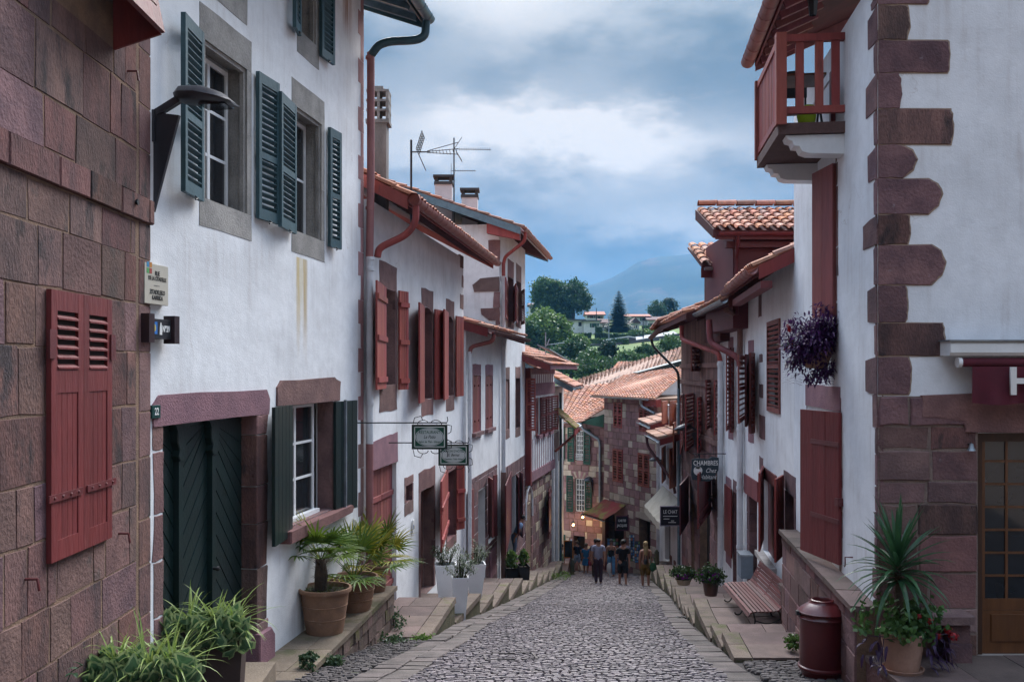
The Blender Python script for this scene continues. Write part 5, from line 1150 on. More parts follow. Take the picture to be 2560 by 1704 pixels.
# ---------------------------------------------------------------- hanging restaurant signs
def hanging_oval(F, px0, px1, pyt, pyb, d0, label, lines, small):
 o = F.o; Yc = F.hit((px0 + px1) / 2, 1.2)[1]; a = P(px0, pyb, Yc); b = P(px1, pyt, Yc); w, h = b.x - a.x, b.z - a.z
 t = thing('hanging_sign', label, 'sign', ((a.x + b.x) / 2, Yc, (a.z + b.z) / 2))
 GREENSIGN = mat('sign_green', (.012, .085, .055), rough=.35, var=.1, bump=0)
 MB().box(-w / 2, w / 2, -.012, .012, -h / 2, h / 2).obj('board', GREENSIGN, t)
 fr = MB(); e = .022
 for x0, x1, z0, z1 in ((-w / 2 - e, w / 2 + e, h / 2, h / 2 + e), (-w / 2 - e, w / 2 + e, -h / 2 - e, -h / 2), (-w / 2 - e, -w / 2, -h / 2, h / 2), (w / 2, w / 2 + e, -h / 2, h / 2)): fr.box(x0, x1, -.02, .02, z0, z1)
 fr.obj('frame', IRON, t)
 wf = MB(); e = .012; s = .93
 for x0, x1, z0, z1 in ((-w / 2 * s, w / 2 * s, h / 2 * s - e, h / 2 * s), (-w / 2 * s, w / 2 * s, -h / 2 * s, -h / 2 * s + e), (-w / 2 * s, -w / 2 * s + e, -h / 2 * s, h / 2 * s), (w / 2 * s - e, w / 2 * s, -h / 2 * s, h / 2 * s)): wf.box(x0, x1, -.016, -.0125, z0, z1)
 wf.obj('border', WHITE, t)
 n = 36; SIL = mat('sign_silver', (.55, .58, .58), rough=.5, var=.06, bump=0)
 el = lambda k, y0, y1: MB().prism([(w * .44 * k * cos(2 * pi * i / n), h * .42 * k * sin(2 * pi * i / n)) for i in range(n)], y0, y1)
 el(1.0, -.0125, -.0155).obj('oval', SIL, t); el(.94, -.0155, -.0170).obj('oval_ring', GREENSIGN, t); el(.91, -.0170, -.0185).obj('oval_face', SIL, t)
 for s_, size, z, sh in lines: text('lettering', s_, size * h, GREENSIGN if sh < .2 else mat('sign_ink', (.03, .05, .045), bump=0), t, (0, -.0188, z * h), (pi / 2, 0, 0), .0008, shear=sh, sx=.78, bold=.001)
 def scroll(cx, cz, sx, sz, L):
  pts = [(cx + sx * (L * (1 - q / 14) * cos(q * .5)) * .5 - sx * L * .5, 0, cz + sz * L * .35 * (1 - q / 14) * sin(q * .5 + .2)) for q in range(13)]
  return pts
 sc_ = MB()
 for z, s in ((h / 2 + .03, 1), (-h / 2 - .03, -1)):
  for x, d in ((-.02, 1), (.02, -1)): sc_.tube(scroll(x, z, d, s, w * .42), .007, 5)
  sc_.tube([(-w / 2, 0, z), (-w / 2 + .02, 0, z + s * .10), (-w / 2 + .12, 0, z + s * .13), (-w * .2, 0, z + s * .06)], .007, 5)
  sc_.tube([(w / 2, 0, z), (w / 2 + .03, 0, z + s * .06), (w / 2 + .02, 0, z + s * .12)], .007, 5)
 for k in (-1, 1): sc_.tube([(w / 2 + .02, 0, k * .2), (w / 2 + .09, 0, k * .18), (w / 2 + .08, 0, k * .08), (w / 2 + .03, 0, k * .05)], .007, 5)
 sc_.obj('scrollwork', IRON, t)
 wx = WL(Yc); MB().tube([(wx - (a.x + b.x) / 2, 0, h / 2 + .05), (w / 2, 0, h / 2 + .05)], .012, 6).obj('bracket', IRON, t)
 return t
hanging_oval(FL2, 1033, 1115, 1064, 1119, 1.0, 'larger green oval sign reading RESTAURANT on wrought scroll bracket', (('RESTAURANT', .20, .21, 0), ('Le Patio', .21, 0, .35), ('Salon de Thé - Glaces', .14, -.22, .1)), False)
hanging_oval(FL2, 1099, 1169, 1113, 1160, 1.0, 'smaller green oval guesthouse sign hanging behind the restaurant sign', (("MAISON D'HÔTES", .17, .2, 0), ('E. Bernat', .21, 0, .35), ("Chambres - Table d'hôtes", .12, -.22, .1)), True)
# ================================================================== right side of the street
FR1 = Fac((4.0, 10.5), (4.652, 15.84)); FR1f = Fac((4.0, 10.5), (9.6, 10.5))
def RR(F, xl, xr, yt, yb, ref=None, d=0.0):
 ref = xr if ref is None else ref
 return F.U(xr, d), F.U(xl, d), F.Z(ref, yb, d), F.Z(ref, yt, d)
def house_R1():
 F, G_ = FR1, FR1f; o = F.o
 r = F.root('white_corner_house', 'white corner house with purple quoins, red balcony and wine awning at right', 'house')
 gw = (F.U(2100), F.U(2015), F.Z(2100, 1410), F.Z(2100, 1030), .25); uw = (F.U(2090), F.U(2038), F.Z(2090, 790), F.Z(2090, 410), .2); bd = (F.U(2085), F.U(2020), F.Z(2110, 300), 5.6, .15)
 wall(F, r, -2.9, 6.0, [gw, uw, bd], STUCCO_R, depth=.02, name='side_wall')
 # front wall, towards the camera, as its own facade inside the same house
 fr = bpy.data.objects.new('front_wall_frame', None)
 rz = G_.ang - F.ang; off = (0, 0, 0)
 def fobj(mb, name, m, smooth=False):
  R_ = Matrix.Rotation(rz, 4, 'Z'); mb.v = [tuple(R_ @ Vector(p)) for p in mb.v]; return mb.obj(name, m, r, smooth=smooth)
 fo = G_.o; zf = lambda py: EYE - (py - HOR) / FPX * 10.5; xf = lambda px: (px - 1280) / FPX * 10.5 - 4.0
 dr = (xf(2444), xf(2700), zf(1640), zf(1082)); mb = MB()
 us = [0, dr[0], dr[1], 5.6]; zs = [-2.9, dr[2], dr[3], 7.5]
 for i in range(3):
  for j in range(3):
   if i == 1 and j == 1: continue
   mb.quad((us[i], 0, zs[j]), (us[i + 1], 0, zs[j]), (us[i + 1], 0, zs[j + 1]), (us[i], 0, zs[j + 1]))
 yi = -fo * .25
 mb.quad((dr[0], 0, dr[2]), (dr[0], yi, dr[2]), (dr[0], yi, dr[3]), (dr[0], 0, dr[3])); mb.quad((dr[1], 0, dr[2]), (dr[1], 0, dr[3]), (dr[1], yi, dr[3]), (dr[1], yi, dr[2])); mb.quad((dr[0], 0, dr[3]), (dr[0], yi, dr[3]), (dr[1], yi, dr[3]), (dr[1], 0, dr[3]))
 mb.quad((5.6, 0, -2.9), (5.6, -fo * 5.2, -2.9), (5.6, -fo * 5.2, 7.5), (5.6, 0, 7.5))
 fobj(mb, 'front_wall', STUCCO_R)
 MB().add([(F.L, 0, -2.9), (F.L, -o * 5.5, -2.9), (F.L, -o * 5.5, 8.0), (F.L, 0, 6.0)], [(0, 1, 2, 3)]).obj('party_wall', STUCCO_R, r)
 rng = random.Random(55); mat('quoin_mortar', (.34, .25, .19), (.26, .19, .15), rough=.95, scale=5, bump=.5, fine=.2)
 rows = [(-60, -20, 2330), (-18, 10, 2322), (15, 100, 2272), (103, 182, 2373), (184, 271, 2254), (274, 361, 2382), (364, 445, 2292), (448, 535, 2355), (538, 611, 2274), (613, 711, 2363), (714, 806, 2268), (809, 888, 2361), (893, 985, 2276)]
 sides = [2180, 2180, 2172, 2187, 2167, 2187, 2172, 2187, 2160, 2187, 2171, 2188, 2166]
 for i, (yt, yb, xr) in enumerate(rows):
  z1, z0, w = zf(yt) + .002, zf(yb) - .002, xf(xr); round_ = i in (7, 9, 6)
  e = .16 if round_ else .03
  pts = [(.002, z0), (w - e, z0), (w - e * .3, z0 + (z1 - z0) * .25), (w, z0 + (z1 - z0) * .55), (w - e * .35, z1 - (z1 - z0) * .15), (w - e, z1), (.002, z1)]
  n_ = len(pts); q = []
  for k in range(n_):
   a, b = pts[k], pts[(k + 1) % n_]
   q.append((max(.002, a[0]), a[1]))
   if k not in (n_ - 1,): q.append((max(.002, (a[0] + b[0]) / 2 + rng.uniform(-.012, .012)), (a[1] + b[1]) / 2 + rng.uniform(-.006, .006)))
  fobj(MB().prism([(max(.002, a), b) for a, b in blob_outline(q, .007, 2, rng)], -fo * .08, fo * .016, .007), 'quoin', (PURPLESTONE, PURPLESTONE, ASHLAR)[i % 3]); fobj(MB().prism([(max(.001, a + (.014 if a > .3 else 0)), b + (.010 if b > (z0 + z1) / 2 else -.010)) for a, b in q], -fo * .08, fo * (.006 + .0007 * (i % 2))), 'quoin_mortar', MATS['quoin_mortar'])
  us_ = F.U(sides[i]); zz0, zz1 = z0, z1
  MB().prism(blob_outline([(.002, zz0), (us_, zz0 + .02), (us_ + .01, zz1 - .03), (.002, zz1)], .008, 2), -o * .06, o * .012).obj('quoin', PURPLESTONE, r)
 # exposed masonry at the foot of the front wall
 zt = zf(990); z = -2.9; x_end = dr[0]
 fobj(MB().box(-.0, dr[0], min(-fo * .05, fo * .003), max(-fo * .05, fo * .003), -2.9, zt), 'joint_bed', mat('pale_mortar', (.24, .175, .15), (.17, .125, .11), rough=.95, scale=4, bump=.6, bscale=50, fine=.3))
 while z < zt - .05:
  h = min(rng.uniform(.22, .42), zt - z); h = zt - z if zt - z - h < .12 else h; x = .0
  while x < dr[0] - .03:
   w = min(rng.uniform(.28, .75), dr[0] - x); w = dr[0] - x if dr[0] - x - w < .14 else w
   gp = rng.uniform(.008, .03)
   fobj(MB().prism(blob_outline([(x + gp / 2, z + gp / 2), (x + w - gp / 2, z + gp / 2), (x + w - gp / 2, z + h - gp / 2), (x + gp / 2, z + h - gp / 2)], .010, 2, rng), -fo * .05, fo * rng.uniform(.006, .03), .014), 'stone_block', (PINKSTONE, ASHLAR, PURPLESTONE, PINKSTONE)[rng.randrange(4)]); x += w
  z += h
 for (px0, px1, yt, yb) in ((2300, 2440, 992, 1075), (2312, 2440, 1010, 1050)):
  pass
 fobj(MB().prism(blob_outline([(dr[0] - .15, dr[3]), (dr[1], dr[3]), (dr[1], zf(985)), (dr[0] - .62, zf(985)), (dr[0] - .62, zf(1040)), (dr[0] - .15, zf(1050))], .012), -fo * .05, fo * .036, .01), 'door_lintel', PINKSTONE)
 # corner stones low on the street side
 zz = zf(985); zc = -2.2
 while zz > -.9:
  h = rng.uniform(.22, .4); us_ = rng.uniform(.06, .20)
  MB().prism(blob_outline([(.002, zz - h + .005), (us_, zz - h + .01), (us_, zz - .01), (.002, zz - .005)], .01, 2), -o * .06, o * .012).obj('quoin', PURPLESTONE, r); zz -= h
 # glazed door
 d = fobj(MB().box(dr[0], dr[0] + .09, min(-fo * .18, -fo * .08), max(-fo * .18, -fo * .08), dr[2], dr[3]).box(dr[0] + .09, dr[1], min(-fo * .18, -fo * .08), max(-fo * .18, -fo * .08), dr[3] - .10, dr[3]), 'door_frame', mat('dark_oak', (.06, .026, .014), rough=.5, var=.2, bump=.2, stretch=(3, 3, .3), fine=.2))
 R_ = Matrix.Rotation(rz, 4, 'Z')
 def dobj(mb, name, m, par): mb.v = [tuple(R_ @ Vector(p)) for p in mb.v]; return mb.obj(name, m, par)
 y0, y1 = sorted((-fo * .17, -fo * .12)); xa, xb = dr[0] + .09, dr[1]
 leaf = MB(); cols = 4; cw = (xb - xa - .06) / cols; zg0, zg1 = zf(1502), zf(1097)
 leaf.box(xa, xb, y0, y1, dr[2], zf(1531)).box(xa, xb, y0 + .004, y1 - .004, zf(1530), zg0).box(xa, xb, y0 + .004, y1 - .004, zg1, dr[3] - .10).box(xa, xa + .05, y0 + .002, y1 - .002, zf(1530), dr[3] - .1)
 for c in range(1, cols + 1): leaf.box(xa + .05 + c * cw - .014, xa + .05 + c * cw + .014, y0 + .006, y1 - .006, zg0, zg1)
 for k in range(1, 7): q = zg0 + (zg1 - zg0) * k / 7; leaf.box(xa + .05, xb, y0 + .008, y1 - .008, q - .012, q + .012)
 lf = dobj(leaf, 'door', OAK, r)
 for c in range(cols):
  for k in range(7):
   q0 = zg0 + (zg1 - zg0) * k / 7; q1 = zg0 + (zg1 - zg0) * (k + 1) / 7
   dobj(MB().box(xa + .05 + c * cw, xa + .05 + (c + 1) * cw, (y0 + y1) / 2 - .003, (y0 + y1) / 2 + .003, q0, q1), 'pane', GLASS, lf)
 dobj(MB().prism([(xa + .10, zf(1610)), (xb, zf(1610)), (xb, zf(1540)), (xa + .10, zf(1540))], -fo * .15, -fo * .105, .02), 'panel', OAK, lf)
 fobj(MB().box(dr[0] - .05, dr[1], min(-fo * .2, fo * .12), max(-fo * .2, fo * .12), dr[2] - .07, dr[2] - .005), 'threshold', mat('pale_step', (.36, .31, .28), (.26, .22, .20), rough=.9, scale=3, bump=.4, fine=.2))
 # masonry plinth with sloping slab ledge along the side
 L0_, L1_ = F.U(2175, .25), F.U(1984, .25); zl = -.92
 zc = -2.9
 MB().box(.0, F.L - .3, min(0, o * .22), max(0, o * .22), -2.9, zl - .07).obj('plinth_core', MORTAR, r)
 courses(F, r, .0, F.L - .3, -2.75, zl - .075, PINKSTONE, rh=(.26, .36), bw=(.4, .8), th=.025, d=.215, rng=rng, mats=[PINKSTONE, ASHLAR, PURPLESTONE])
 u = -.02
 while u < F.L - .3:
  w = min(rng.uniform(.5, .9), F.L - .28 - u)
  MB().box(u + .004, u + w - .004, min(0, o * .29), max(0, o * .29), zl - .065, zl + rng.uniform(-.003, .006)).obj('ledge_slab', PAVING, r); u += w
 # shutters
 ua, ub = F.U(2105), F.loc(4.05, 13.4)
 s = panel(F, r, (F.U(2107), .03), (F.U(2107) + 1.05, .33), F.Z(2107, 1412), F.Z(2107, 1031), 'plank', REDWOOD, planks=3, sep=True, th=.045)
 for zf_ in (.28, .78): MB().box(-.02, .75, min(o * .023, o * .04), max(o * .023, o * .04), (gw[3] - gw[2]) * zf_ - .03, (gw[3] - gw[2]) * zf_ + .03).obj('strap_hinge', REDIRON, s)
 MB().box(-.03, .06, -.05, .05, .75, .85).obj('latch', REDIRON, s)
 panel(F, r, (F.U(2092), .03), (F.U(2092) + .68, .17), F.Z(2092, 790), F.Z(2092, 408), 'plank', REDWOOD3, planks=2, sep=True, th=.05)
 for w in (gw, uw):
  MB().box(w[0], w[1], min(-o * .24, -o * .2), max(-o * .24, -o * .2), w[2], w[3]).obj('inner_shutter', DEEPRED, r)
  z = w[2] - .1
  while z < w[3] + .1:
   h = rng.uniform(.25, .5); e = rng.uniform(.06, .14); MB().prism(blob_outline([(w[0] - e, z + .01), (w[0], z + .01), (w[0], z + h - .01), (w[0] - e, z + h - .01)], .015, 2), -o * .1, o * .008).obj('jamb_stone', PINKSTONE, r); z += h
 MB().prism(blob_outline([(gw[0] - .05, gw[3] + .01), (gw[1], gw[3] + .01), (gw[1], gw[3] + .33), (gw[0] - .02, gw[3] + .33)], .01), -o * .1, o * .01).obj('lintel', MAUVE, r)
 MB().box(bd[0], bd[1], min(-o * .14, -o * .1), max(-o * .14, -o * .1), bd[2], bd[3]).obj('balcony_door', DEEPRED, r); MB().box(bd[0] - .10, bd[0] - .0, min(0, o * .06), max(0, o * .06), bd[2], bd[3]).obj('door_casing', REDWOOD, r)
 u, z = F.U(2132), F.Z(2132, 1392); MB().tube([(u, 0, z), (u, o * .09, z), (u, o * .09, z - .10), (u + .03, o * .09, z - .12)], .009, 6).obj('shutter_stay', REDIRON, r)
 # balcony
 b0, b1 = F.U(2112), F.U(2112) + 2.05; pr = .82; zb = F.Z(2112, 300)
 slab = MB().box(b0 - .02, b1, min(0, o * pr), max(0, o * pr), zb - .16, zb - .02).obj('balcony_slab', mat('balcony_timber', (.12, .068, .06), (.08, .045, .042), rough=.85, scale=3, bump=.4, fine=.25), r)
 for uu in (b0 + .02, b1 - .30):
  prof = [(0, zb - .17), (pr - .10, zb - .17), (pr - .12, zb - .22), (pr - .18, zb - .24), (pr - .20, zb - .30), (pr - .27, zb - .31), (pr - .30, zb - .37), (pr - .38, zb - .40), (0, zb - .42)]
  mb = MB(); mb.v = []; n_ = len(prof)
  vs = [(uu, o * d_, z_) for d_, z_ in prof] + [(uu + .28, o * d_, z_) for d_, z_ in prof]
  mb.add(vs, [tuple(range(n_)), tuple(range(2 * n_ - 1, n_ - 1, -1))] + [(i, (i + 1) % n_, n_ + (i + 1) % n_, n_ + i) for i in range(n_)]).obj('corbel', WHITEPAINT, slab)
 rl = MB(); zt_ = zb + 1.10
 rail = MB().box(b0 - .02, b0 + .07, min(0, o * pr), max(0, o * pr), zt_ - .09, zt_).obj('top_rail', REDWOOD2, slab)
 MB().box(b0 - .01, b0 + .06, min(0, o * pr), max(0, o * pr), zb + .10, zb + .19).obj('bottom_rail', REDWOOD2, slab)
 MB().box(b0 + .07, b1, min(o * (pr - .08), o * pr), max(o * (pr - .08), o * pr), zt_ - .09, zt_ - .001).obj('top_rail', REDWOOD2, slab); MB().box(b0 + .07, b1, min(o * (pr - .07), o * (pr - .01)), max(o * (pr - .07), o * (pr - .01)), zb + .04, zb + .13).obj('bottom_rail', REDWOOD2, slab)
 MB().box(b0 - .06, b0 + .09, min(o * (pr - .10), o * (pr + .03)), max(o * (pr - .10), o * (pr + .03)), zb - .04, zt_ + .02).obj('newel', REDWOOD2, slab); MB().box(b1 - .06, b1 + .04, min(o * (pr - .10), o * (pr + .03)), max(o * (pr - .10), o * (pr + .03)), zb - .04, zt_ + .02).obj('newel', REDWOOD2, slab)
 for d_ in (.06, .26, .50): MB().box(b0, b0 + .05, min(o * d_, o * (d_ + .10)), max(o * d_, o * (d_ + .10)), zb + .19, zt_ - .09).obj('baluster', REDWOOD2, slab)
 for i in range(13): u = b0 + .16 + i * .142; MB().box(u, u + .10, min(o * (pr - .06), o * (pr - .02)), max(o * (pr - .06), o * (pr - .02)), zb + .13, zt_ - .09).obj('baluster', REDWOOD2, slab)
 # eave high over the balcony
 roof_eave(F, r, .3, F.L - .15, .62, 6.75, .42, 3.0, TILE, REDWOOD3, SOFFITRED, GUTTERPINK, rafters=.38, gr=.11, tw=.22, rafter_m=REDWOOD3)
 # things on the balcony
 tb = thing('balcony_table', 'small wooden folding table standing on the red balcony', 'table', F.W(b0 + .55, .45, zb - .02), F.ang)
 MB().box(-.28, .28, -.28, .28, .68, .71).obj('table_top', OAK, tb)
 for sx in (-1, 1):
  for sy in (-1, 1): MB().beam((sx * .24, sy * .24, 0), (-sx * .2, sy * .24, .68), .025, .03).obj('leg', IRON, tb)
 chh = thing('balcony_chair', 'dark folding chair standing behind balusters on the balcony', 'chair', F.W(b0 + 1.15, .42, zb - .02), F.ang)
 MB().box(-.18, .18, -.19, .19, .43, .46).obj('seat', IRON, chh); MB().box(.16, .19, -.19, .19, .68, .88).obj('backrest', IRON, chh)
 for sx in (-1, 1):
  for sy in (-1, 1): MB().beam((sx * .18, sy * .17, 0), (sx * .17, sy * .17, .44 if sx < 0 else .88), .025, .025).obj('leg', IRON, chh)
 bg = tag(MB().add(*ico((0, 0, 0), (.13, .10, .16), 2, .25)).obj('rucksack', mat('lime_fabric', (.42, .62, .03), (.30, .48, .02), rough=.8, bump=.3), None, True, loc=F.W(b0 + .32, .40, zb + .14)), 'lime green bag on the floor of the red balcony', 'bag')
 tag(MB().lathe([(0, 0), (.13, 0), (.14, .06), (0, .06)], 14).obj('plate', IRON, None, True, loc=F.W(b0 + .5, .55, zb + .692)), 'dark dish on the wooden balcony table', 'dish')
 lt = thing('wall_lantern', 'small black lantern hanging beside the balcony door', 'lantern', F.W(bd[0] + .12, .25, F.Z(2055, 60)), F.ang)
 MB().lathe([(.05, -.12), (.075, .10), (.02, .14), (0, .14)], 6).obj('body', IRON, lt); MB().tube([(0, o * -.25, .22), (0, 0, .26), (0, 0, .13)], .012, 6).obj('bracket', IRON, lt)
 return r, dr
def ico(c, s, sub=2, noise_amp=0.0, seed=0.0):
 bm = bmesh.new(); bmesh.ops.create_icosphere(bm, subdivisions=sub, radius=1.0)
 vs = []
 for v in bm.verts:
  k = 1 + noise_amp * mnoise.noise(v.co * 1.7 + Vector((seed, c[0], c[2]))); vs.append((c[0] + v.co.x * s[0] * k, c[1] + v.co.y * s[1] * k, c[2] + v.co.z * s[2] * k))
 fs = [tuple(v.index for v in f.verts) for f in bm.faces]; bm.free(); return vs, fs
house_R1()
def awning_R1():
 F = FR1f; o = F.o; t = thing('awning', 'wine-red shop awning with white casing above the glazed door', 'awning', (P(2378, 870, 10.22).x, 10.5, P(0, 872, 10.4).z))
 W_ = 2.4; WINE = mat('wine_canvas', (.105, .012, .026), (.080, .010, .020), rough=.8, scale=4, bump=.3, bscale=120, fine=.15)
 MB().prism([(0, -.085), (-.28, -.085), (-.30, -.05), (-.30, .05), (-.26, .085), (0, .085)], 0, 0) if False else None
 mb = MB(); prof = [(0, -.075), (-.24, -.075), (-.27, -.04), (-.27, .05), (-.24, .08), (0, .08)]; n = len(prof)
 mb.add([(.0, y, z) for y, z in prof] + [(W_, y, z) for y, z in prof], [tuple(range(n)), tuple(range(2 * n - 1, n - 1, -1))] + [(i, (i + 1) % n, n + (i + 1) % n, n + i) for i in range(n)]).obj('casing', WHITEPAINT, t)
 MB().box(-.02, W_, -.29, -.02, .081, .095).obj('casing_lid', ZINC, t)
 MB().tube([(.14, -.20, -.145), (W_, -.20, -.145)], .05, 14).obj('roller', WINE, t, smooth=True); MB().tube([(.10, -.20, -.145), (.14, -.20, -.145)], .055, 14).obj('roller_cap', WHITEPAINT, t, smooth=True)
 v = []; f = []; nx, nz = 60, 6
 for i in range(nx + 1):
  for j in range(nz + 1):
   x = .24 + (W_ - .24) * i / nx; q = j / nz; z = -.19 - q * (.40 - .012 * sin(x * 9)); v.append((x, -.245 - .018 * q * sin(x * 13 + 1.0) - .012 * q * sin(x * 31), z))
 for i in range(nx):
  for j in range(nz): a = i * (nz + 1) + j; f.append((a, a + nz + 1, a + nz + 2, a + 1))
 MB().add(v, f).obj('valance', WINE, t, smooth=True)
 hx = P(2522, 0, 10.5).x - P(2370, 0, 10.5).x
 LT = mat('canvas_lettering', (.70, .68, .66), rough=.8, var=.05, bump=.1)
 text('lettering', 'H', .40, LT, t, (hx + .085, -.292, -.36), (pi / 2, 0, 0), .012, bold=.012)
awning_R1()
# ---------------------------------------------------------------- white houses down the right side
FR2 = Fac((4.652, 15.84), (5.2, 20.3)); FR3 = Fac((5.2, 20.3), (5.63, 26.0)); FR4 = Fac((5.63, 26.0), (6.2, 35.0)); FR5 = Fac((6.2, 35.0), (6.32, 42.0))
def rsh(F, r, xl, xr, ref, yt, yb, m=REDWOOD, dn=.06, df=.06, style='louvre', sep=False, name='shutter', **k):
 u0, u1 = F.U(xr, dn), F.U(xl, df); z0, z1 = F.Z(ref, yb, max(dn, df)), F.Z(ref, yt, max(dn, df))
 return panel(F, r, (u0, dn), (u1, df), z0, z1, style, m, sep=sep, name=name, **k)
def house_R2():
 F = FR2; o = F.o; r = F.root('white_house', 'white house with red verge board, single closed louvred shutter and bench below', 'house')
 win = RR(F, 1921, 1952, 795, 1035, 1952) + (.12,); dr = (F.U(1986), F.U(1964), -3.1, F.Z(1975, 1232), .28); gw = (F.U(1940), F.U(1908), F.Z(1925, 1398), F.Z(1925, 1205), .3)
 wall(F, r, -4.2, 3.7, [win, dr, gw], STUCCO, depth=4.6)
 panel(F, r, (win[0], .02), (win[1], .02), win[2], win[3], 'louvre', REDWOOD3, sep=True, slat=.085, mid=.5)
 surround(F, r, dr, PURPLESTONE, lint=.34, sill=0, jamb=.15, parts=('lintel', 'jamb'), amp=.02, th=.01)
 panel(F, r, (dr[0], -.24), (dr[1], -.24), dr[2], dr[3], 'plank', IRON, planks=4, name='door')
 # red timber window
 MB().box(gw[0] - .12, gw[1] + .12, min(-o * .1, o * .03), max(-o * .1, o * .03), gw[3], gw[3] + .22).obj('lintel_beam', REDWOOD3, r)
 MB().box(gw[0] - .1, gw[1] + .1, min(-o * .1, o * .16), max(-o * .1, o * .16), gw[2] - .10, gw[2] - .004).obj('sill', mat('pale_step2', (.42, .38, .36), rough=.9, var=.2), r)
 MB().box(gw[0], gw[1], min(-o * .26, -o * .22), max(-o * .26, -o * .22), gw[2], gw[3]).obj('inner_panel', DEEPRED, r)
 rsh(F, r, 1898, 1908, 1908, 1190, 1392, REDWOOD2, .04, .30, 'plank', sep=True, planks=3); rsh(F, r, 1914, 1936, 1936, 1200, 1396, DEEPRED, -.10, -.12, 'plank', planks=3, name='casement')
 rsh(F, r, 1938, 1958, 1958, 1212, 1432, REDWOOD2, .04, .28, 'plank', sep=True, planks=3)
 for i, (xl, xr, yt, yb) in enumerate(((1900, 1904, 735, 790), (1902, 1907, 885, 905), (1902, 1908, 960, 995), (1902, 1913, 1040, 1100), (1902, 1908, 1145, 1180))):
  a, b, z0, z1 = RR(F, xl - 3, xr, yt, yb, xr); b = min(b, F.L - .004); MB().prism(blob_outline([(a, z0), (b, z0), (b, z1), (a, z1)], .012), -o * .04, o * .008).obj('quoin', PURPLESTONE, r)
 dk = roof_eave(F, r, -.02, F.L + .15, .55, 3.34, .48, 4.4, TILE, REDWOOD3, SOFFITRED, GUTTERPINK, rafters=.36, gr=.10, tw=.22, verge_m=REDWOOD2)
 MB().box(-.02, F.L, min(o * .35, o * .54), max(o * .35, o * .54), 3.02, 3.14).obj('eave_beam', REDWOOD3, dk)
 # low stone seat between the two houses
 MB().box(-.62, .12, min(0, o * .20), max(0, o * .20), -3.2, -1.96).obj('stone_step', ASHLAR, r); MB().box(-.64, .14, min(0, o * .23), max(0, o * .23), -1.955, -1.88).obj('step_slab', PAVING, r)
house_R2()
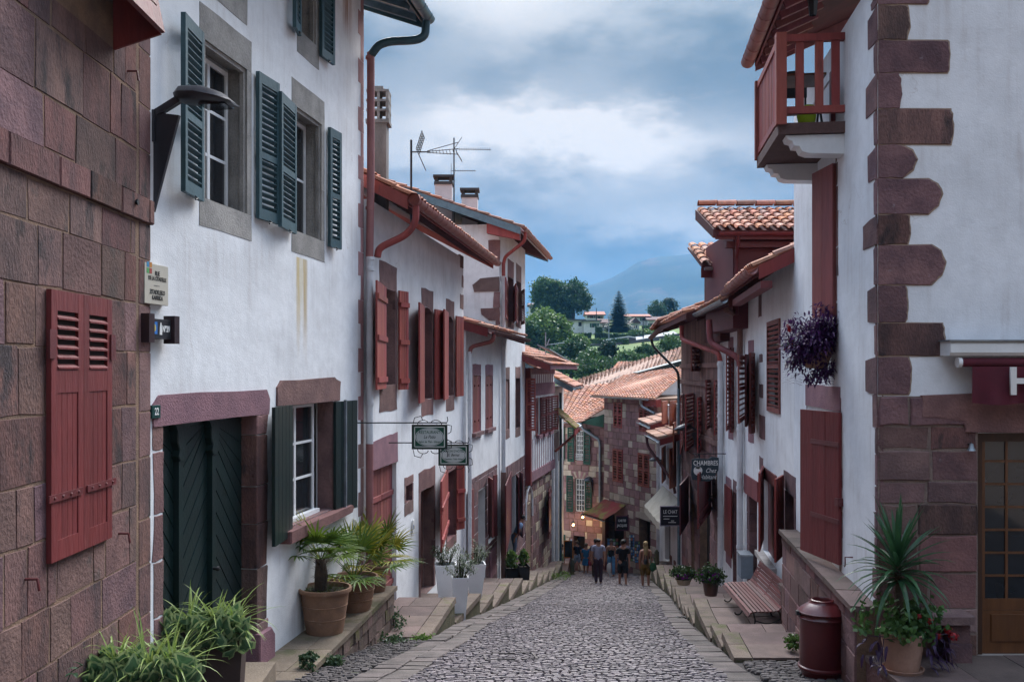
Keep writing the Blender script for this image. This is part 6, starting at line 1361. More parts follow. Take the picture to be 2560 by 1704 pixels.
def house_R3():
 F = FR3; o = F.o; r = F.root('white_house', 'white house with two white downpipes and long red door lintel', 'house')
 w1 = (F.U(1884), F.U(1872), F.Z(1884, 1085), F.Z(1884, 880), .2); w2 = (F.U(1833), F.U(1822), F.Z(1833, 1080), F.Z(1833, 868), .2)
 dr = (F.U(1893), F.U(1866), -3.9, F.Z(1893, 1252), .3); g1 = (F.U(1843), F.U(1834), -4.2, F.Z(1843, 1235), .25); g2 = (F.U(1828), F.U(1816), F.Z(1828, 1395), F.Z(1828, 1228), .2)
 wall(F, r, -5.4, 3.6, [w1, w2, dr, g1, g2], STUCCO, depth=4.6)
 for w in (w1, w2): surround(F, r, w, MAUVE, lint=.26, sill=.2, jamb=.05, th=.008); window(F, r, w, BROWNWOOD, GLASS, 1, 3, depth=.18, panes=False)
 rsh(F, r, 1846, 1864, 1866, 884, 1066, REDWOOD3, .05, .55, 'louvre', slat=.10, mid=.5); rsh(F, r, 1864, 1874, 1874, 884, 1070, DEEPRED, .06, .30, 'plank', planks=2); rsh(F, r, 1875, 1886, 1886, 880, 1088, REDWOOD3, .05, .20, 'louvre', slat=.10, mid=.5)
 rsh(F, r, 1816, 1823, 1823, 868, 1080, REDWOOD3, .05, .3, 'louvre', slat=.10, mid=.5); rsh(F, r, 1826, 1834, 1834, 866, 1085, REDWOOD, .05, .18, 'louvre', slat=.10, mid=.5)
 MB().box(dr[0] - .15, dr[1] + .2, min(-o * .1, o * .03), max(-o * .1, o * .03), dr[3], dr[3] + .42).obj('lintel_beam', REDWOOD3, r)
 z = dr[2]
 rng = random.Random(77)
 while z < dr[3]:
  h = rng.uniform(.3, .5); MB().block(dr[1] - .3, dr[1] - .004, z + .005, min(z + h, dr[3]) - .005, -o * .28, -o * .01, .012).obj('jamb_stone', PURPLESTONE, r); z += h
 window(F, r, (dr[0] + .05, dr[0] + .55, dr[2] + 1.0, dr[3] - .05), WHITEPAINT, GLASS, 1, 3, depth=.2, panes=False); MB().box(dr[0], dr[1], min(-o * .28, -o * .24), max(-o * .28, -o * .24), dr[2], dr[3]).obj('door', BROWNWOOD, r)
 surround(F, r, g1, PURPLESTONE, lint=.3, sill=0, jamb=.07, parts=('lintel', 'jamb'), th=.008); MB().box(g1[0], g1[1], min(-o * .24, -o * .2), max(-o * .24, -o * .2), g1[2], g1[3]).obj('door', BROWNWOOD, r)
 surround(F, r, g2, MAUVE, lint=.3, sill=.25, jamb=.06, th=.008); rsh(F, r, 1812, 1829, 1829, 1222, 1395, REDWOOD, .06, .06, 'plank', planks=4)
 roof_eave(F, r, -.05, F.L, .6, 3.16, .4, 4.4, TILE, SOFFITRED, SOFFITRED, ZINC, rafters=.36, gr=.09, tw=.22)
 # downpipes: white with red swan necks
 u1 = F.U(1850, .1); u2 = F.U(1801, .1)
 for u, zt, zb, nm in ((u1, 1.75, -4.0, 'a'), (u2, 1.9, -4.6, 'b')):
  pipe_run(r, [(u, o * .10, zt), (u, o * .10, zb)], .075, PIPEWHITE)
  for k in range(4): zz = zt - .05 - k * 1.35; MB().tube([(u, o * .10, zz), (u, o * .10, zz - .07)], .088, 12).obj('pipe_collar', PIPEWHITE, r)
 pipe_run(r, bend([(F.U(1868, .1) , o * .55, 2.98), (u1 - .3, o * .25, 2.92), (u1, o * .10, 2.7), (u1, o * .10, 1.72)], 4, .2), .068, BROWNWOOD, 'swan_neck'); pipe_run(r, bend([(u1 + .6, o * .72, 2.85), (u1 + .6, o * .70, 2.3), (u1 + .02, o * .12, 1.95), (u1, o * .10, 1.72)], 4, .16), .072, REDWOOD3, 'branch_pipe')
 pipe_run(r, bend([(u2 + 2.6, o * .85, 2.95), (u2 + 2.6, o * .84, 2.55), (u2, o * .14, 2.1), (u2, o * .10, 1.86)], 4, .16), .065, REDWOOD2, 'swan_neck')
 bx = thing('meter_box', 'pale blue-grey meter box on the wall behind the red bench', 'meter box', F.W(F.U(1878), 0, F.Z(1878, 1440)), F.ang)
 MB().box(-.25, .25, min(0, o * .26), max(0, o * .26), 0, .48).obj('case', mat('grey_blue_case', (.20, .25, .31), rough=.5, bump=0), bx); MB().box(-.27, .27, min(0, o * .28), max(0, o * .28), .48, .52).obj('lid', ZINC, bx)
house_R3()
def house_dormer():
 F = Fac((4.95, 21.5), (8.6, 21.5)); o = F.o; r = F.root('roof_dormer', 'dark red boarded dormer with curved tile roof above the white houses', 'dormer')
 MB().box(0, 3.6, min(0, -o * 3), max(0, -o * 3), 2.6, 4.78).obj('wall', mat('wine_boarding', (.115, .026, .034), (.092, .020, .027), rough=.6, scale=2, bump=.2, fine=.1), r)
 zz = 4.66; sl = .38; de = .5
 deck = MB().hexa([(-.52, o * de, zz), (3.6, o * de, zz), (3.6, -o * 1.5, zz + 2 * sl), (-.52, -o * 1.5, zz + 2 * sl), (-.52, o * de, zz + .06), (3.6, o * de, zz + .06), (3.6, -o * 1.5, zz + 2 * sl + .06), (-.52, -o * 1.5, zz + 2 * sl + .06)]).obj('roof', SOFFITRED, r)
 for t in tile_patch(None, (-.55, o * (de + .12), zz + .06), (3.6, o * (de + .12), zz + .06), (3.6, -o * 1.45, zz + 2.05 * sl + .06), (-.55, -o * 1.45, zz + 2.05 * sl + .06), tw=.235, tl=.40): t.obj('tile', TILE, deck)
 for i in range(9): MB().gutter((-.5 + i * .46, -o * 1.45, zz + 2.05 * sl + .16), (-.06 + i * .46, -o * 1.45, zz + 2.05 * sl + .17), -.12, th=-.015).obj('ridge_tile', TILE, deck)
 MB().gutter((-.45, o * (de + .10), zz - .0), (3.6, o * (de + .10), zz - .0), .075).obj('gutter', DEEPRED, deck, smooth=True)
 MB().box(-.50, 3.6, min(o * (de - .03), o * de), max(o * (de - .03), o * de), zz - .14, zz).obj('fascia', DEEPRED, deck); MB().box(-.2, 3.6, min(0, o * .25), max(0, o * .25), zz - .28, zz - .15).obj('cornice', DEEPRED, deck)
 MB().tube(bend([(-.02, o * .55, zz - .05), (-.02, o * .5, zz - .25), (.06, o * .08, zz - .45), (.06, o * .08, 2.9)], 4, .12), .045, 8).obj('downpipe', DEEPRED, r, smooth=True)
 MB().hexa([(-.56, o * .55, zz - .12), (-.50, o * .55, zz - .12), (-.50, -o * 1.5, zz + .6), (-.56, -o * 1.5, zz + .6), (-.56, o * .55, zz + .08), (-.50, o * .55, zz + .08), (-.50, -o * 1.5, zz + .84), (-.56, -o * 1.5, zz + .84)]).obj('verge_board', SOFFITRED, deck)
 F = Fac((5.05, 24.2), (8.6, 24.2)); o = F.o; r = F.root('roof_dormer', 'lower small tiled dormer eave peeping out below the red dormer', 'dormer')
 MB().box(.2, 3.6, min(0, -o * 2), max(0, -o * 2), 2.4, 4.2).obj('wall', SOFFITRED, r)
 zz = 4.20; deck = MB().hexa([(-.35, o * .4, zz), (3.2, o * .4, zz), (3.2, -o * 1.5, zz + .7), (-.35, -o * 1.5, zz + .7), (-.35, o * .4, zz + .06), (3.2, o * .4, zz + .06), (3.2, -o * 1.5, zz + .76), (-.35, -o * 1.5, zz + .76)]).obj('roof', SOFFITRED, r)
 for t in tile_patch(None, (-.38, o * .5, zz + .06), (3.2, o * .5, zz + .06), (3.2, -o * 1.4, zz + .8), (-.38, -o * 1.4, zz + .8), tw=.25, tl=.40): t.obj('tile', TILE, deck)
 MB().gutter((-.3, o * .5, zz), (3.2, o * .5, zz), .08).obj('gutter', ZINC, deck, smooth=True); MB().box(-.36, 3.2, min(o * .37, o * .4), max(o * .37, o * .4), zz - .25, zz).obj('fascia', DEEPRED, deck)
house_dormer()
def house_R4():
 F = FR4; o = F.o; r = F.root('brown_timber_house', 'weathered brown timber-fronted house with sagging tiled eave and louvred shutters', 'house')
 zs = F.Z(1790, 1105)
 dr = (F.U(1776), F.U(1750), -5.5, F.Z(1770, 1215), .3); d2 = (F.U(1737), F.U(1729), -6.0, F.Z(1737, 1262), .3)
 wall(F, r, zs, 3.5, [], BROWNWOOD, depth=4.5, name='upper_wall'); wall(F, r, -7.2, zs - .01, [dr, d2], MORTAR, depth=4.5, name='lower_wall')
 rng = random.Random(91)
 # vertical boarding and rails of the timber front
 u = .0
 while u < F.L - .05:
  w = min(rng.uniform(.16, .32), F.L - u); z = zs
  for zt in (F.Z(1790, 962), F.Z(1790, 915), 3.45):
   MB().box(u + .006, u + w - .006, min(0, o * rng.uniform(.015, .03)), max(0, o * .03), z + .006, zt - .006).obj('board', BROWNWOOD, r); z = zt
  u += w
 for z in (F.Z(1790, 962), F.Z(1790, 912), zs): MB().box(-.02, F.L, min(0, o * .09), max(0, o * .09), z - .07, z + .07).obj('rail', BROWNWOOD, r)
 for (xl, xr, yt, yb, dn, df, m) in ((1736, 1742, 870, 925, .05, .3, BROWNWOOD), (1728, 1748, 862, 928, .05, .42, REDWOOD3), (1701, 1707, 990, 1140, .05, .5, REDWOOD3), (1714, 1734, 990, 1142, .05, .55, REDWOOD2), (1744, 1752, 995, 1140, .05, .28, REDWOOD2), (1765, 1775, 950, 1078, .05, .30, REDWOOD3), (1786, 1797, 950, 1092, .05, .26, REDWOOD2)):
  rsh(F, r, xl, xr, xr, yt, yb, m, dn, df, 'louvre', slat=.11, mid=.5, stile=.05)
 courses(F, r, .0, F.L, -6.6, zs - .08, ASHLAR, rh=(.32, .5), bw=(.5, 1.0), holes=[dr, d2], th=.02, rng=rng, mats=[PURPLESTONE, PINKSTONE, ASHLAR])
 for w in (dr, d2): MB().box(w[0], w[1], min(-o * .28, -o * .22), max(-o * .28, -o * .22), w[2], w[3]).obj('door', INTERIOR, r)
 rsh(F, r, 1745, 1777, 1777, 1210, 1362, REDWOOD, .05, .80, 'plank', planks=4, sep=True, straps=(.08, .25)); rsh(F, r, 1700, 1721, 1721, 1234, 1370, DEEPRED, .06, .65, 'plank', planks=3, sep=True)
 roof_eave(F, r, -.6, F.L + .3, .95, 3.12, .30, 4.0, TILE, SOFFITRED, SOFFITRED, None, rafters=.4, tw=.22)
 mb = MB(); tile_patch(mb, (F.L - 3.2, o * 1.12, 3.30), (F.L + .3, o * 1.12, 3.10), (F.L + .3, -o * .5, 3.75), (F.L - 3.2, -o * .5, 3.95), tw=.22, tl=.4); stuff(mb.obj('upper_tiles', TILE, r))
 MB().gutter((F.L - 3.4, o * 1.1, 3.02), (F.L + .35, o * 1.1, 2.88), .10).obj('gutter', BROWNWOOD, r, smooth=True)
 pipe_run(r, bend([(F.L + .2, o * 1.1, 2.85), (F.L + .2, o * 1.05, 2.55), (F.L - .05, o * .14, 1.6), (F.L - .05, o * .12, .9)], 4, .18), .05, IRON, 'swan_neck'); pipe_run(r, [(F.L - .05, o * .12, 1.0), (F.L - .05, o * .12, -6.2)], .06, BLUEZINC)
 lp = thing('wall_lantern', 'small dark lantern on the brown timber house beside the white pipe', 'lantern', F.W(F.U(1790), .0, F.Z(1790, 1252)), F.ang)
 MB().lathe([(.03, 0), (.12, .03), (.10, .05), (.02, .14), (0, .14)], 10).obj('hood', IRON, lp, loc=(0, o * .2, 0)); MB().tube([(0, 0, .1), (0, o * .2, .16)], .015, 6).obj('bracket', IRON, lp)
house_R4()
wall_lamp(FR4, 1752, 1078, 1160, .30, .55, 'dark street lamp on the brown timber house over the slate sign', LAMPGREY)
def house_R5():
 F = FR5; o = F.o; r = F.root('white_house', 'far white house with rust-brown shutters behind the cream awning', 'house')
 zt = -.55
 W_ = [RR(F, 1666, 1672, 1012, 1070) + (.2,), RR(F, 1690, 1697, 1010, 1068) + (.2,), RR(F, 1666, 1672, 1125, 1215) + (.2,), RR(F, 1690, 1697, 1140, 1200) + (.2,)]
 dr = RR(F, 1662, 1676, 1285, 1415) + (.3,)
 wall(F, r, -9, zt, W_ + [dr], STUCCO, depth=3.5)
 for w in W_: window(F, r, w, WHITEPAINT, GLASS, 1, 3, depth=.15, panes=False)
 RUST = mat('rust_shutter', (.27, .080, .040), (.21, .062, .034), rough=.6, scale=3, bump=.2, rnd=.15, fine=.2)
 for (xl, xr, yt, yb) in ((1655, 1668, 1006, 1065), (1674, 1690, 1005, 1072), (1655, 1664, 1125, 1215), (1674, 1690, 1130, 1235), (1683, 1690, 1060, 1165)): rsh(F, r, xl, xr, xr, yt, yb, RUST, .05, .40, 'plank', planks=3)
 panel(F, r, (dr[0], -.2), (dr[1], -.2), dr[2], dr[3], 'plank', DKGREEN, planks=3, name='door')
 for i, (px, w) in enumerate(((1700, .1), (1690, .1), (1680, .08))): MB().box(F.U(px), F.U(px) + .3, min(0, o * .05), max(0, o * .05), -7.6, -5.6).obj('shop_post', BROWNWOOD, r)
 roof_eave(F, r, 3.4, F.L, .7, zt - .05, .28, 3.0, TILEDARK, REDWOOD, SOFFITRED, ZINC, rafters=.4, tw=.24); roof_eave(F, r, -.1, 3.3, .8, zt - .35, .28, 3.0, TILEDARK, REDWOOD, SOFFITRED, ZINC, rafters=.4, tw=.24)
 pipe_run(r, bend([(3.2, o * .9, zt - .4), (3.2, o * .86, zt - .8), (1.2, o * .15, zt - 2.0), (1.0, o * .1, zt - 2.4)], 4, .2), .055, SOFFITRED, 'branch_pipe'); u = F.U(1645, .12); pipe_run(r, [(u, o * .12, zt - .3), (u, o * .12, -7.4)], .07, PIPEWHITE)
 lp = wall_lamp(FR5, 1660, 1152, 1185, .22, .42, 'small grey street lamp on the far white house', LAMPGREY)
 # cream awning
 CRE = mat('cream_canvas', (.46, .43, .37), (.38, .35, .29), rough=.9, scale=2, bump=.3, bscale=60, fine=.1)
 aw = thing('awning', 'cream canvas awning over the far white shop front', 'awning', F.W(0, 0, 0), F.ang)
 u0, u1 = F.U(1702), F.U(1658); zt_ = F.Z(1690, 1240); zb_ = zt_ - .85; D = .78
 v = []; f = []; nx = 14
 for i in range(nx + 1):
  u = u0 + (u1 - u0) * i / nx; sag = .03 * sin(i * 1.9)
  for (d_, z_) in ((.02, zt_), (D * .55, zt_ - .50 + sag), (D, zb_ + sag), (D, zb_ - .28 + sag)): v.append((u, o * d_, z_))
 for i in range(nx):
  for j in range(3): a = i * 4 + j; f.append((a, a + 4, a + 5, a + 1))
 f.append((0, 1, 2)); f.append((nx * 4, nx * 4 + 2, nx * 4 + 1)); MB().add(v, f).obj('canvas', CRE, aw, smooth=True)
 for u in (u0 + .05, u1 - .05): MB().beam((u, o * .02, zb_ - .1), (u, o * (D - .02), zb_ - .02), .03, .03).obj('arm', WHITEPAINT, aw)
house_R5()
def chalk_sign():
 Y = 33.2; a, b = P(1652, 1312, Y), P(1699, 1266, Y); t = thing('slate_board_sign', 'framed black board sign hung before the cream awning', 'sign', ((a.x + b.x) / 2, Y, (a.z + b.z) / 2)); w, h = b.x - a.x, b.z - a.z
 MB().box(-w / 2, w / 2, -.015, .015, -h / 2, h / 2).obj('board', mat('board_black', (.012, .013, .020), rough=.5, bump=0), t)
 fr = MB(); e = .03
 for x0, x1, z0, z1 in ((-w / 2 - e, w / 2 + e, h / 2, h / 2 + e), (-w / 2 - e, w / 2 + e, -h / 2 - e, -h / 2), (-w / 2 - e, -w / 2, -h / 2, h / 2), (w / 2, w / 2 + e, -h / 2, h / 2)): fr.box(x0, x1, -.02, .02, z0, z1)
 fr.obj('frame', mat('pale_violet_frame', (.30, .27, .34), rough=.5, bump=0), t)
 for s, z, sz in (('LE CHAT', .22, .27),): text('lettering', s, sz * h, WHITE, t, (0, -.018, z * h), (pi / 2, 0, 0), .001, sx=.72)
 for a_, b_, z_ in ((-.38, .38, -.02), (-.36, -.05, -.17), (.04, .2, -.27), (-.1, .3, -.36)): MB().box(a_ * w, b_ * w, -.019, -.0155, z_ * h, (z_ + .03) * h).obj('rule', WHITE, t)
 MB().tube([(w / 2 + .02, 0, h / 2 + .04), (6.15 - (a.x + b.x) / 2, 0, h / 2 + .04)], .015, 6).obj('bracket', IRON, t)
 # slate guesthouse sign
 Y = 24.9; a, b = P(1728, 1203, Y), P(1797, 1141, Y); w, h = b.x - a.x, b.z - a.z; t = thing('slate_sign', 'ragged dark slate sign reading CHAMBRES with a white shell', 'sign', ((a.x + b.x) / 2, Y, (a.z + b.z) / 2))
 SL = mat('blue_slate', (.035, .055, .070), (.025, .038, .050), rough=.6, scale=6, bump=.6, bscale=20, fine=.2)
 pts = [(-.48, .40), (-.2, .44), (.1, .42), (.25, .50), (.5, .46), (.5, .1), (.48, -.05), (.36, -.25), (.30, -.42), (.12, -.50), (-.2, -.48), (-.47, -.42), (-.5, -.1)]
 MB().prism(blob_outline([(x * w, z * h) for x, z in pts], .008, 2), .015, -.015, .006).obj('slate', SL, t)
 text('lettering', 'CHAMBRES', .27 * h, WHITE, t, (.02 * w, -.018, .24 * h), (pi / 2, 0, 0), .001, sx=.74, bold=.002); text('lettering', 'Chez', .25 * h, WHITE, t, (.20 * w, -.018, -.06 * h), (pi / 2, 0, 0), .001, shear=.35, sx=.8); text('lettering', "l'Habitant", .24 * h, WHITE, t, (.06 * w, -.018, -.32 * h), (pi / 2, 0, 0), .001, shear=.3, sx=.8)
 n = 16; MB().prism([(-.26 * w + .16 * w * cos(2 * pi * k / n), -.06 * h + .19 * h * sin(2 * pi * k / n)) for k in range(n)], -.0155, -.019).obj('shell_emblem', WHITE, t); MB().prism([(-.36 * w, .10 * h), (-.16 * w, .10 * h), (-.20 * w, .02 * h), (-.32 * w, .02 * h)], -.0155, -.019).obj('shell_hinge', WHITE, t)
 MB().tube([(-w * .45, 0, h * .62), (5.62 - (a.x + b.x) / 2, 0, h * .62)], .014, 6).obj('bracket', IRON, t)
 for x in (-.38, .0, .40): MB().tube([(x * w, 0, h * .42), (x * w, 0, h * .62)], .006, 5).obj('hanger', IRON, t)
chalk_sign()
# ================================================================== stone house closing the street, far roofs
FA = Fac((2.25, 50.0), (4.71, 48.5)); FB = Fac((4.52, 47.0), (6.42, 42.3))
PATCH = [PINKSTONE, PINKSTONE, MAUVE, CREAMSTONE, PINKSTONE, MAUVE]
ROSE = mat('rose_block', (.34, .19, .19), (.25, .14, .14), rough=.9, scale=2.5, bump=.5, bscale=34, rnd=.22, hue=.012, fine=.25)
CREAMB = mat('cream_block', (.56, .47, .38), (.44, .36, .29), rough=.9, scale=3, bump=.5, bscale=30, rnd=.15, hue=.01, fine=.25)
def house_F():
 F = FA; o = F.o; r = F.root('stone_house', 'pink and cream block house with green shutters closing the street', 'house')
 w1 = F.R(1439, 1458, 1075, 1150) + (.2,); w2 = F.R(1438, 1461, 1195, 1277) + (.2,); ar = F.R(1434, 1462, 1338, 1402) + (.3,)
 wall(F, r, -9.4, -.95, [w1, w2, ar], MORTAR, depth=6)
 courses(F, r, 0, F.L, -8.9, -1.0, ROSE, rh=(.28, .36), bw=(.30, .55), holes=[w1, w2, ar], th=.02, gap=.02, rng=random.Random(61), mats=[ROSE, ROSE, ROSE, CREAMB, ROSE])
 for w, rows in ((w1, 6), (w2, 6)): window(F, r, w, WHITEPAINT, GLASS, 3, rows, depth=.12, fw=.05, mw=.03)
 bal = MB()
 for k in range(4): z = w1[2] + .05 + k * .09; bal.box(w1[0], w1[1], min(o * .01, o * .03), max(o * .01, o * .03), z, z + .025)
 bal.obj('window_rail', WHITEPAINT, r)
 for (a, b, yt, yb) in ((1396, 1411, 1066, 1150), (1419, 1434, 1068, 1153), (1459, 1475, 1072, 1160)): red_shutter(F, r, a, b, a, yt, yb, GREEN, .06, .12, style='louvre', sep=False, slat=.12, mid=.5)
 for (a, b, yt, yb) in ((1416, 1432, 1188, 1278), (1462, 1479, 1195, 1276)): red_shutter(F, r, a, b, a, yt, yb, GREEN, .10, .06, style='louvre', sep=False, slat=.12, mid=.5)
 uc = (w2[0] + w2[1]) / 2; zc = w2[3] - .05
 for k in range(9):       # fan of voussoirs
  a0, a1 = pi * (.12 + .76 * k / 9), pi * (.12 + .76 * (k + .9) / 9); ri, ro = .34, .62
  pts = [(uc + ri * cos(a0), zc + ri * .35 * sin(a0) - .02), (uc + ro * cos(a0), zc + ro * .72 * sin(a0)), (uc + ro * cos(a1), zc + ro * .72 * sin(a1)), (uc + ri * cos(a1), zc + ri * .35 * sin(a1) - .02)]
  MB().prism(pts, 0, o * .045).obj('voussoir', CREAMB if k % 2 == 0 else ROSE, r)
 MB().box(ar[0], ar[1], min(-o * .5, -o * .45), max(-o * .5, -o * .45), ar[2], ar[3]).obj('archway', INTERIOR, r)
 red_shutter(F, r, 1396, 1413, 1396, 1334, 1404, GREEN, .05, .05, style='plank', planks=4, name='door')
 pipe_run(r, bend([(F.U(1452, .3), o * .35, -1.05), (F.U(1458, .3), o * .3, -1.35), (F.U(1499, .1), o * .12, -1.85), (F.U(1500, .1), o * .1, -2.2)], 4, .15), .07, ZINC, 'swan_neck'); pipe_run(r, [(F.U(1500, .1), o * .1, -2.1), (F.U(1500, .1), o * .1, -5.3)], .07, ZINC)
 MB().gutter((-.2, o * .4, -1.0), (F.U(1456, .4), o * .4, -1.0), .09).obj('gutter', BLUEZINC, r, smooth=True)
 MB().add([(F.U(1456), o * .3, -1.0), (F.L, o * .3, -1.0), (F.L, o * .3, -.25)], [(0, 1, 2)]) if False else MB().prism([(F.U(1456), -1.02), (F.L + .05, -1.20), (F.L + .05, -.55), (F.U(1462), -.98)], 0, o * .35).obj('verge_boarding', GREEN, r)
 # roof planes seen from above
 inv = (Matrix.Translation(r.location) @ Matrix.Rotation(F.ang, 4, 'Z')).inverted()
 mb = MB(); tile_patch(mb, P(1376, 1066, 49.8), P(1456, 1054, 48.4), P(1640, 948, 57.5), P(1376, 975, 58.5), tw=.26, tl=.42); mb.v = [tuple(inv @ Vector(p)) for p in mb.v]; stuff(mb.obj('roof_tiles', TILEFAR, r))
 F = FB; o = F.o; r2 = F.root('stone_house', 'patchwork stone house with closed red louvred shutters at the street end', 'house')
 W_ = [RR(F, 1535, 1556, 1005, 1069, 1545), RR(F, 1599, 1622, 1020, 1078, 1610), RR(F, 1533, 1558, 1122, 1204, 1545), RR(F, 1596, 1624, 1133, 1216, 1610)]
 W_ = [(min(a, b), max(a, b), c, d) for a, b, c, d in W_]
 dr = F.R(1598, 1626, 1290, 1402, 1610) + (.4,); sh = F.R(1516, 1560, 1288, 1402, 1540) + (.5,)
 wall(F, r2, -9.4, .42, [w + (.1,) for w in W_] + [dr, sh], MORTAR, depth=6)
 courses(F, r2, 0, F.L, -8.2, .38, ROSE, rh=(.28, .38), bw=(.32, .6), holes=W_ + [dr, sh], th=.02, gap=.02, rng=random.Random(62), mats=[ROSE, ROSE, CREAMB, ROSE, CREAMB, ROSE])
 for w in W_:
  um = (w[0] + w[1]) / 2
  for a, b in ((w[0], um - .01), (um + .01, w[1])): panel(F, r2, (a, .03), (b, .03), w[2], w[3], 'louvre', REDWOOD2, slat=.12, mid=.5, stile=.07)
 for w in (dr, sh): MB().box(w[0], w[1], min(-o * .5, -o * .45), max(-o * .5, -o * .45), w[2], w[3]).obj('dark_room', INTERIOR, r2)
 MB().prism([(dr[0] - .2, dr[3] - .1), (dr[1] + .1, dr[3] - .15), (dr[1] + .1, dr[3] + .1), ((dr[0] + dr[1]) / 2, dr[3] + .2), (dr[0] - .2, dr[3] + .15)], 0, o * .08).obj('door_arch', CREAMB, r2)
 MB().gutter((-.75, o * .35, .40), (F.L - .3, o * .35, .40), .085).obj('gutter', ZINC, r2, smooth=True)
 pipe_run(r2, bend([(F.L - .9, o * .35, .35), (F.L - .9, o * .3, .05), (F.L - .1, o * .1, -.25)], 4, .12), .06, ZINC, 'swan_neck'); MB().box(F.L - .9, F.L + .3, min(o * .0, o * .25), max(o * .0, o * .25), .05, .38).obj('eave_board', REDWOOD, r2)
 inv = (Matrix.Translation(r2.location) @ Matrix.Rotation(F.ang, 4, 'Z')).inverted()
 for nm, q, m in (('roof_tiles', (P(1480, 990, 47.2), P(1636, 999, 42.0), P(1735, 915, 50.5), P(1560, 940, 56.5)), TILEFAR),):
  mb = MB(); tile_patch(mb, *q, tw=.26, tl=.42); mb.v = [tuple(inv @ Vector(p)) for p in mb.v]; stuff(mb.obj(nm, m, r2))
 r3 = thing('far_roof_house', 'long house with weathered tile roof and dark green gable behind the stone houses', 'house', P(1500, 1010, 60))
 off = r3.location
 def pl(mb): mb.v = [tuple(Vector(p) - off) for p in mb.v]; return mb
 mb = MB(); tile_patch(mb, P(1370, 1004, 59), P(1700, 925, 56), P(1725, 862, 64), P(1370, 972, 68), tw=.26, tl=.42); stuff(pl(mb).obj('roof_tiles', TILEDARK, r3))
 mb = MB(); tile_patch(mb, P(1520, 935, 66), P(1600, 912, 66), P(1590, 904, 70), P(1545, 905, 70), tw=.26, tl=.42); stuff(pl(mb).obj('dormer_tiles', TILEFAR, r3))
 a, b, c, d = P(1594, 931, 54), P(1720, 897, 54), P(1720, 945, 54), P(1650, 940, 54)
 pl(MB().prism([(a.x, a.z), (d.x, d.z), (c.x, c.z), (b.x, b.z)], 54.0, 56.5)).obj('gable_boarding', DKGREEN, r3)
 pl(MB().box(P(1640, 0, 54).x, P(1760, 0, 54).x, 54.2, 57, P(0, 1100, 54).z, P(0, 938, 54).z)).obj('wall', STUCCO, r3)
 pl(MB().tube(bend([P(1595, 932, 53.9), P(1600, 945, 53.9), P(1637, 962, 53.9), P(1638, 985, 53.9)], 4, .2), .06, 8)).obj('downpipe', IRON, r3)
 pl(MB().box(P(1380, 0, 60).x, P(1640, 0, 60).x, 60.2, 66, P(0, 1100, 60).z, P(0, 985, 60).z)).obj('body_wall', STUCCO, r3)
 # awning, shop sign, racks
 aw = thing('awning', 'mossy red canvas awning over the gift shop corner', 'awning', F.W(0, 0, 0), F.ang)
 RC = mat('faded_red_canvas', (.24, .022, .030), (.17, .045, .025), rough=.85, scale=2, bump=.3, fine=.15, patch=(.17, .14, .03), patch_lo=.46, patch_hi=.60, pscale=1.3)
 u0, u1 = F.U(1512), F.U(1566); z1, z0 = -4.62, -5.25; D = 1.15; v = []; f = []; n = 10
 for i in range(n + 1):
  u = u0 + (u1 - u0) * i / n
  for (d_, z_) in ((.0, z1), (D * .5, (z1 + z0) / 2 - .04), (D, z0), (D, z0 - .10)): v.append((u, o * d_, z_ + .015 * sin(i * 2.1)))
 for i in range(n):
  for j in range(3): q = i * 4 + j; f.append((q, q + 4, q + 5, q + 1))
 MB().add(v, f).obj('canvas', RC, aw, smooth=True)
 for u in (u0 + .02, u1 - .02): MB().beam((u, 0, z0 - .3), (u, o * D, z0 - .05), .03, .03).obj('arm', IRON, aw)
 MB().beam((u0 + .02, o * D, z0 - .1), (u1, o * D, z0 - .1), .025, .04).obj('front_bar', ZINC, aw)
 ps = F.W(F.U(1519), .12, -8.0); pst = MB().box(-.15, .15, -.10, .10, 0, 2.6).obj('shop_pillar', mat('shop_red', (.12, .02, .02), rough=.6), None, loc=ps, rot=(0, 0, F.ang)); tag(pst, 'dark red timber pillar under the mossy red awning', 'pillar')
 Y = 44.6; a, b = P(1541, 1323, Y), P(1569, 1291, Y); w, h = b.x - a.x, b.z - a.z; t = thing('shop_sign', 'black shop sign with wine frame reading CARTES JACQUES', 'sign', ((a.x + b.x) / 2, Y, (a.z + b.z) / 2))
 MB().box(-w / 2, w / 2, -.02, .02, -h / 2, h / 2).obj('board', MATS['board_black'], t); fr = MB(); e = .045
 for x0, x1, q0, q1 in ((-w / 2 - e, w / 2 + e, h / 2, h / 2 + e), (-w / 2 - e, w / 2 + e, -h / 2 - e, -h / 2), (-w / 2 - e, -w / 2, -h / 2, h / 2), (w / 2, w / 2 + e, -h / 2, h / 2)): fr.box(x0, x1, -.025, .025, q0, q1)
 fr.obj('frame', mat('wine_frame', (.09, .012, .04), rough=.5, bump=0), t)
 text('lettering', 'CARTES', .25 * h, WHITE, t, (0, -.023, .20 * h), (pi / 2, 0, 0), .001, sx=.7, bold=.004); text('lettering', 'JACQUES', .27 * h, WHITE, t, (0, -.023, -.18 * h), (pi / 2, 0, 0), .001, sx=.7, bold=.004)
 MB().tube([(w / 2, 0, h / 2 + .07), (1.0, 1.2, h / 2 + .07)], .02, 6).obj('bracket', IRON, t)
 cards = [mat('card_%d' % i, c, rough=.5, bump=0) for i, c in enumerate(((.55, .58, .60), (.10, .22, .45), (.45, .16, .10), (.16, .30, .12), (.65, .60, .48), (.05, .07, .12)))]
 rng = random.Random(4)
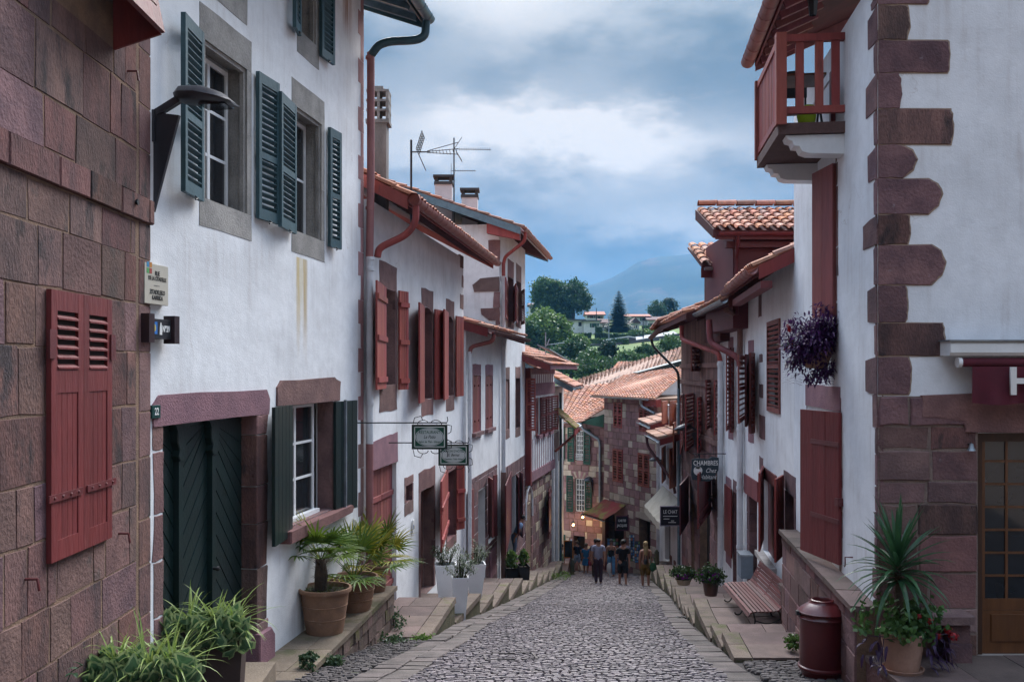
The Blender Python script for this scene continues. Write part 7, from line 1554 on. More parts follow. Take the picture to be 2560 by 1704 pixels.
 for lab, pxa, pxb, yt, yb, Yr, nx, nz in (('tall postcard rack leaning by the shop doorway', 1572, 1586, 1336, 1402, 43.6, 3, 9), ('low postcard rack at the right of the shop', 1587, 1600, 1352, 1406, 43.0, 3, 7), ('white and blue poster stand under the red awning', 1518, 1546, 1345, 1402, 45.2, 4, 7)):
  a, b = P(pxa, yb, Yr), P(pxb, yt, Yr); w, h = b.x - a.x, b.z - a.z; t = thing('postcard_rack', lab, 'rack', (a.x, Yr, a.z)); t['group'] = 'racks before the gift shop'
  MB().box(0, w, .0, .06, 0, h).obj('back_panel', IRON, t)
  for i in range(nx):
   for j in range(nz):
    MB().box(w * (i + .1) / nx, w * (i + .9) / nx, -.03, -.005, h * (j + .12) / nz, h * (j + .88) / nz).obj('card', cards[rng.choice((0, 0, 0, 1, 1, 2, 3, 4, 5))], t)
 # lanterns that are lit
 EM = mat('lamp_glow', (1, .7, .35), rough=.5, bump=0, emit=((1.0, .50, .16), 9.0))
 for px, py, lab in ((1433, 1311, 'lit brass wall lantern above the dark archway'), (1457, 1292, 'lit hanging lantern beside the green shutter')):
  p = P(px, py, 48.4); t = thing('lit_lantern', lab, 'lantern', p); MB().lathe([(.0, -.16), (.09, -.14), (.11, .10), (.05, .17), (0, .2)], 6).obj('cage', mat('brass', (.35, .20, .06), rough=.35, metal=.8, bump=0), t) if False else None
  fr = MB()
  for k in range(4): q = pi / 4 + k * pi / 2; fr.tube([(.08 * cos(q), .08 * sin(q), -.14), (.10 * cos(q), .10 * sin(q), .10)], .012, 5)
  fr.lathe([(.12, .10), (.04, .19), (0, .2)], 8); fr.lathe([(0, -.16), (.09, -.15), (.09, -.13)], 8); fr.tube([(0, 0, .2), (0, .25, .26), (0, .6, .22)], .015, 5); fr.obj('frame', IRON, t)
  MB().add(*ico((0, 0, 0), (.045, .045, .06), 1)).obj('bulb', EM, t)
  li = bpy.data.lights.new('lantern_light', 'POINT'); li.energy = 3; li.color = (1, .62, .28); li.shadow_soft_size = .08; lo = bpy.data.objects.new('lantern_light', li); COL.objects.link(lo); lo.location = (0, -.16, 0); lo.parent = t
 Y = 46.5; a, b = P(1409, 1394, Y), P(1433, 1350, Y); w, h = b.x - a.x, b.z - a.z; t = thing('menu_board', 'black menu board with orange wooden frame on the landing', 'menu board', (a.x, Y, a.z))
 MB().box(.05, w - .05, -.01, .02, .05, h - .05).obj('slate', mat('menu_black', (.015, .016, .018), rough=.6, bump=0), t); OR = mat('orange_frame', (.42, .14, .02), rough=.5, bump=0)
 for x0, x1, q0, q1 in ((0, w, 0, .05), (0, w, h - .05, h), (0, .05, .05, h - .05), (w - .05, w, .05, h - .05)): MB().box(x0, x1, -.02, .03, q0, q1).obj('frame_rail', OR, t)
 for x in (.05, w - .05): MB().beam((x, 0, .1), (x, .3, -.3), .03, .03).obj('leg', OR, t)
 for px, pyb, pyt, Y, lab in ((1428, 1425, 1352, 43.6, 'slim dark metal post with pale top on the landing edge'), (1431, 1438, 1400, 42.6, 'short mossy bollard at the landing corner'), (1642, 1440, 1378, 36.5, 'slim dark post behind the woman in ochre')):
  a = P(px, pyb, Y); h = P(px, pyt, Y).z - a.z; t = thing('street_post', lab, 'post', a); MB().tube([(0, 0, -.2), (0, 0, h)], .05 if h > 1 else .09, 8).obj('shaft', IRON if h > 1 else MOSSY, t); MB().lathe([(.06, 0), (.06, .05), (0, .09)], 8).obj('cap', ZINC if h > 1 else MOSSY, t, loc=(0, 0, h))
house_F()
wall_lamp(FA, 1482, 1200, 1240, .28, .5, 'pale grey street lamp beside the lower green shutter', LAMPGREY)
# ================================================================== hillside beyond the roofs
def leaf_cloud(lobes, n, size, rng, flat=.0):
 """many small leaf faces spread near the surface of several lobes, with uneven density and gaps"""
 mb = MB(); tot = sum(l[3] * l[4] for l in lobes)
 for (x, y, z, rx, rz) in lobes:
  k = int(n * rx * rz / tot)
  clumps = []
  for _ in range(max(6, k // 26)):
   a, b = rng.uniform(0, 2 * pi), math.acos(rng.uniform(-.55, 1)); q = rng.uniform(.72, 1.06)
   clumps.append((x + rx * q * sin(b) * cos(a), y + rx * q * sin(b) * sin(a), z + rz * q * cos(b)))
  for i in range(k):
   c = clumps[rng.randrange(len(clumps))]; s = rx * .24
   p = Vector((c[0] + rng.gauss(0, s), c[1] + rng.gauss(0, s), c[2] + rng.gauss(0, s * .75)))
   d = Vector((rng.gauss(0, 1), rng.gauss(0, 1), rng.gauss(0, .7) + .5)).normalized(); e = d.orthogonal().normalized(); f = d.cross(e); w = size * rng.uniform(.6, 1.35)
   t = rng.uniform(0, pi); e, f = e * cos(t) + f * sin(t), f * cos(t) - e * sin(t)
   mb.add([p - e * w - f * w * .5, p + e * w * .2 - f * w * .8, p + e * w + f * w * .35, p - e * w * .1 + f * w * .85], [(0, 1, 2, 3)])
 return mb
LEAF_A = leafmat('foliage_fresh', (.150, .240, .050), (.070, .130, .030), scale=.35); LEAF_B = leafmat('foliage_deep', (.055, .115, .040), (.026, .060, .024), scale=.4); LEAF_C = leafmat('foliage_mid', (.090, .165, .050), (.042, .088, .030), scale=.4); LEAF_D = leafmat('foliage_conifer', (.034, .070, .038), (.018, .042, .026), scale=.5)
TREES = 0
def tree(px, py_base, py_top, wpx, Y, m, label, n=2600, lobes=9, name='broadleaf_tree', group='trees on the far hillside', leaf=None):
 global TREES; TREES += 1; rng = random.Random(100 + TREES); k = Y / FPX
 base = P(px, py_base, Y); H = (py_base - py_top) * k; W_ = wpx * k / 2
 t = thing(name, label, 'tree', base, 0, group); L = [(0, 0, H * .56, W_ * .74, H * .40)]
 for i in range(lobes):
  a = rng.uniform(0, 2 * pi); q = rng.uniform(.35, .75); r_ = W_ * rng.uniform(.32, .5)
  L.append((cos(a) * W_ * q, sin(a) * W_ * q, H * rng.uniform(.18, .80), r_, r_ * rng.uniform(.8, 1.1) * min(1.4, H / (2 * W_) + .2)))
 L.append((rng.uniform(-.2, .2) * W_, 0, H * .84, W_ * .38, H * .16))
 leaf_cloud(L, int(n * 2.4), leaf or max(.2, W_ * .055), rng).obj('crown', m, t)
 tr = MB().tube([(0, 0, -1.5), (.05 * W_, 0, H * .3), (-.04 * W_, 0, H * .62)], [W_ * .10, W_ * .075, W_ * .03], 8)
 for i in range(6): a = rng.uniform(0, 2 * pi); z = H * rng.uniform(.25, .5); tr.tube([(0, 0, z), (cos(a) * W_ * .35, sin(a) * W_ * .35, z + H * .18), (cos(a) * W_ * .6, sin(a) * W_ * .6, z + H * .26)], [W_ * .04, W_ * .025, W_ * .008], 5)
 tr.obj('trunk', BARK, t)
def conifer(px, py_base, py_top, wpx, Y, label, group='trees on the far hillside', seed=3, n=26):
 rng = random.Random(seed); k = Y / FPX; base = P(px, py_base, Y); H = (py_base - py_top) * k; W_ = wpx * k / 2; t = thing('conifer_tree', label, 'tree', base, 0, group)
 MB().tube([(0, 0, -1), (0, 0, H * .97)], [H * .022, H * .004], 7).obj('trunk', BARK, t); mb = MB()
 for i in range(n):
  q = i / n; z = H * (.06 + .92 * q); R_ = W_ * (1 - q) ** .8 * rng.uniform(.82, 1.1) + .15; nb = 9 if q < .6 else 7
  for j in range(nb):
   a = 2 * pi * j / nb + rng.uniform(-.3, .3); rr = R_ * rng.uniform(.75, 1.12); d = Vector((cos(a), sin(a), 0)); s = Vector((-sin(a), cos(a), 0))
   for e in range(9):
    f = .15 + .85 * e / 8; p = d * (rr * f) + Vector((0, 0, z - rr * .32 * f + rr * .14 * f * f)); w = R_ * .20 * (1.15 - f) + .16
    for sg in (-1, 1):
     tip = p + s * (sg * w * rng.uniform(1.2, 2.0)) + d * w * .8 + Vector((0, 0, -w * rng.uniform(.2, .7))); mb.add([p, p + d * w * .7, tip, p - d * w * .3 + s * sg * w * .5], [(0, 1, 2, 3)])
 mb.obj('crown', LEAF_D, t)
tree(1372, 815, 697, 96, 272, LEAF_C, 'left of the two tall round trees on the hill', 5200, 12)
tree(1432, 815, 700, 92, 268, LEAF_B, 'right and darker of the two tall round trees on the hill', 5200, 12)
tree(1366, 905, 778, 116, 200, LEAF_A, 'bright green broad tree below the tall pair', 5200, 13)
tree(1330, 900, 800, 60, 196, LEAF_C, 'mid green tree at the edge of the tall white house', 2400)
tree(1440, 892, 842, 60, 205, LEAF_A, 'loose pale green bush tree beside the lawn', 1900)
tree(1425, 955, 850, 96, 160, LEAF_B, 'dark broad tree above the mossy porch', 4200, 12)
tree(1475, 965, 875, 70, 150, LEAF_C, 'mid green tree standing in front of the retaining wall left end', 2600)
tree(1522, 945, 852, 52, 158, LEAF_D, 'narrow dark cypress-like tree before the retaining wall', 2400, 8)
tree(1572, 940, 880, 74, 150, LEAF_C, 'round green tree above the orange roofs', 2600)
tree(1630, 930, 868, 70, 152, LEAF_B, 'dark green tree left of the brown eave', 2600)
tree(1678, 935, 838, 74, 160, LEAF_C, 'bushy tree under the sagging eave pipe', 2800)
tree(1725, 930, 835, 70, 165, LEAF_A, 'fresh green tree half hidden by the brown timber house', 2200)
conifer(1547, 840, 722, 92, 258, 'tall dark conifer standing among the hillside houses', n=30)
tree(1642, 800, 752, 50, 325, LEAF_B, 'dark tree on the skyline left of the pointed firs', 1700)
tree(1675, 800, 745, 46, 330, LEAF_D, 'dark tree on the skyline beside the brown eave', 1600)
conifer(1680, 795, 740, 18, 328, 'thin pointed fir on the skyline', seed=8, n=16)
tree(1352, 830, 790, 40, 285, LEAF_B, 'dark shrub tree beside the white house on the left', 900)
for i, (px, yb, yt, w, Y, m, lab) in enumerate(((1620, 845, 822, 46, 250, LEAF_A, 'pale green bush by the dark timber gable'), (1648, 842, 818, 50, 255, LEAF_C, 'long bush below the grey roofed house'), (1590, 850, 826, 40, 245, LEAF_C, 'bush below the conifer, right side'))): tree(px, yb, yt, w, Y, m, lab, 900, 6)
def far_wood():
 rng = random.Random(77); mb = MB()
 for (px0, px1, pyb, pyt, Y) in ((1300, 1760, 935, 890, 128), (1300, 1480, 915, 870, 175), (1640, 1800, 900, 850, 185), (1290, 1360, 830, 790, 300), (1660, 1800, 815, 790, 300)):
  n = int((px1 - px0) / 26)
  for i in range(n):
   px = px0 + (px1 - px0) * (i + rng.random()) / n; c = P(px, (pyb + pyt) / 2 + rng.uniform(-5, 10), Y + rng.uniform(-8, 8)); r_ = 22 * Y / FPX
   q = leaf_cloud([(c.x, c.y, c.z, r_, r_ * .9)], 420, r_ * .13, rng); mb.add(q.v, q.f)
 o = stuff(mb.obj('wood', LEAF_B)); tag(o, 'dense dark wood in the valley behind the roofs', 'wood')
far_wood()
def hedge(px0, px1, pyt, pyb, Y, m, label, dY=0):
 rng = random.Random(int(px0)); a, b = P(px0, pyb, Y), P(px1, pyb, Y + dY); h = (pyb - pyt) * Y / FPX; mb = MB(); n = int((b - a).length / .12)
 for i in range(n * 9):
  q = rng.random(); p = a.lerp(b, q) + Vector((0, rng.uniform(-.5, .5), rng.uniform(0, h))); w = rng.uniform(.12, .28); d = Vector((rng.gauss(0, 1), rng.gauss(0, 1), rng.gauss(0, 1))).normalized(); e = d.orthogonal().normalized(); f = d.cross(e); mb.add([p - e * w, p - f * w, p + e * w, p + f * w], [(0, 1, 2, 3)])
 mb.hexa([a + Vector((0, -.35, -1)), b + Vector((0, -.35, -1)), b + Vector((0, .4, -1)), a + Vector((0, .4, -1)), a + Vector((0, -.35, h * .9)), b + Vector((0, -.35, h * .9)), b + Vector((0, .4, h * .9)), a + Vector((0, .4, h * .9))])
 tag(mb.obj('hedge', m), label, 'hedge', 'hedges on the hillside');
hedge(1465, 1572, 846, 858, 218, LEAF_C, 'long trimmed hedge along the lawn'); hedge(1490, 1610, 834, 846, 232, LEAF_B, 'dark hedge below the conifer'); hedge(1488, 1506, 816, 828, 246, LEAF_B, 'short dark hedge right of the flat roofed house'); hedge(1448, 1478, 832, 842, 236, LEAF_D, 'short purple-dark hedge below the flat roofed house'); hedge(1487, 1518, 832, 846, 228, LEAF_D, 'rounded dark hedge by the lamp post'); hedge(1605, 1640, 814, 824, 262, LEAF_C, 'bright hedge before the right white house')
def small_house(px0, px1, py_eave, py_base, Y, py_ridge, depth, roofm, label, wins=(), shut=None, wallm=None, flat=False, gable=False):
 k = Y / FPX; a = P(px0, py_base, Y); w = (px1 - px0) * k; h = (py_base - py_eave) * k; rh = (py_eave - py_ridge) * k; t = thing('hill_house', label, 'house', a, 0, 'houses on the far hillside')
 MB().box(0, w, 0, depth, -2.5, h).obj('wall', wallm or STUCCO, t); e = .5
 if flat: MB().box(-e, w + e, -e, depth + e, h, h + .35).obj('roof', mat('flat_roof', (.12, .12, .13), rough=.9, bump=0), t)
 elif gable: MB().add([(-e, -e, h - .2), (w / 2, -e, h + rh), (w + e, -e, h - .2), (-e, depth, h - .2), (w / 2, depth, h + rh), (w + e, depth, h - .2)], [(0, 1, 4, 3), (1, 2, 5, 4), (0, 2, 1), (3, 4, 5)]).obj('roof', roofm, t)
 else:
  rf = MB().add([(-e, -e, h), (w + e, -e, h), (w + e, depth / 2, h + rh), (-e, depth / 2, h + rh), (-e, depth + e, h), (w + e, depth + e, h)], [(0, 1, 2, 3), (3, 2, 5, 4), (0, 3, 4), (1, 5, 2)]).obj('roof', roofm, t)
  MB().box(-e, w + e, -e - .05, -e, h - .25, h).obj('fascia', REDWOOD, rf)
 for (x0, x1, y0, y1) in wins:
  u0, u1, z1, z0 = (x0 - px0) * k, (x1 - px0) * k, (py_base - y0) * k, (py_base - y1) * k
  f = MB()
  for q0, q1, r0, r1 in ((u0 - .08, u0, z0, z1), (u1, u1 + .08, z0, z1), (u0 - .08, u1 + .08, z1, z1 + .08), (u0 - .08, u1 + .08, z0 - .08, z0)): f.box(q0, q1, -.06, -.005, r0, r1)
  wn = f.obj('window', WHITEPAINT, t); MB().box(u0, u1, -.02, -.004, z0, z1).obj('pane', GLASS, wn)
  if shut:
   for q0, q1 in ((u0 - .55, u0 - .1), (u1 + .1, u1 + .55)): MB().box(q0, q1, -.09, -.03, z0, z1).obj('shutter', shut, t)
 return t
RT = mat('salmon_roof', (.36, .15, .105), (.29, .12, .09), rough=.9, scale=.4, bump=.4, bscale=3, fine=.25); RB = mat('brown_roof', (.12, .072, .07), (.09, .055, .055), rough=.9, scale=.4, bump=.4, bscale=3, fine=.25)
small_house(1467, 1510, 786, 812, 288, 776, 9, RT, 'white hillside house with salmon roof and maroon shutters behind the tall tree', ((1473, 1476, 789, 794), (1480, 1484, 789, 795), (1494, 1502, 790, 796)), DEEPRED)
small_house(1412, 1460, 801, 829, 252, 795, 8, RT, 'long white flat roofed house on the hill', ((1416, 1432, 804, 815), (1446, 1454, 805, 815)), None, flat=True)
small_house(1460, 1499, 803, 829, 250, 800, 8, RT, 'mauve and white flat roofed wing beside the long white house', ((1480, 1486, 808, 818), (1488, 1492, 808, 815)), GREEN, flat=True)
small_house(1500, 1522, 806, 826, 262, 795, 8, RB, 'small brown roofed house left of the conifer', ((1506, 1512, 812, 820),))
small_house(1563, 1624, 790, 818, 280, 783, 9, RT, 'long white house with salmon roof right of the conifer', ((1605, 1612, 794, 802), (1570, 1575, 797, 803)), GREEN)
small_house(1621, 1664, 799, 818, 276, 789, 9, RB, 'white house with dark purple-grey roof at right', ((1625, 1631, 808, 815), (1634, 1638, 808, 816), (1640, 1644, 808, 816)), GREEN)
small_house(1579, 1598, 806, 826, 262, 793, 9, RB, 'white gabled house with dark timber gable beside the conifer', ((1584, 1587, 813, 820), (1590, 1593, 813, 820)), None, gable=True)
small_house(1323, 1346, 762, 784, 300, 755, 9, RB, 'white house with brown roof and maroon shutters left of the tall trees', ((1328, 1331, 766, 770), (1334, 1338, 777, 782)), DEEPRED)
def hill_lane():
 WLANE = mat('pale_lane', (.30, .30, .31), (.24, .24, .25), rough=.9, scale=.3, bump=.1); WG = mat('grey_retaining', (.095, .090, .105), (.07, .066, .078), rough=.95, scale=.5, bump=.4, bscale=4, fine=.25)
 pts = [(1452, 867, 212), (1500, 864, 214), (1560, 860, 218), (1620, 850, 224), (1700, 838, 232)]; v = []; f = []
 for i, (px, py, Y) in enumerate(pts): a = P(px, py, Y); v += [a, a + Vector((0, 9, 1.4))]
 for i in range(len(pts) - 1): f.append((2 * i, 2 * i + 2, 2 * i + 3, 2 * i + 1))
 struct(MB().add(v, f).obj('lane', WLANE))
 mb = MB(); v = []; f = []
 for i, (px, py, Y) in enumerate(pts): a = P(px, py, Y); v += [a + Vector((0, -.1, .5)), a + Vector((0, -.5, -3.6)), a + Vector((0, .3, .5))]
 for i in range(len(pts) - 1): f += [(3 * i, 3 * i + 1, 3 * i + 4, 3 * i + 3), (3 * i, 3 * i + 3, 3 * i + 5, 3 * i + 2)]
 tag(MB().add(v, f).obj('retaining_wall', WG), 'long grey retaining wall under the hillside lane', 'wall')
 a, b, c = P(1508, 858, 216), P(1572, 848, 221), P(1590, 851, 222); t = thing('garden_wall', 'white topped garden wall along the lane corner', 'wall', a)
 for nm, m, z0, z1 in (('wall', WG, -1.0, .55), ('coping', WHITEPAINT, .56, .8)):
  v = []; f = []
  for q in (a, b, c): v += [q - a + Vector((0, 0, z0)), q - a + Vector((0, 0, z1)), q - a + Vector((0, .4, z1)), q - a + Vector((0, .4, z0))]
  for i in range(2): f += [(4 * i + j, 4 * i + 4 + j, 4 * i + 4 + (j + 1) % 4, 4 * i + (j + 1) % 4) for j in range(4)]
  MB().add(v, f).obj(nm, m, t)
 for px, yb, yt, Y, lab in ((1491, 800, 770, 284, 'utility pole before the salmon roofed house'), (1522, 850, 790, 226, 'pale lamp post by the dark rounded hedge'), (1608, 850, 803, 228, 'dark post at the lane bend'), (1508, 832, 818, 244, 'short white post at the hedge end')):
  p = P(px, yb, Y); h = (yb - yt) * Y / FPX; t = thing('pole', lab, 'pole', p); MB().tube([(0, 0, -.5), (0, 0, h)], [.14, .09], 7).obj('shaft', ZINC if 'pale' in lab or 'white' in lab else IRON, t); MB().box(-.5, .1, -.06, .06, h - .1, h).obj('cross_arm', ZINC, t)
hill_lane()
p = P(1364, 880, 40.5); t = thing('tv_aerial', 'small bare aerial with one slanted rod above the timbered house roof', 'aerial', p); k = 40.5 / FPX
MB().tube([(0, 0, -.3), (0, 0, 50 * k)], .025, 7).obj('mast', ZINC, t); MB().tube([(2 * k, 0, 18 * k), (48 * k, .2, 24 * k)], .018, 6).obj('boom', ZINC, t); MB().tube([(3 * k, 0, 16 * k), (10 * k, 0, 34 * k)], .02, 6).obj('reflector', ZINC, t)
# ================================================================== street furniture
def make_bin():
 t = thing('litter_bin', 'oxblood steel litter bin with domed lid at the kerb', 'litter bin', (3.70, 11.45, g(11.45) + .0))
 BR = mat('bin_paint', (.100, .014, .016), (.080, .011, .013), rough=.30, scale=3, bump=.08, bscale=40, spec=.5, fine=.08, patch=(.34, .22, .22), patch_lo=.70, patch_hi=.74, pscale=3.2)
 R_ = .262
 MB().lathe([(.235, .03), (.245, .04), (R_, .12), (R_, .70)], 36).obj('body', BR, t, smooth=True)
 MB().lathe([(R_ + .002, .10), (R_ + .018, .11), (R_ + .022, .125), (R_ + .018, .14), (R_ + .002, .15)], 36).obj('base_ring', BR, t, smooth=True)
 MB().lathe([(0, 0), (.20, 0), (.22, .04), (0, .04)], 24).obj('foot', IRON, t)
 lid = MB().lathe([(R_ + .003, .70), (R_ + .022, .705), (R_ + .026, .72), (R_ + .006, .735), (R_ + .004, .76), (R_ + .020, .768), (R_ + .024, .785), (R_ + .005, .80), (.25, .82), (.16, .88), (.135, .895), (.135, .92), (.120, .925), (.112, .915), (.112, .87)], 36).obj('lid', BR, t, smooth=True, ang=60)
 MB().lathe([(0, .872), (.114, .872)], 24).obj('opening', INTERIOR, lid)
 MB().box(-R_ - .05, -R_ + .01, -.03, .03, .74, .79).obj('latch', IRON, t)
 b = thing('rubbish_sack', 'shiny black rubbish sack slumped beside the litter bin', 'rubbish bag', (4.02, 11.25, g(11.25)))
 v, f = ico((0, 0, .26), (.16, .15, .30), 4, .0)
 v = [(x * (1 + .18 * mnoise.noise((x * 6, y * 6, z * 5))) + .04 * mnoise.noise((z * 9, x * 9, 1)), y * (1 + .2 * mnoise.noise((x * 7, y * 6, z * 6 + 4))), max(.0, z + .05 * mnoise.noise((x * 11, y * 11, z * 3)))) for x, y, z in v]
 MB().add(v, f).obj('sack', mat('black_polythene', (.010, .010, .012), rough=.28, var=.2, bump=.9, bscale=14, scale=7, spec=.5), b, smooth=True); MB().tube([(0, 0, .54), (.02, 0, .60), (.05, .02, .66)], [.05, .025, .06], 8).obj('knot', MATS['black_polythene'], b)
 p = MB().prism([(-.06, 0), (.05, -.01), (.07, .05), (-.05, .06)], 0, .03).obj('paper_scrap', WHITE, None, loc=(3.93, 10.75, g(10.75) + .02)); tag(p, 'scrap of white paper on the setts beside the bin', 'litter')
make_bin()
def make_bench():
 x0, y0, z0 = 4.62, 15.85, g(15.6) + .03; t = thing('park_bench', 'faded rose slatted bench with curled iron legs against the wall', 'bench', (x0, y0, z0), -.03)
 BS = mat('faded_rose_slat', (.130, .038, .035), (.095, .028, .027), rough=.6, scale=3, bump=.3, bscale=30, rnd=.30, sat=.2, stretch=(3, .3, 3), fine=.2, patch=(.26, .12, .11), patch_lo=.64, patch_hi=.74, pscale=5)
 L = 2.25
 prof = [(-.70, .285), (-.665, .33), (-.60, .345), (-.535, .35), (-.47, .352), (-.405, .352), (-.34, .355), (-.275, .36), (-.215, .375), (-.175, .415), (-.145, .465), (-.118, .52), (-.092, .575), (-.066, .63), (-.042, .685), (-.02, .735)]
 for i, (x, z) in enumerate(prof):
  a, b = prof[max(0, i - 1)], prof[min(len(prof) - 1, i + 1)]; d = Vector((b[0] - a[0], 0, b[1] - a[1])).normalized(); n = Vector((-d.z, 0, d.x)); h = d * .024; q = n * .010
  c = Vector((x, 0, z)); e = Vector((0, L, 0)); MB().hexa([c - h - q, c + h - q, c + h - q + e, c - h - q + e, c - h + q, c + h + q, c + h + q + e, c - h + q + e]).obj('slat', BS, t)
 for y in (.18, L / 2, L - .18):
  MB().tube([(x, y, z - .02) for x, z in prof], .014, 6).obj('frame', IRON, t, smooth=True)
  MB().tube(bend([(-.60, y, .33), (-.55, y, .14), (-.62, y, .02), (-.70, y, .03), (-.71, y, .07)], 4, .08), .013, 6).obj('leg', IRON, t, smooth=True); MB().tube(bend([(-.20, y, .38), (-.12, y, .2), (-.06, y, .0), (-.02, y, .0)], 4, .05), .013, 6).obj('leg', IRON, t, smooth=True)
  MB().tube(bend([(-.55, y, .16), (-.35, y, .10), (-.12, y, .2)], 4, .1), .010, 6).obj('stretcher', IRON, t, smooth=True)
make_bench()
def platform_R1():
 r = thing('entrance_platform', 'raised sandstone platform in front of the glazed door', 'platform', (3.85, 8.7, 0)); rng = random.Random(12); zt = -1.45
 MB().box(.02, 6, 0, 1.79, -2.6, zt - .05).obj('core', PINKSTONE, r)
 x = 0
 while x < 5.6:
  w = rng.uniform(.6, 1.1)
  for y0, y1 in ((-.03, .85), (.86, 1.79)): MB().box(x + .004, x + w - .004, y0 + .003, y1 - .003, zt - .06, zt + rng.uniform(-.003, .003)).obj('paving_slab', PAVING, r)
  x += w
 s = thing('stone_bench', 'weathered stone seat against the wall behind the yucca pot', 'stone seat', (4.55, 10.2, zt))
 MB().block(-.42, .36, .42, .50, .29, -.06, .02, .006).obj('seat_slab', PINKSTONE, s); MB().box(-.38, -.22, -.02, .28, 0, .41).obj('support', ASHLAR, s); MB().box(.10, .34, .0, .28, 0, .20).obj('support', PURPLESTONE, s); MB().box(.12, .33, .02, .28, .205, .41).obj('support', PURPLESTONE, s)
 b = thing('wall_bell', 'small pale bell push lamp left of the glazed door', 'bell', P(2423, 1118, 10.46)); MB().lathe([(0, .05), (.02, .045), (.03, .0), (.045, -.03), (0, -.03)], 10).obj('shade', ZINC, b, smooth=True, loc=(0, -.05, 0)); MB().tube([(0, .03, .03), (0, -.05, .05)], .008, 6).obj('bracket', IRON, b)
platform_R1()
# ================================================================== plants
def blade(p, d, up, L, w, droop, seg=5, fold=.0, taper=.85):
 """one long leaf: a strip that leaves p along d and bends down"""
 p = Vector(p); d = Vector(d).normalized(); side = d.cross(Vector(up)); side = side.normalized() if side.length > 1e-4 else Vector((1, 0, 0)); vs = []; fs = []; q = p.copy(); dr_ = d.copy()
 for i in range(seg + 1):
  t = i / seg; ww = w * (1 - t ** 2.2 * taper if i < seg else .06) * (.55 + .45 * min(1, t * 4)); n = side.cross(dr_).normalized(); vs += [q - side * ww + n * ww * fold, q + n * 0, q + side * ww + n * ww * fold]
  q = q + dr_ * (L / seg); dr_ = (dr_ + Vector((0, 0, -droop / seg * (1 + t)))).normalized()
 for i in range(seg): a = 3 * i; fs += [(a, a + 1, a + 4, a + 3), (a + 1, a + 2, a + 5, a + 4)]
 return vs, fs
PALM = leafmat('palm_green', (.130, .190, .022), (.050, .110, .016), scale=3.0); PALMY = leafmat('palm_yellowing', (.34, .28, .022), (.15, .19, .018), scale=2.2)
def pot(name, label, loc, R_, H, m=TERRACOTTA, group=None, rings=(.33, .62), saucer=False, soil=True, rim=.09):
 t = thing(name, label, 'planter', loc, 0, group); r0 = R_ * .68; f = lambda z: r0 + (R_ * .93 - r0) * (z / H) ** .85; prof = [(0, 0), (r0, 0)]
 for i in range(1, 9): z = H * (1 - rim) * i / 8; prof.append((f(z), z))
 prof += [(R_, H * (1 - rim) + .002), (R_ * 1.015, H * (1 - rim * .5)), (R_, H), (R_ * .92, H), (R_ * .88, H * .94), (R_ * .86, H * .90)]
 MB().lathe(prof, 40).obj('pot', m, t, smooth=True, ang=35)
 for z in rings: zz = z * H; MB().lathe([(f(zz) - .003, zz - .012), (f(zz) + .006, zz), (f(zz) - .002, zz + .012)], 40).obj('moulding', m, t, smooth=True)
 if soil: MB().lathe([(0, H * .93), (R_ * .5, H * .925), (R_ * .87, H * .90)], 20).obj('soil', SOIL, t)
 if saucer: MB().lathe([(0, -.0), (R_ * .85, -.0), (R_ * .92, .035), (R_ * .86, .035), (R_ * .8, .012), (0, .012)], 36, (0, 0, -.012)).obj('saucer', m, t, smooth=True)
 return t
def fan_palm(label, loc, trunk_h, trunk_r, nf, L, seed, mats, spread=1.0, group=None, dirs=None, tilt=(.2, 1.1), leaf=.42):
 rng = random.Random(seed); t = thing('fan_palm', label, 'palm', loc, 0, group)
 if trunk_h > .05:
  mb = MB().tube([(0, 0, -.05), (.01, 0, trunk_h * .5), (0, 0, trunk_h)], [trunk_r, trunk_r * 1.12, trunk_r * .8], 12)
  for i in range(90): a = rng.uniform(0, 2 * pi); z = rng.uniform(.0, trunk_h); d = Vector((cos(a), sin(a), rng.uniform(.3, 1.2))); v, f = blade((cos(a) * trunk_r * .9, sin(a) * trunk_r * .9, z), d, (0, 0, 1), rng.uniform(.05, .11), .012, .6, 2); mb.add(v, f)
  mb.obj('trunk', BARK, t)
 for i in range(nf):
  a = 2 * pi * i * .382 + rng.uniform(-.3, .3) if dirs is None else dirs[i % len(dirs)] + rng.uniform(-.2, .2); el = rng.uniform(*tilt); d = Vector((cos(a) * cos(el), sin(a) * cos(el), sin(el))).normalized(); PL = L * rng.uniform(.75, 1.1)
  pts = []; q = Vector((cos(a) * trunk_r * .3, sin(a) * trunk_r * .3, trunk_h)); dd = d.copy()
  for k in range(6): pts.append(q.copy()); q = q + dd * (PL / 5); dd = (dd + Vector((0, 0, -.07))).normalized()
  fr = MB().tube(pts, [.009, .008, .007, .006, .006, .005], 5); c = pts[-1]; ax = (pts[-1] - pts[-2]).normalized(); side = ax.cross(Vector((0, 0, 1))).normalized(); n = side.cross(ax).normalized(); nl = 17; ll = leaf * rng.uniform(.8, 1.1)
  for k in range(nl):
   b = -1.75 + 3.5 * k / (nl - 1); e = (ax * cos(b) + side * sin(b) + n * (.10 + .05 * (k % 2))).normalized(); v, f = blade(c, e, n, ll * (1 - .22 * abs(b) / 1.75) * rng.uniform(.9, 1.05), .021, .35 + .25 * rng.random(), 4, .35); fr.add(v, f)
  fr.obj('frond', mats[rng.randrange(len(mats))], t)
 return t
ZT = -2.02
G_POT = 'terracotta pots on the terrace'
def potpos(px, pyb, zt=ZT): Y = (EYE - zt) * FPX / (pyb - HOR); return ((px - 1280) / FPX * Y, Y, zt)
a = potpos(812, 1578); k = a[1] / FPX
pot('terracotta_pot', 'largest ringed terracotta pot, front of the terrace row', a, 66 * k, 112 * k, group=G_POT)
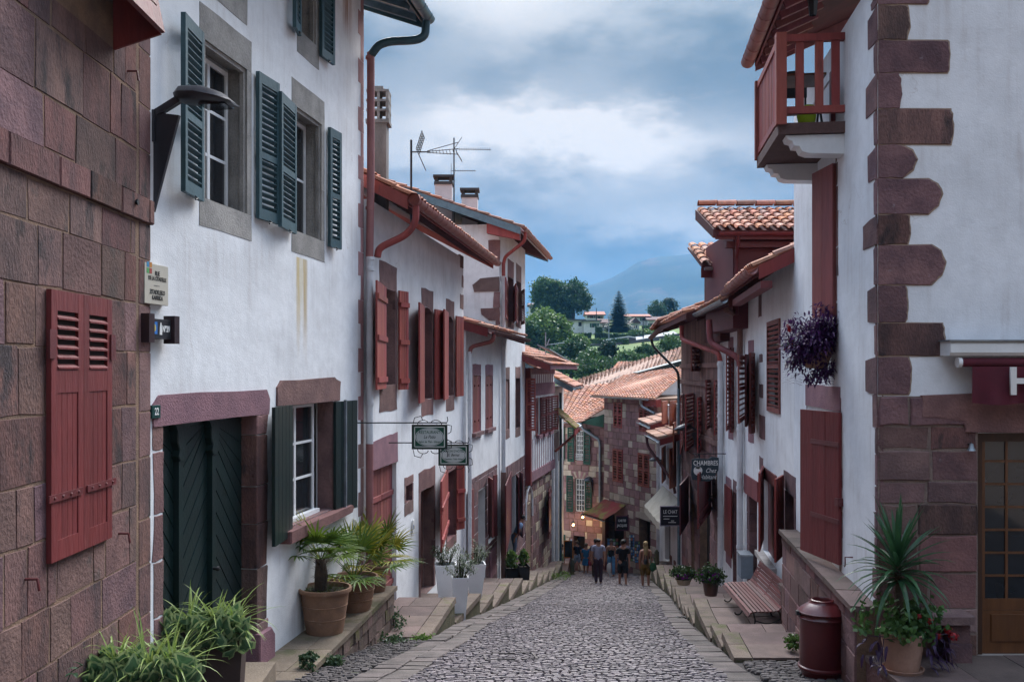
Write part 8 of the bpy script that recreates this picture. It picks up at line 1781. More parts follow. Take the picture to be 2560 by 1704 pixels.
fan_palm('palm with shaggy trunk in the front terracotta pot', (a[0] - .06, a[1], a[2] + 100 * k), 82 * k, 15 * k, 13, 62 * k, 3, [PALM, PALM, PALM, PALMY], group='palms on the terrace', tilt=(-.05, 1.2), leaf=78 * k)
rngp = random.Random(9); mb = MB()
for i in range(260): q = rngp.uniform(0, 2 * pi); rr = 60 * k * rngp.uniform(.2, 1.05); v, f = blade((a[0] + cos(q) * rr, a[1] + sin(q) * rr, a[2] + 103 * k), (cos(q) * .6 + rngp.uniform(-.5, .5), sin(q) * .6 + rngp.uniform(-.5, .5), rngp.uniform(.2, 1)), (0, 0, 1), rngp.uniform(.03, .10), .008, .8, 2); mb.add(v, f)
tag(stuff(mb.obj('pot_weeds', leafmat('weed_green', (.10, .12, .03), (.05, .075, .02)))), 'low weeds covering the soil of the front pot', 'weeds')
a = potpos(885, 1522); k = a[1] / FPX
pot('terracotta_pot', 'middle terracotta pot behind the largest one', a, 60 * k, 84 * k, group=G_POT)
fan_palm('bushy green palm in the middle terracotta pot', (a[0], a[1], a[2] + 78 * k), .0, .05, 18, 92 * k, 5, [PALM, PALM, PALMY], group='palms on the terrace', tilt=(.15, 1.3), leaf=84 * k)
a = potpos(942, 1476); k = a[1] / FPX
pot('terracotta_pot', 'small far terracotta pot beside the rose pipe', a, 30 * k, 66 * k, group=G_POT)
fan_palm('yellowing palm in the far pot by the stable doors', (a[0], a[1], a[2] + 60 * k), .0, .04, 15, 88 * k, 8, [PALMY, PALM, PALMY], group='palms on the terrace', tilt=(.2, 1.3), leaf=78 * k)
def shrub(t, h, w, n, lm, rng, leaf=.035, stems=9, z0=0.0, name='foliage'):
 """branching twigs with small leaves along them"""
 tw = MB(); lf = MB()
 for i in range(stems):
  a = rng.uniform(0, 2 * pi); sp = rng.uniform(.1, 1.0); p = Vector((cos(a) * w * .15, sin(a) * w * .15, z0)); q = Vector((cos(a) * w * sp, sin(a) * w * sp, z0 + h * rng.uniform(.5, 1.0) * (1.15 - .35 * sp))); m_ = (p + q) / 2 + Vector((0, 0, h * .08)); pts = [p, m_, q]; tw.tube(pts, [.009, .006, .003], 5)
  for j in range(n // stems):
   s = rng.uniform(.2, 1.05); c = p.lerp(m_, s * 2) if s < .5 else m_.lerp(q, s * 2 - 1); d = Vector((rng.gauss(0, 1), rng.gauss(0, 1), rng.gauss(.3, .7))).normalized(); v, f = blade(c + d * rng.uniform(0, w * .22), d, (0, 0, 1), leaf * rng.uniform(.8, 1.6), leaf * .22, .5, 2, .2); lf.add(v, f)
 tw.obj('twigs', BARK, t); stuff(lf.obj(name, lm, t))
OLIVE = leafmat('olive_leaf', (.125, .165, .090), (.060, .090, .048), scale=6)
PLW = mat('white_polymer', (.78, .80, .83), (.70, .72, .76), rough=.45, scale=2, bump=.05, fine=.04, patch=(.45, .46, .48), patch_lo=.70, patch_hi=.78, pscale=2.5)
def white_planter(px, pyt, pyb, wt, wb, Y, lab, lab2, seed):
 k = Y / FPX; b = P(px, pyb, Y); H = (pyb - pyt) * k; t = thing('tall_planter', lab, 'planter', b, .12, 'tall white planters'); a, c = wt * k / 2, wb * k / 2; e = a - .035
 ring = lambda r, z: [(-r, -r, z), (r, -r, z), (r, r, z), (-r, r, z)]
 v = ring(c, 0) + ring(a, H) + ring(e, H) + ring(e - .01, H - .10); f = [(0, 3, 2, 1)] + [(4 * l + i, 4 * l + (i + 1) % 4, 4 * l + 4 + (i + 1) % 4, 4 * l + 4 + i) for l in range(3) for i in range(4)]
 MB().add(v, f).obj('shell', PLW, t); MB().add(ring(e - .008, H - .09), [(0, 1, 2, 3)]).obj('soil', SOIL, t)
 s = thing('olive_bush', lab2, 'shrub', b + Vector((0, 0, H - .09)), 0, 'olive bushes in the white planters'); shrub(s, 68 * k, 42 * k, 700, OLIVE, random.Random(seed), leaf=.055, stems=13)
white_planter(1114, 1408, 1518, 54, 30, 20.3, 'left tall tapered white planter by the doorway', 'olive bush in the left white planter', 1)
white_planter(1150, 1440, 1552, 43, 24, 19.3, 'front and lowest of the three white planters', 'olive bush in the front white planter', 2)
white_planter(1188, 1406, 1492, 50, 28, 22.0, 'right tall white planter beside the pipe', 'olive bush in the right white planter', 3)
def black_planter(px0, px1, pyt, pyb, Y, lab, lab2, seed):
 a, b = P(px0, pyb, Y), P(px1, pyt, Y); w, h = b.x - a.x, b.z - a.z; t = thing('trough_planter', lab, 'planter', ((a.x + b.x) / 2, Y, a.z), .15, 'black planters by the timbered house'); BP = mat('black_plastic', (.022, .022, .025), rough=.5, bump=.1)
 ring = lambda r, z: [(-r, -.25, z), (r, -.25, z), (r, .25, z), (-r, .25, z)]; v = ring(w * .42, 0) + ring(w * .5, h) + ring(w * .45, h) + ring(w * .44, h - .08); MB().add(v, [(0, 3, 2, 1)] + [(4 * l + i, 4 * l + (i + 1) % 4, 4 * l + 4 + (i + 1) % 4, 4 * l + 4 + i) for l in range(3) for i in range(4)]).obj('trough', BP, t); MB().add(ring(w * .445, h - .07), [(0, 1, 2, 3)]).obj('soil', SOIL, t)
 s = thing('potted_shrub', lab2, 'shrub', ((a.x + b.x) / 2, Y, b.z - .07)); rng = random.Random(seed); stuff(leaf_cloud([(0, 0, .25, w * .34, .28)], 900, .035, rng).obj('foliage', LEAF_A, s)); MB().tube([(0, 0, -.02), (0, 0, .25)], .02, 6).obj('stem', BARK, s)
black_planter(1262, 1296, 1416, 1443, 30.6, 'left black trough planter by the brown pipe', 'round green shrub in the left black planter', 1)
black_planter(1296, 1322, 1412, 1449, 30.2, 'right black trough planter with trailing twigs', 'thin shrub in the right black planter', 2)
# flower pots on the right pavement
PET = leafmat('petunia_purple', (.30, .03, .34), (.20, .02, .26), scale=8); FLG = leafmat('flower_leaf', (.050, .090, .022), (.026, .050, .015), scale=8)
def flower_pot(px, pyb, wpx, hp, Y, lab, lab2, m, low=False, seed=1):
 k = Y / FPX; b = P(px, pyb, Y); pot('flower_pot', lab, b, wpx * k / 2, hp * k, m, 'flower pots on the right pavement', rings=()); rng = random.Random(seed); s = thing('flowering_plant', lab2, 'flowers', b + Vector((0, 0, hp * k * .95))); R_ = wpx * k * (.62 if not low else .6)
 stuff(leaf_cloud([(0, 0, R_ * .55, R_, R_ * (.75 if not low else .4))], 1500, .028, rng).obj('foliage', FLG, s)); mb = MB()
 for i in range(46):
  a, q = rng.uniform(0, 2 * pi), rng.uniform(.3, 1.12); c = Vector((cos(a) * R_ * q, sin(a) * R_ * q, R_ * (.35 + .9 * rng.random() * (1.25 - q * .6)) * (1 if not low else .7)))
  for j in range(5): b_ = 2 * pi * j / 5; d = Vector((cos(b_), -.5 + rng.uniform(-.2, .2), sin(b_))) * .034; mb.add([c, c + d * .7 + d.cross(Vector((0, 1, 0))) * .5, c + d, c + d * .7 - d.cross(Vector((0, 1, 0))) * .5], [(0, 1, 2, 3)])
 stuff(mb.obj('petals', PET, s))
flower_pot(1777, 1487, 44, 34, 21.8, 'round brown pot of purple flowers by the white pipe', 'purple flowering plant in the brown pot', mat('brown_glaze', (.11, .055, .045), rough=.4, var=.2))
flower_pot(1709, 1460, 42, 14, 26.0, 'shallow pale bowl of purple flowers beyond the brown pot', 'low purple flowering plant in the pale bowl', CREAMSTONE, True, 2)
# yucca in the terracotta pot on the platform
YP = P(2256, 1666, 9.95); YP.z = -1.45; pot('terracotta_pot', 'pale terracotta pot on a saucer at the corner house', (YP.x, YP.y, YP.z + .014), .235, .40, TERRACOTTA2, rings=(), saucer=True, rim=.04)
def yucca():
 rng = random.Random(14); t = thing('yucca_plant', 'tall spiky dark green yucca in the pale terracotta pot', 'yucca', (YP.x - .03, YP.y, YP.z + .38)); YG = leafmat('yucca_leaf', (.050, .125, .045), (.022, .065, .030), rough=.4, scale=4)
 MB().tube([(.02, 0, 0), (.0, 0, .35), (-.02, 0, .72)], [.045, .04, .035], 10).obj('stem', BARK, t)
 for i in range(70):
  a = i * 2.4 + rng.uniform(-.25, .25); q = i / 70; el = 1.45 - 1.75 * q + rng.uniform(-.15, .15); z = .76 - .22 * q; d = Vector((cos(a) * cos(el), sin(a) * cos(el), sin(el))); L = rng.uniform(.52, .70) * (1.08 if q < .4 else 1.0); v, f = blade((-.02, 0, z), d, (0, 0, 1), L, .030, .25 + 1.25 * q * q, 6, .35); MB().add(v, f).obj('leaf', YG, t)
yucca()
def yucca_skirt():
 rng = random.Random(15); t = thing('potted_geranium', 'leafy green plant with red flowers round the yucca stem', 'flowers', (YP.x, YP.y, YP.z + .38)); L1 = leafmat('geranium_leaf', (.095, .180, .045), (.045, .100, .030), scale=8)
 stuff(leaf_cloud([(-.18, -.05, .12, .24, .20), (.20, -.02, .14, .22, .18), (0, -.15, .08, .2, .14), (.02, .1, .15, .25, .18)], 900, .034, rng).obj('foliage', L1, t)); RF = leafmat('red_petal', (.42, .012, .02), (.28, .008, .014)); mb = MB()
 for cx, cz, r_ in ((.22, .17, .05), (.45, .02, .06), (.30, .02, .035), (.10, .22, .03), (.40, .08, .05)):
  for i in range(22): d = Vector((rng.gauss(0, 1), rng.gauss(0, 1) - .6, rng.gauss(0, 1))).normalized(); c = Vector((cx, -.16, cz)) + d * r_ * rng.uniform(.5, 1); e = d.orthogonal().normalized() * .018; f = d.cross(e.normalized()) * .018; mb.add([c - e, c - f, c + e, c + f], [(0, 1, 2, 3)])
 stuff(mb.obj('petals', RF, t))
 s = thing('trailing_purple_plant', 'purple trailing leaves hanging round the terracotta pot', 'plant', (YP.x, YP.y, YP.z + .36)); PU = leafmat('purple_leaf', (.060, .022, .085), (.028, .012, .042), rough=.45, scale=6)
 for (x, y, dx, n) in ((-.22, -.12, -.35, 9), (-.24, .05, -.5, 8), (.24, -.12, .5, 12), (.30, .0, .7, 12), (.2, -.2, .2, 7)):
  for i in range(n): d = Vector((dx + rng.uniform(-.5, .5), rng.uniform(-.8, .2), rng.uniform(-.5, .5))); o_ = Vector((x + dx * .3 * rng.random(), y + rng.uniform(-.06, .06), -.30 * rng.random())); v, f = blade(o_, d, (0, 0, 1), rng.uniform(.09, .17), .018, 1.6, 4, .25); MB().add(v, f).obj('leaf', PU, s)
 mb = MB()
 for (dx, dy, dz) in ((-.42, -.05, -.05), (.40, -.1, -.25), (.52, 0, -.3), (-.3, -.15, -.25)): mb.tube([(dx * .4, dy, 0), (dx * .9, dy * 1.3, .02), (dx, dy * 1.4, dz)], .005, 5)
 mb.obj('stem', PU, s)
yucca_skirt()
def purple_basket():
 rng = random.Random(16); Y = 12.75; c = P(2032, 858, Y); t = thing('hanging_basket_plant', 'large dark purple trailing plant hung on the white corner house', 'hanging plant', c); PB = leafmat('tradescantia_leaf', (.105, .032, .140), (.030, .010, .046), rough=.45, scale=5); mb = MB()
 clumps = [(rng.gauss(0, .19), rng.gauss(0, .15), rng.gauss(0, .22)) for _ in range(60)]
 for i in range(4600):
  q = clumps[rng.randrange(60)]; p = Vector((q[0] + rng.gauss(0, .07), q[1] + rng.gauss(0, .07), q[2] + rng.gauss(0, .07)))
  if hypot(p.x / .39, p.z / .50) > 1.05: continue
  d = Vector((p.x * 2 + rng.gauss(0, .6), p.y * 2 + rng.gauss(0, .6) - .3, p.z * 1.2 + rng.gauss(0, .6) + .1)); v, f = blade(p, d, (0, 0, 1), rng.uniform(.06, .11), .015, .9, 3, .3); mb.add(v, f)
 for i in range(26):
  x = rng.uniform(-.33, .25); q = Vector((x, rng.uniform(-.1, .1), -.38 + .4 * (x * x)))
  for j in range(6): p = q + Vector((rng.uniform(-.02, .02), 0, -.035 * j)); v, f = blade(p, Vector((rng.choice((-1, 1)), rng.uniform(-.5, .5), -.2)), (0, 0, 1), .06, .010, .6, 2, .3); mb.add(v, f)
 stuff(mb.obj('foliage', PB, t)); MB().lathe([(0, -.24), (.14, -.22), (.20, -.05), (.22, .05), (.19, .05), (0, .0)], 18).obj('basket', TERRACOTTA2, t, loc=(.06, .05, -.10)); MB().tube([(.05, 0, .1), (.22, .1, .2)], .012, 6).obj('bracket', IRON, t)
 mb = MB()
 for i in range(14): c2 = Vector((rng.uniform(-.40, -.30), -.1, rng.uniform(-.08, .25)));  [mb.add([c2 + Vector((cos(b) * .03, -.01, sin(b) * .03)), c2 + Vector((cos(b + .8) * .022, -.02, sin(b + .8) * .022)), c2], [(0, 1, 2)]) for b in (0, 1.2, 2.4, 3.6, 4.8)]
 stuff(mb.obj('red_blooms', MATS['red_petal'], t)); stuff(leaf_cloud([(-.30, -.05, .0, .09, .08)], 60, .03, rng).obj('green_leaves', MATS['geranium_leaf'], t))
purple_basket()
# foreground planters: spider plants and variegated ivy
IVY = leafmat('variegated_ivy', (.10, .19, .085), (.045, .11, .052), rough=.42, scale=9); SPI = leafmat('spider_leaf', (.42, .48, .17), (.16, .27, .05), rough=.45, scale=7)
def ivy_leaf_mesh():
 o = [(0, -.02), (.035, -.045), (.055, -.01), (.04, .015), (.028, .03), (.02, .055), (0, .085), (-.02, .055), (-.028, .03), (-.04, .015), (-.055, -.01), (-.035, -.045)]
 f = lambda k: [(x * k, y * k + .01 * (1 - k), -abs(x * k) * .25) for x, y in o]
 me = bpy.data.meshes.new('ivy_leaf'); v = [(0, .012, .004)] + f(.70) + f(1.0); n = len(o)
 me.from_pydata(v, [], [(0, i, i % n + 1) for i in range(1, n + 1)] + [(i, n + i, n + i % n + 1, i % n + 1) for i in range(1, n + 1)]); me.materials.append(IVY); me.materials.append(leafmat('ivy_margin', (.36, .42, .22), (.16, .26, .10), rough=.45, scale=9))
 for i, p in enumerate(me.polygons): p.material_index = 0 if i < n else 1
 return me
IVYM = ivy_leaf_mesh()
def ivy_planter(loc, w, dp, h, label, lab_p, nspi, nivy, seed, rz=0, L=(.28, .5), hang=.45):
 rng = random.Random(seed); t = thing('planter_box', label, 'planter', loc, rz, 'foreground planters'); BX = mat('brown_planter', (.075, .048, .042), (.055, .036, .032), rough=.6, scale=2, bump=.15, fine=.15)
 ring = lambda a, b, z: [(-a, -b, z), (a, -b, z), (a, b, z), (-a, b, z)]; v = ring(w * .44, dp * .44, 0) + ring(w / 2, dp / 2, h) + ring(w / 2 - .03, dp / 2 - .03, h) + ring(w / 2 - .03, dp / 2 - .03, h - .08); MB().add(v, [(0, 3, 2, 1)] + [(4 * l + i, 4 * l + (i + 1) % 4, 4 * l + 4 + (i + 1) % 4, 4 * l + 4 + i) for l in range(3) for i in range(4)]).obj('box', BX, t); MB().add(ring(w / 2 - .02, dp / 2 - .02, h - .05), [(0, 1, 2, 3)]).obj('soil', SOIL, t)
 s = thing('spider_plant', lab_p + ' spider plant with striped arching leaves', 'plant', Vector(loc) + Vector((0, 0, h - .04)), rz, 'foreground spider plants')
 for i in range(nspi):
  a = rng.uniform(0, 2 * pi); el = rng.uniform(.25, 1.35); c = rng.choice(((-.16, 0), (.05, .0), (.2, .02))); d = Vector((cos(a) * cos(el), sin(a) * cos(el) - .15, sin(el))); v, f = blade((c[0] * w * 1.6 + rng.uniform(-.03, .03), c[1] + rng.uniform(-.04, .04), 0), d, (0, 0, 1), rng.uniform(*L), .0115, rng.uniform(.5, 1.5), 7, .3); MB().add(v, f).obj('leaf', SPI, s)
 q = thing('ivy', lab_p + ' variegated ivy spilling over the box', 'ivy', Vector(loc) + Vector((0, 0, h)), rz, 'foreground ivy'); stem = MB()
 for i in range(nivy // 9):
  x = rng.uniform(-w * .55, w * .55); y = rng.choice((-dp * .5 - .04, -dp * .45, -dp * .2, dp * .2)); hl = rng.uniform(.05, hang) if y < -dp * .3 else .0; pts = []
  for j in range(9):
   f = j / 8; p = Vector((x + rng.uniform(-.08, .08), y - .05 * sin(f * 3) - .03 + rng.uniform(-.03, .03), .10 * (1 - f) - hl * f + rng.uniform(-.03, .05))); pts.append(p)
   o_ = bpy.data.objects.new('ivy_leaf', IVYM); COL.objects.link(o_); o_.parent = q; o_.location = p; sc_ = rng.uniform(1.0, 1.9); o_.scale = (sc_, sc_, sc_); o_.rotation_euler = (rng.uniform(-1.9, -.7) + pi, rng.uniform(-.6, .6), rng.uniform(-.8, .8))
  stem.tube(pts, .003, 4)
 stem.obj('stem', BARK, q)
ivy_planter((-3.14, 9.95, -1.77), .74, .32, .76, 'brown planter box before the dark green door', 'upper', 150, 210, 21, rz=.1, L=(.36, .64))
ivy_planter((-3.18, 8.25, -1.52), .80, .36, .60, 'brown planter box at the bottom left edge', 'lower', 150, 210, 22, rz=.1, L=(.36, .66), hang=.3)
def leafy_weed(px, py, Y, label, h, seed, n=16):
 rng = random.Random(seed); p = P(px, py, Y); t = thing('leafy_weed', label, 'weed', p); st = MB(); WL_ = leafmat('weed_blue_green', (.075, .14, .075), (.035, .085, .04), scale=9)
 for i in range(5):
  a = rng.uniform(-1, 1); e = Vector((a * h * .7, rng.uniform(-.05, .05), h * rng.uniform(.5, 1))); st.tube([(0, 0, -.1), e * .5 + Vector((0, 0, .03)), e], .004, 5)
  for j in range(n // 5): c = e * rng.uniform(.5, 1.02); v, f = blade(c, Vector((rng.gauss(0, 1), rng.gauss(0, .6) - .3, rng.uniform(.0, .9))), (0, 0, 1), rng.uniform(.06, .10), .024, .5, 3, .25); MB().add(v, f).obj('leaf', WL_, t)
 st.obj('stem', WL_, t)
leafy_weed(150, 1715, 7.6, 'sparse leafy plant at the bottom left corner', .30, 31, 20)
def weed_patch(px, pyb, Y, w, h, label, seed, m=None):
 rng = random.Random(seed); p = P(px, pyb, Y); o = leaf_cloud([(p.x, p.y, p.z + h * .45, w, h * .55)], 420, .022, rng).obj('weed_patch', m or leafmat('wall_weed', (.075, .12, .06), (.035, .075, .03), scale=9)); stuff(o); tag(o, label, 'weeds')
weed_patch(985, 1600, 16.3, .22, .45, 'tall weeds at the terrace corner foot', 1); weed_patch(965, 1625, 15.2, .30, .18, 'low weeds spreading on the setts by the terrace corner', 2); weed_patch(772, 1690, 11.9, .10, .30, 'weeds growing up the terrace face near the front', 3); weed_patch(830, 1665, 12.5, .13, .14, 'small weed clump at the terrace foot', 4)
weed_patch(1048, 1604, 15.6, .16, .07, 'grass tuft at the first kerb', 5, LEAF_A); weed_patch(1985, 1622, 13.3, .10, .18, 'grass tuft at the stone step foot', 6, LEAF_A); weed_patch(1405, 1442, 37.5, .35, .12, 'grass tuft at the corner of the timbered house', 7, LEAF_A)
# ================================================================== people
SKIN = mat('skin_tone', (.33, .17, .115), (.28, .14, .095), rough=.6, bump=0, spec=.3)
def skin_mesh(name, vs, es, rad, m, parent, sub=1):
 me = bpy.data.meshes.new(name); me.from_pydata(vs, es, []); o = bpy.data.objects.new(name, me); COL.objects.link(o); o.modifiers.new('skin', 'SKIN'); o.modifiers['skin'].use_smooth_shade = True
 sv = me.skin_vertices[0].data
 for i, r in enumerate(rad): sv[i].radius = r if isinstance(r, tuple) else (r, r); sv[i].use_root = (i == 0)
 md = o.modifiers.new('sub', 'SUBSURF'); md.levels = sub; md.render_levels = sub
 dg = bpy.context.evaluated_depsgraph_get(); nm = bpy.data.meshes.new_from_object(o.evaluated_get(dg)); bpy.data.objects.remove(o); nm.name = name; nm.materials.clear(); nm.shade_smooth(); return link(name, nm, m, parent)
def person(label, px, pyf, Y, H, heading, top, bottom, hair=(.02, .015, .012), skirt=False, shorts=False, sleeve=True, stride=.10, arms=(.06, -.08), girth=1.0, long_hair=False, bald=False, bare_back=False, shoe=(.02, .02, .022), sleeveless=False, fem=False, bend_=0.0, jeans_short=False):
 b = P(px, pyf, Y); t = thing('person', label, 'person', b, heading); h = H; G_ = girth
 sw = .105 if not fem else .093; hw = .050 if not fem else .054
 S = lambda x, y, z: (x * h, y * h, z * h)
 f = lambda z: bend_ * max(0, z - .53)
 vs = [S(0, 0, .53), S(0, f(.61), .61), S(0, .005 + f(.72), .72), S(0, f(.80), .80), S(0, .0 + f(.85), .85), S(0, .012 + f(.90), .905), S(0, .012 + f(.95), .955)]; es = [(0, 1), (1, 2), (2, 3), (3, 4), (4, 5), (5, 6)]; rad = [(.078 * h * G_, .060 * h * G_), (.068 * h * G_, .052 * h * G_), (.080 * h * G_, .058 * h * G_), (.050 * h, .042 * h), .028 * h, (.044 * h, .050 * h), (.038 * h, .044 * h)]
 A = []
 for s, sw_ in ((-1, arms[0]), (1, arms[1])):
  i = len(vs); vs += [S(s * sw, f(.795), .795), S(s * (sw + .022), sw_ * .35 + f(.7), .645), S(s * (sw + .020), sw_ + .01 + f(.6), .515), S(s * (sw + .016), sw_ + .025 + f(.55), .455)]; es += [(3, i), (i, i + 1), (i + 1, i + 2), (i + 2, i + 3)]; rad += [.038 * h, .028 * h, .020 * h, (.020 * h, .014 * h)]; A.append(i)
  for q in range(4): k = len(vs); vs += [S(s * (sw + .016), sw_ + .012 + .011 * q + f(.5), .415 - .004 * abs(q - 1.5))]; es += [(i + 3, k)]; rad += [.0065 * h]
  k = len(vs); vs += [S(s * (sw + .000), sw_ + .045 + f(.5), .435)]; es += [(i + 3, k)]; rad += [.0065 * h]
 Lg = []
 for s, st in ((-1, stride), (1, -stride)):
  i = len(vs); kb = .02 if st > 0 else -.012; lift = .0 if st > 0 else .012
  vs += [S(s * hw, 0, .50), S(s * hw * .95, st * .55 + .025, .275 + lift), S(s * hw * .9, st - (.03 if st < 0 else 0), .045 + lift * 2), S(s * hw * 1.0, st + .055, .018 + lift)]; es += [(0, i), (i, i + 1), (i + 1, i + 2), (i + 2, i + 3)]; rad += [.052 * h * G_, .034 * h, .021 * h, .018 * h]; Lg.append(i)
 skin_mesh('body', vs, es, rad, SKIN, t, 1)
 g1 = 1.13
 cm = mat('cloth_%d_%d_%d' % tuple(int(c * 999) for c in top), top, rough=.9, var=.18, scale=4, bump=.3, bscale=40)
 v2 = [vs[0], vs[1], vs[2], vs[3]]; v2[0] = S(0, 0, .45); e2 = [(0, 1), (1, 2), (2, 3)]; r2 = [tuple(c * g1 for c in rad[0]), tuple(c * g1 * 1.03 for c in rad[1]), tuple(c * g1 for c in rad[2]), tuple(c * 1.10 for c in rad[3])]
 if not bare_back and not sleeveless:
  for i in A: k = len(v2); m2 = Vector(vs[i]).lerp(Vector(vs[i + 1]), .72 if sleeve else .2); v2 += [vs[i], tuple(m2)]; e2 += [(3, k), (k, k + 1)]; r2 += [.043 * h, .036 * h]
 if bare_back: v2 = [S(0, 0, .50), S(0, .006, .60), S(0, .02, .68)]; e2 = [(0, 1), (1, 2)]; r2 = [tuple(c * 1.12 for c in rad[0]), tuple(c * 1.08 for c in rad[1]), (.070 * h, .045 * h)]
 skin_mesh('shirt', v2, e2, r2, cm, t, 1)
 bm_ = mat('cloth_%d_%d_%d' % tuple(int(c * 999) for c in bottom), bottom, rough=.9, var=.2, scale=4, bump=.3, bscale=40)
 if skirt:
  pr = [(.072, .55), (.090, .50), (.105, .42), (.112, .345), (.100, .345), (.0, .40)]; MB().lathe([(r_ * h * G_, z * h) for r_, z in pr], 20).obj('skirt', bm_, t, smooth=True)
 else:
  v3 = [S(0, 0, .545), S(0, 0, .60)]; e3 = [(0, 1)]; r3 = [tuple(c * 1.10 for c in rad[0]), tuple(c * 1.08 for c in rad[1])]
  for i in Lg:
   k = len(v3); end = .78 if shorts else (1.0 if not jeans_short else .9)
   if shorts: v3 += [vs[i], tuple(Vector(vs[i]).lerp(Vector(vs[i + 1]), .55)), tuple(Vector(vs[i]).lerp(Vector(vs[i + 1]), .95))]; r3 += [.061 * h * G_, .058 * h * G_, .052 * h]
   else: v3 += [vs[i], vs[i + 1], tuple(Vector(vs[i + 1]).lerp(Vector(vs[i + 2]), .97 if not jeans_short else .72))]; r3 += [.060 * h * G_, .044 * h, .034 * h]
   e3 += [(0, k), (k, k + 1), (k + 1, k + 2)]
  skin_mesh('trousers' if not shorts else 'shorts', v3, e3, r3, bm_, t, 1)
 sm = mat('shoe_%d' % int(shoe[0] * 999), shoe, rough=.6, bump=0)
 for i in Lg:
  a = Vector(vs[i + 2]); c = Vector(vs[i + 3]); z0 = max(0, a.z - .045 * h); mb = MB(); ring = []
  for (yy, w_, hh) in ((-.030, .020, .040), (.0, .026, .050), (.045, .028, .030), (.085, .022, .018)): ring.append([(a.x + sx * w_ * h, a.y + yy * h, z0 + zz * h) for sx, zz in ((-1, 0), (1, 0), (.8, hh), (-.8, hh))])
  v = [p for r_ in ring for p in r_]; mb.add(v, [(0, 1, 2, 3), (15, 14, 13, 12)] + [(4 * l + q, 4 * l + (q + 1) % 4, 4 * l + 4 + (q + 1) % 4, 4 * l + 4 + q) for l in range(3) for q in range(4)]).obj('shoe', sm, t, smooth=True)
 hc = Vector(vs[5]).lerp(Vector(vs[6]), .55); hm = mat('hair_%d_%d' % (int(hair[0] * 999), int(hair[1] * 999)), hair, rough=.7, var=.3, scale=20, bump=.4, bscale=60, stretch=(3, 3, .5))
 v, fc = ico((hc.x, hc.y - .006 * h, hc.z + .008 * h), (.050 * h, .056 * h, .056 * h), 3, .08)
 if bald: v, fc = ico((hc.x, hc.y - .008 * h, hc.z - .012 * h), (.051 * h, .052 * h, .036 * h), 3, .05)
 keep = [q for q in fc if not all((v[i][1] - hc.y) > .022 * h and (v[i][2] - hc.z) < .028 * h for i in q)]
 MB().add(v, keep).obj('hair', hm, t, smooth=True)
 if long_hair:
  mb = MB(); n = 9
  rows = [(.0, .046, .0), (-.05, .050, -.035), (-.12, .048, -.045), (-.19, .040, -.05), (-.23, .022, -.05)]; vv = []
  for (dz, w_, dy) in rows:
   for q in range(n): a = pi + pi * q / (n - 1); vv.append((w_ * h * cos(a), hc.y + (dy + .022 * sin(a)) * h, hc.z + dz * h))
  mb.add(vv, [(l * n + q, l * n + q + 1, (l + 1) * n + q + 1, (l + 1) * n + q) for l in range(len(rows) - 1) for q in range(n - 1)]).obj('long_hair', hm, t, smooth=True)
 # face
 for s in (-1, 1): MB().add(*ico((s * .018 * h, hc.y + .043 * h, hc.z - .004 * h), (.006 * h, .004 * h, .004 * h), 1)).obj('eye', BLACKTXT, t)
 MB().add(*ico((0, hc.y + .050 * h, hc.z - .018 * h), (.007 * h, .010 * h, .012 * h), 1)).obj('nose', SKIN, t)
 for s in (-1, 1): MB().add(*ico((s * .046 * h, hc.y, hc.z - .008 * h), (.006 * h, .010 * h, .014 * h), 1)).obj('ear', SKIN, t)
 return t, vs, A
person('balding man in grey t-shirt and dark plum trousers walking away', 1496, 1463, 34.6, 1.76, -.05, (.25, .25, .33), (.050, .028, .045), hair=(.03, .02, .016), bald=True, girth=1.12, stride=.05)
person('person with dark hair half hidden behind the man in grey', 1489, 1448, 39.5, 1.70, .0, (.10, .10, .14), (.06, .05, .05), girth=.95)
person('man in black t-shirt and black shorts walking away', 1557, 1470, 34.0, 1.74, .05, (.010, .010, .012), (.012, .012, .014), shorts=True, girth=1.12, stride=.13)
person('man in violet-grey shirt beyond the man in black', 1561, 1450, 39.8, 1.72, 0, (.16, .15, .24), (.06, .06, .08), girth=1.05)
woman, wv, wA = person('woman in black vest and blue jeans walking towards the camera', 1528, 1446, 41.0, 1.70, pi, (.012, .012, .014), (.10, .24, .42), hair=(.02, .012, .010), sleeveless=True, fem=True, stride=.07, jeans_short=True, shoe=(.10, .025, .025))
person('blonde woman in a backless ochre playsuit walking away', 1614, 1475, 33.0, 1.70, .03, (.165, .098, .025), (.165, .098, .025), hair=(.42, .29, .13), shorts=True, fem=True, bare_back=True, long_hair=True, stride=.06)
person('woman in a blue dress walking away', 1465, 1440, 44.4, 1.56, -.1, (.030, .135, .27), (.030, .135, .27), hair=(.16, .12, .08), skirt=True, fem=True, girth=1.1, stride=.04)
person('man in navy t-shirt and pale blue shorts turning to the left', 1443, 1430, 47.2, 1.58, .45, (.012, .018, .035), (.28, .36, .50), hair=(.10, .07, .05), shorts=True, girth=1.08, stride=.10)
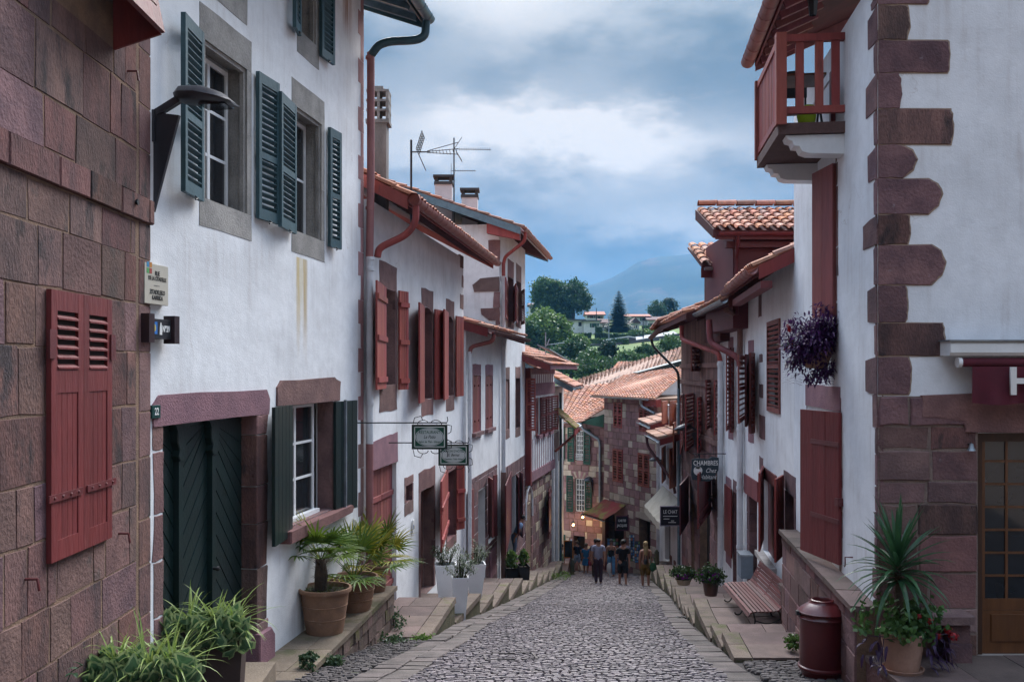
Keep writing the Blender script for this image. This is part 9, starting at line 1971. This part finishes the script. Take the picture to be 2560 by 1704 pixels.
person('child in a dark top standing by the green door', 1400, 1412, 47.0, 1.30, pi * .8, (.012, .012, .014), (.30, .46, .24), hair=(.08, .05, .03), skirt=True, stride=.02)
person('person in pale blue shirt leaning out of the red shuttered doorway', 1285, 1398, 33.6, 1.55, -1.2, (.20, .30, .48), (.12, .16, .24), bend_=.55, stride=.02)
def carried():
 def bag(name, label, px, py, Y, s, m, cat='bag'):
  p = P(px, py, Y); t = thing(name, label, cat, p); v, f = ico((0, 0, 0), (s * .8, s * .42, s), 2, .3, px); MB().add(v, f).obj('pouch', m, t, smooth=True); MB().tube([(-s * .5, 0, s * .8), (-s * .2, .05, s * 2.2), (s * .3, .04, s * 2.0), (s * .5, 0, s * .8)], .012, 5).obj('strap', m, t)
 bag('handbag', 'red handbag at the hip of the woman in blue', 1476, 1405, 44.2, .15, mat('bag_red', (.24, .02, .035), rough=.6)); bag('handbag', 'green shoulder bag of the woman in ochre', 1632, 1417, 32.8, .16, mat('bag_green', (.020, .085, .030), rough=.7)); bag('waist_pouch', 'black waist pouch on the back of the woman in ochre', 1614, 1403, 32.8, .10, IRON)
 p = P(1523, 1413, 40.6); t = thing('white_jumper', 'white jumper hanging from the hand of the woman in jeans', 'jumper', p); mb = MB(); v, f = ico((0, 0, -.1), (.10, .07, .22), 3, .35); mb.add(v, f); v, f = ico((.03, 0, -.35), (.05, .04, .18), 2, .3); mb.add(v, f); mb.obj('cloth', mat('white_knit', (.62, .60, .58), rough=.95, var=.15, bump=.5), t, smooth=True)
 p = P(1399, 1392, 46.7); t = thing('tote_bag', 'pale green tote bag held by the child', 'bag', p); MB().hexa([(-.2, -.06, -.22), (.2, -.06, -.22), (.2, .06, -.22), (-.2, .06, -.22), (-.17, -.03, .18), (.17, -.03, .18), (.17, .03, .18), (-.17, .03, .18)]).obj('body', mat('pale_green_cloth', (.36, .50, .26), rough=.9), t); MB().tube([(-.1, 0, .16), (-.08, 0, .4), (.08, 0, .4), (.1, 0, .16)], .012, 5).obj('handle', MATS['pale_green_cloth'], t)
carried()
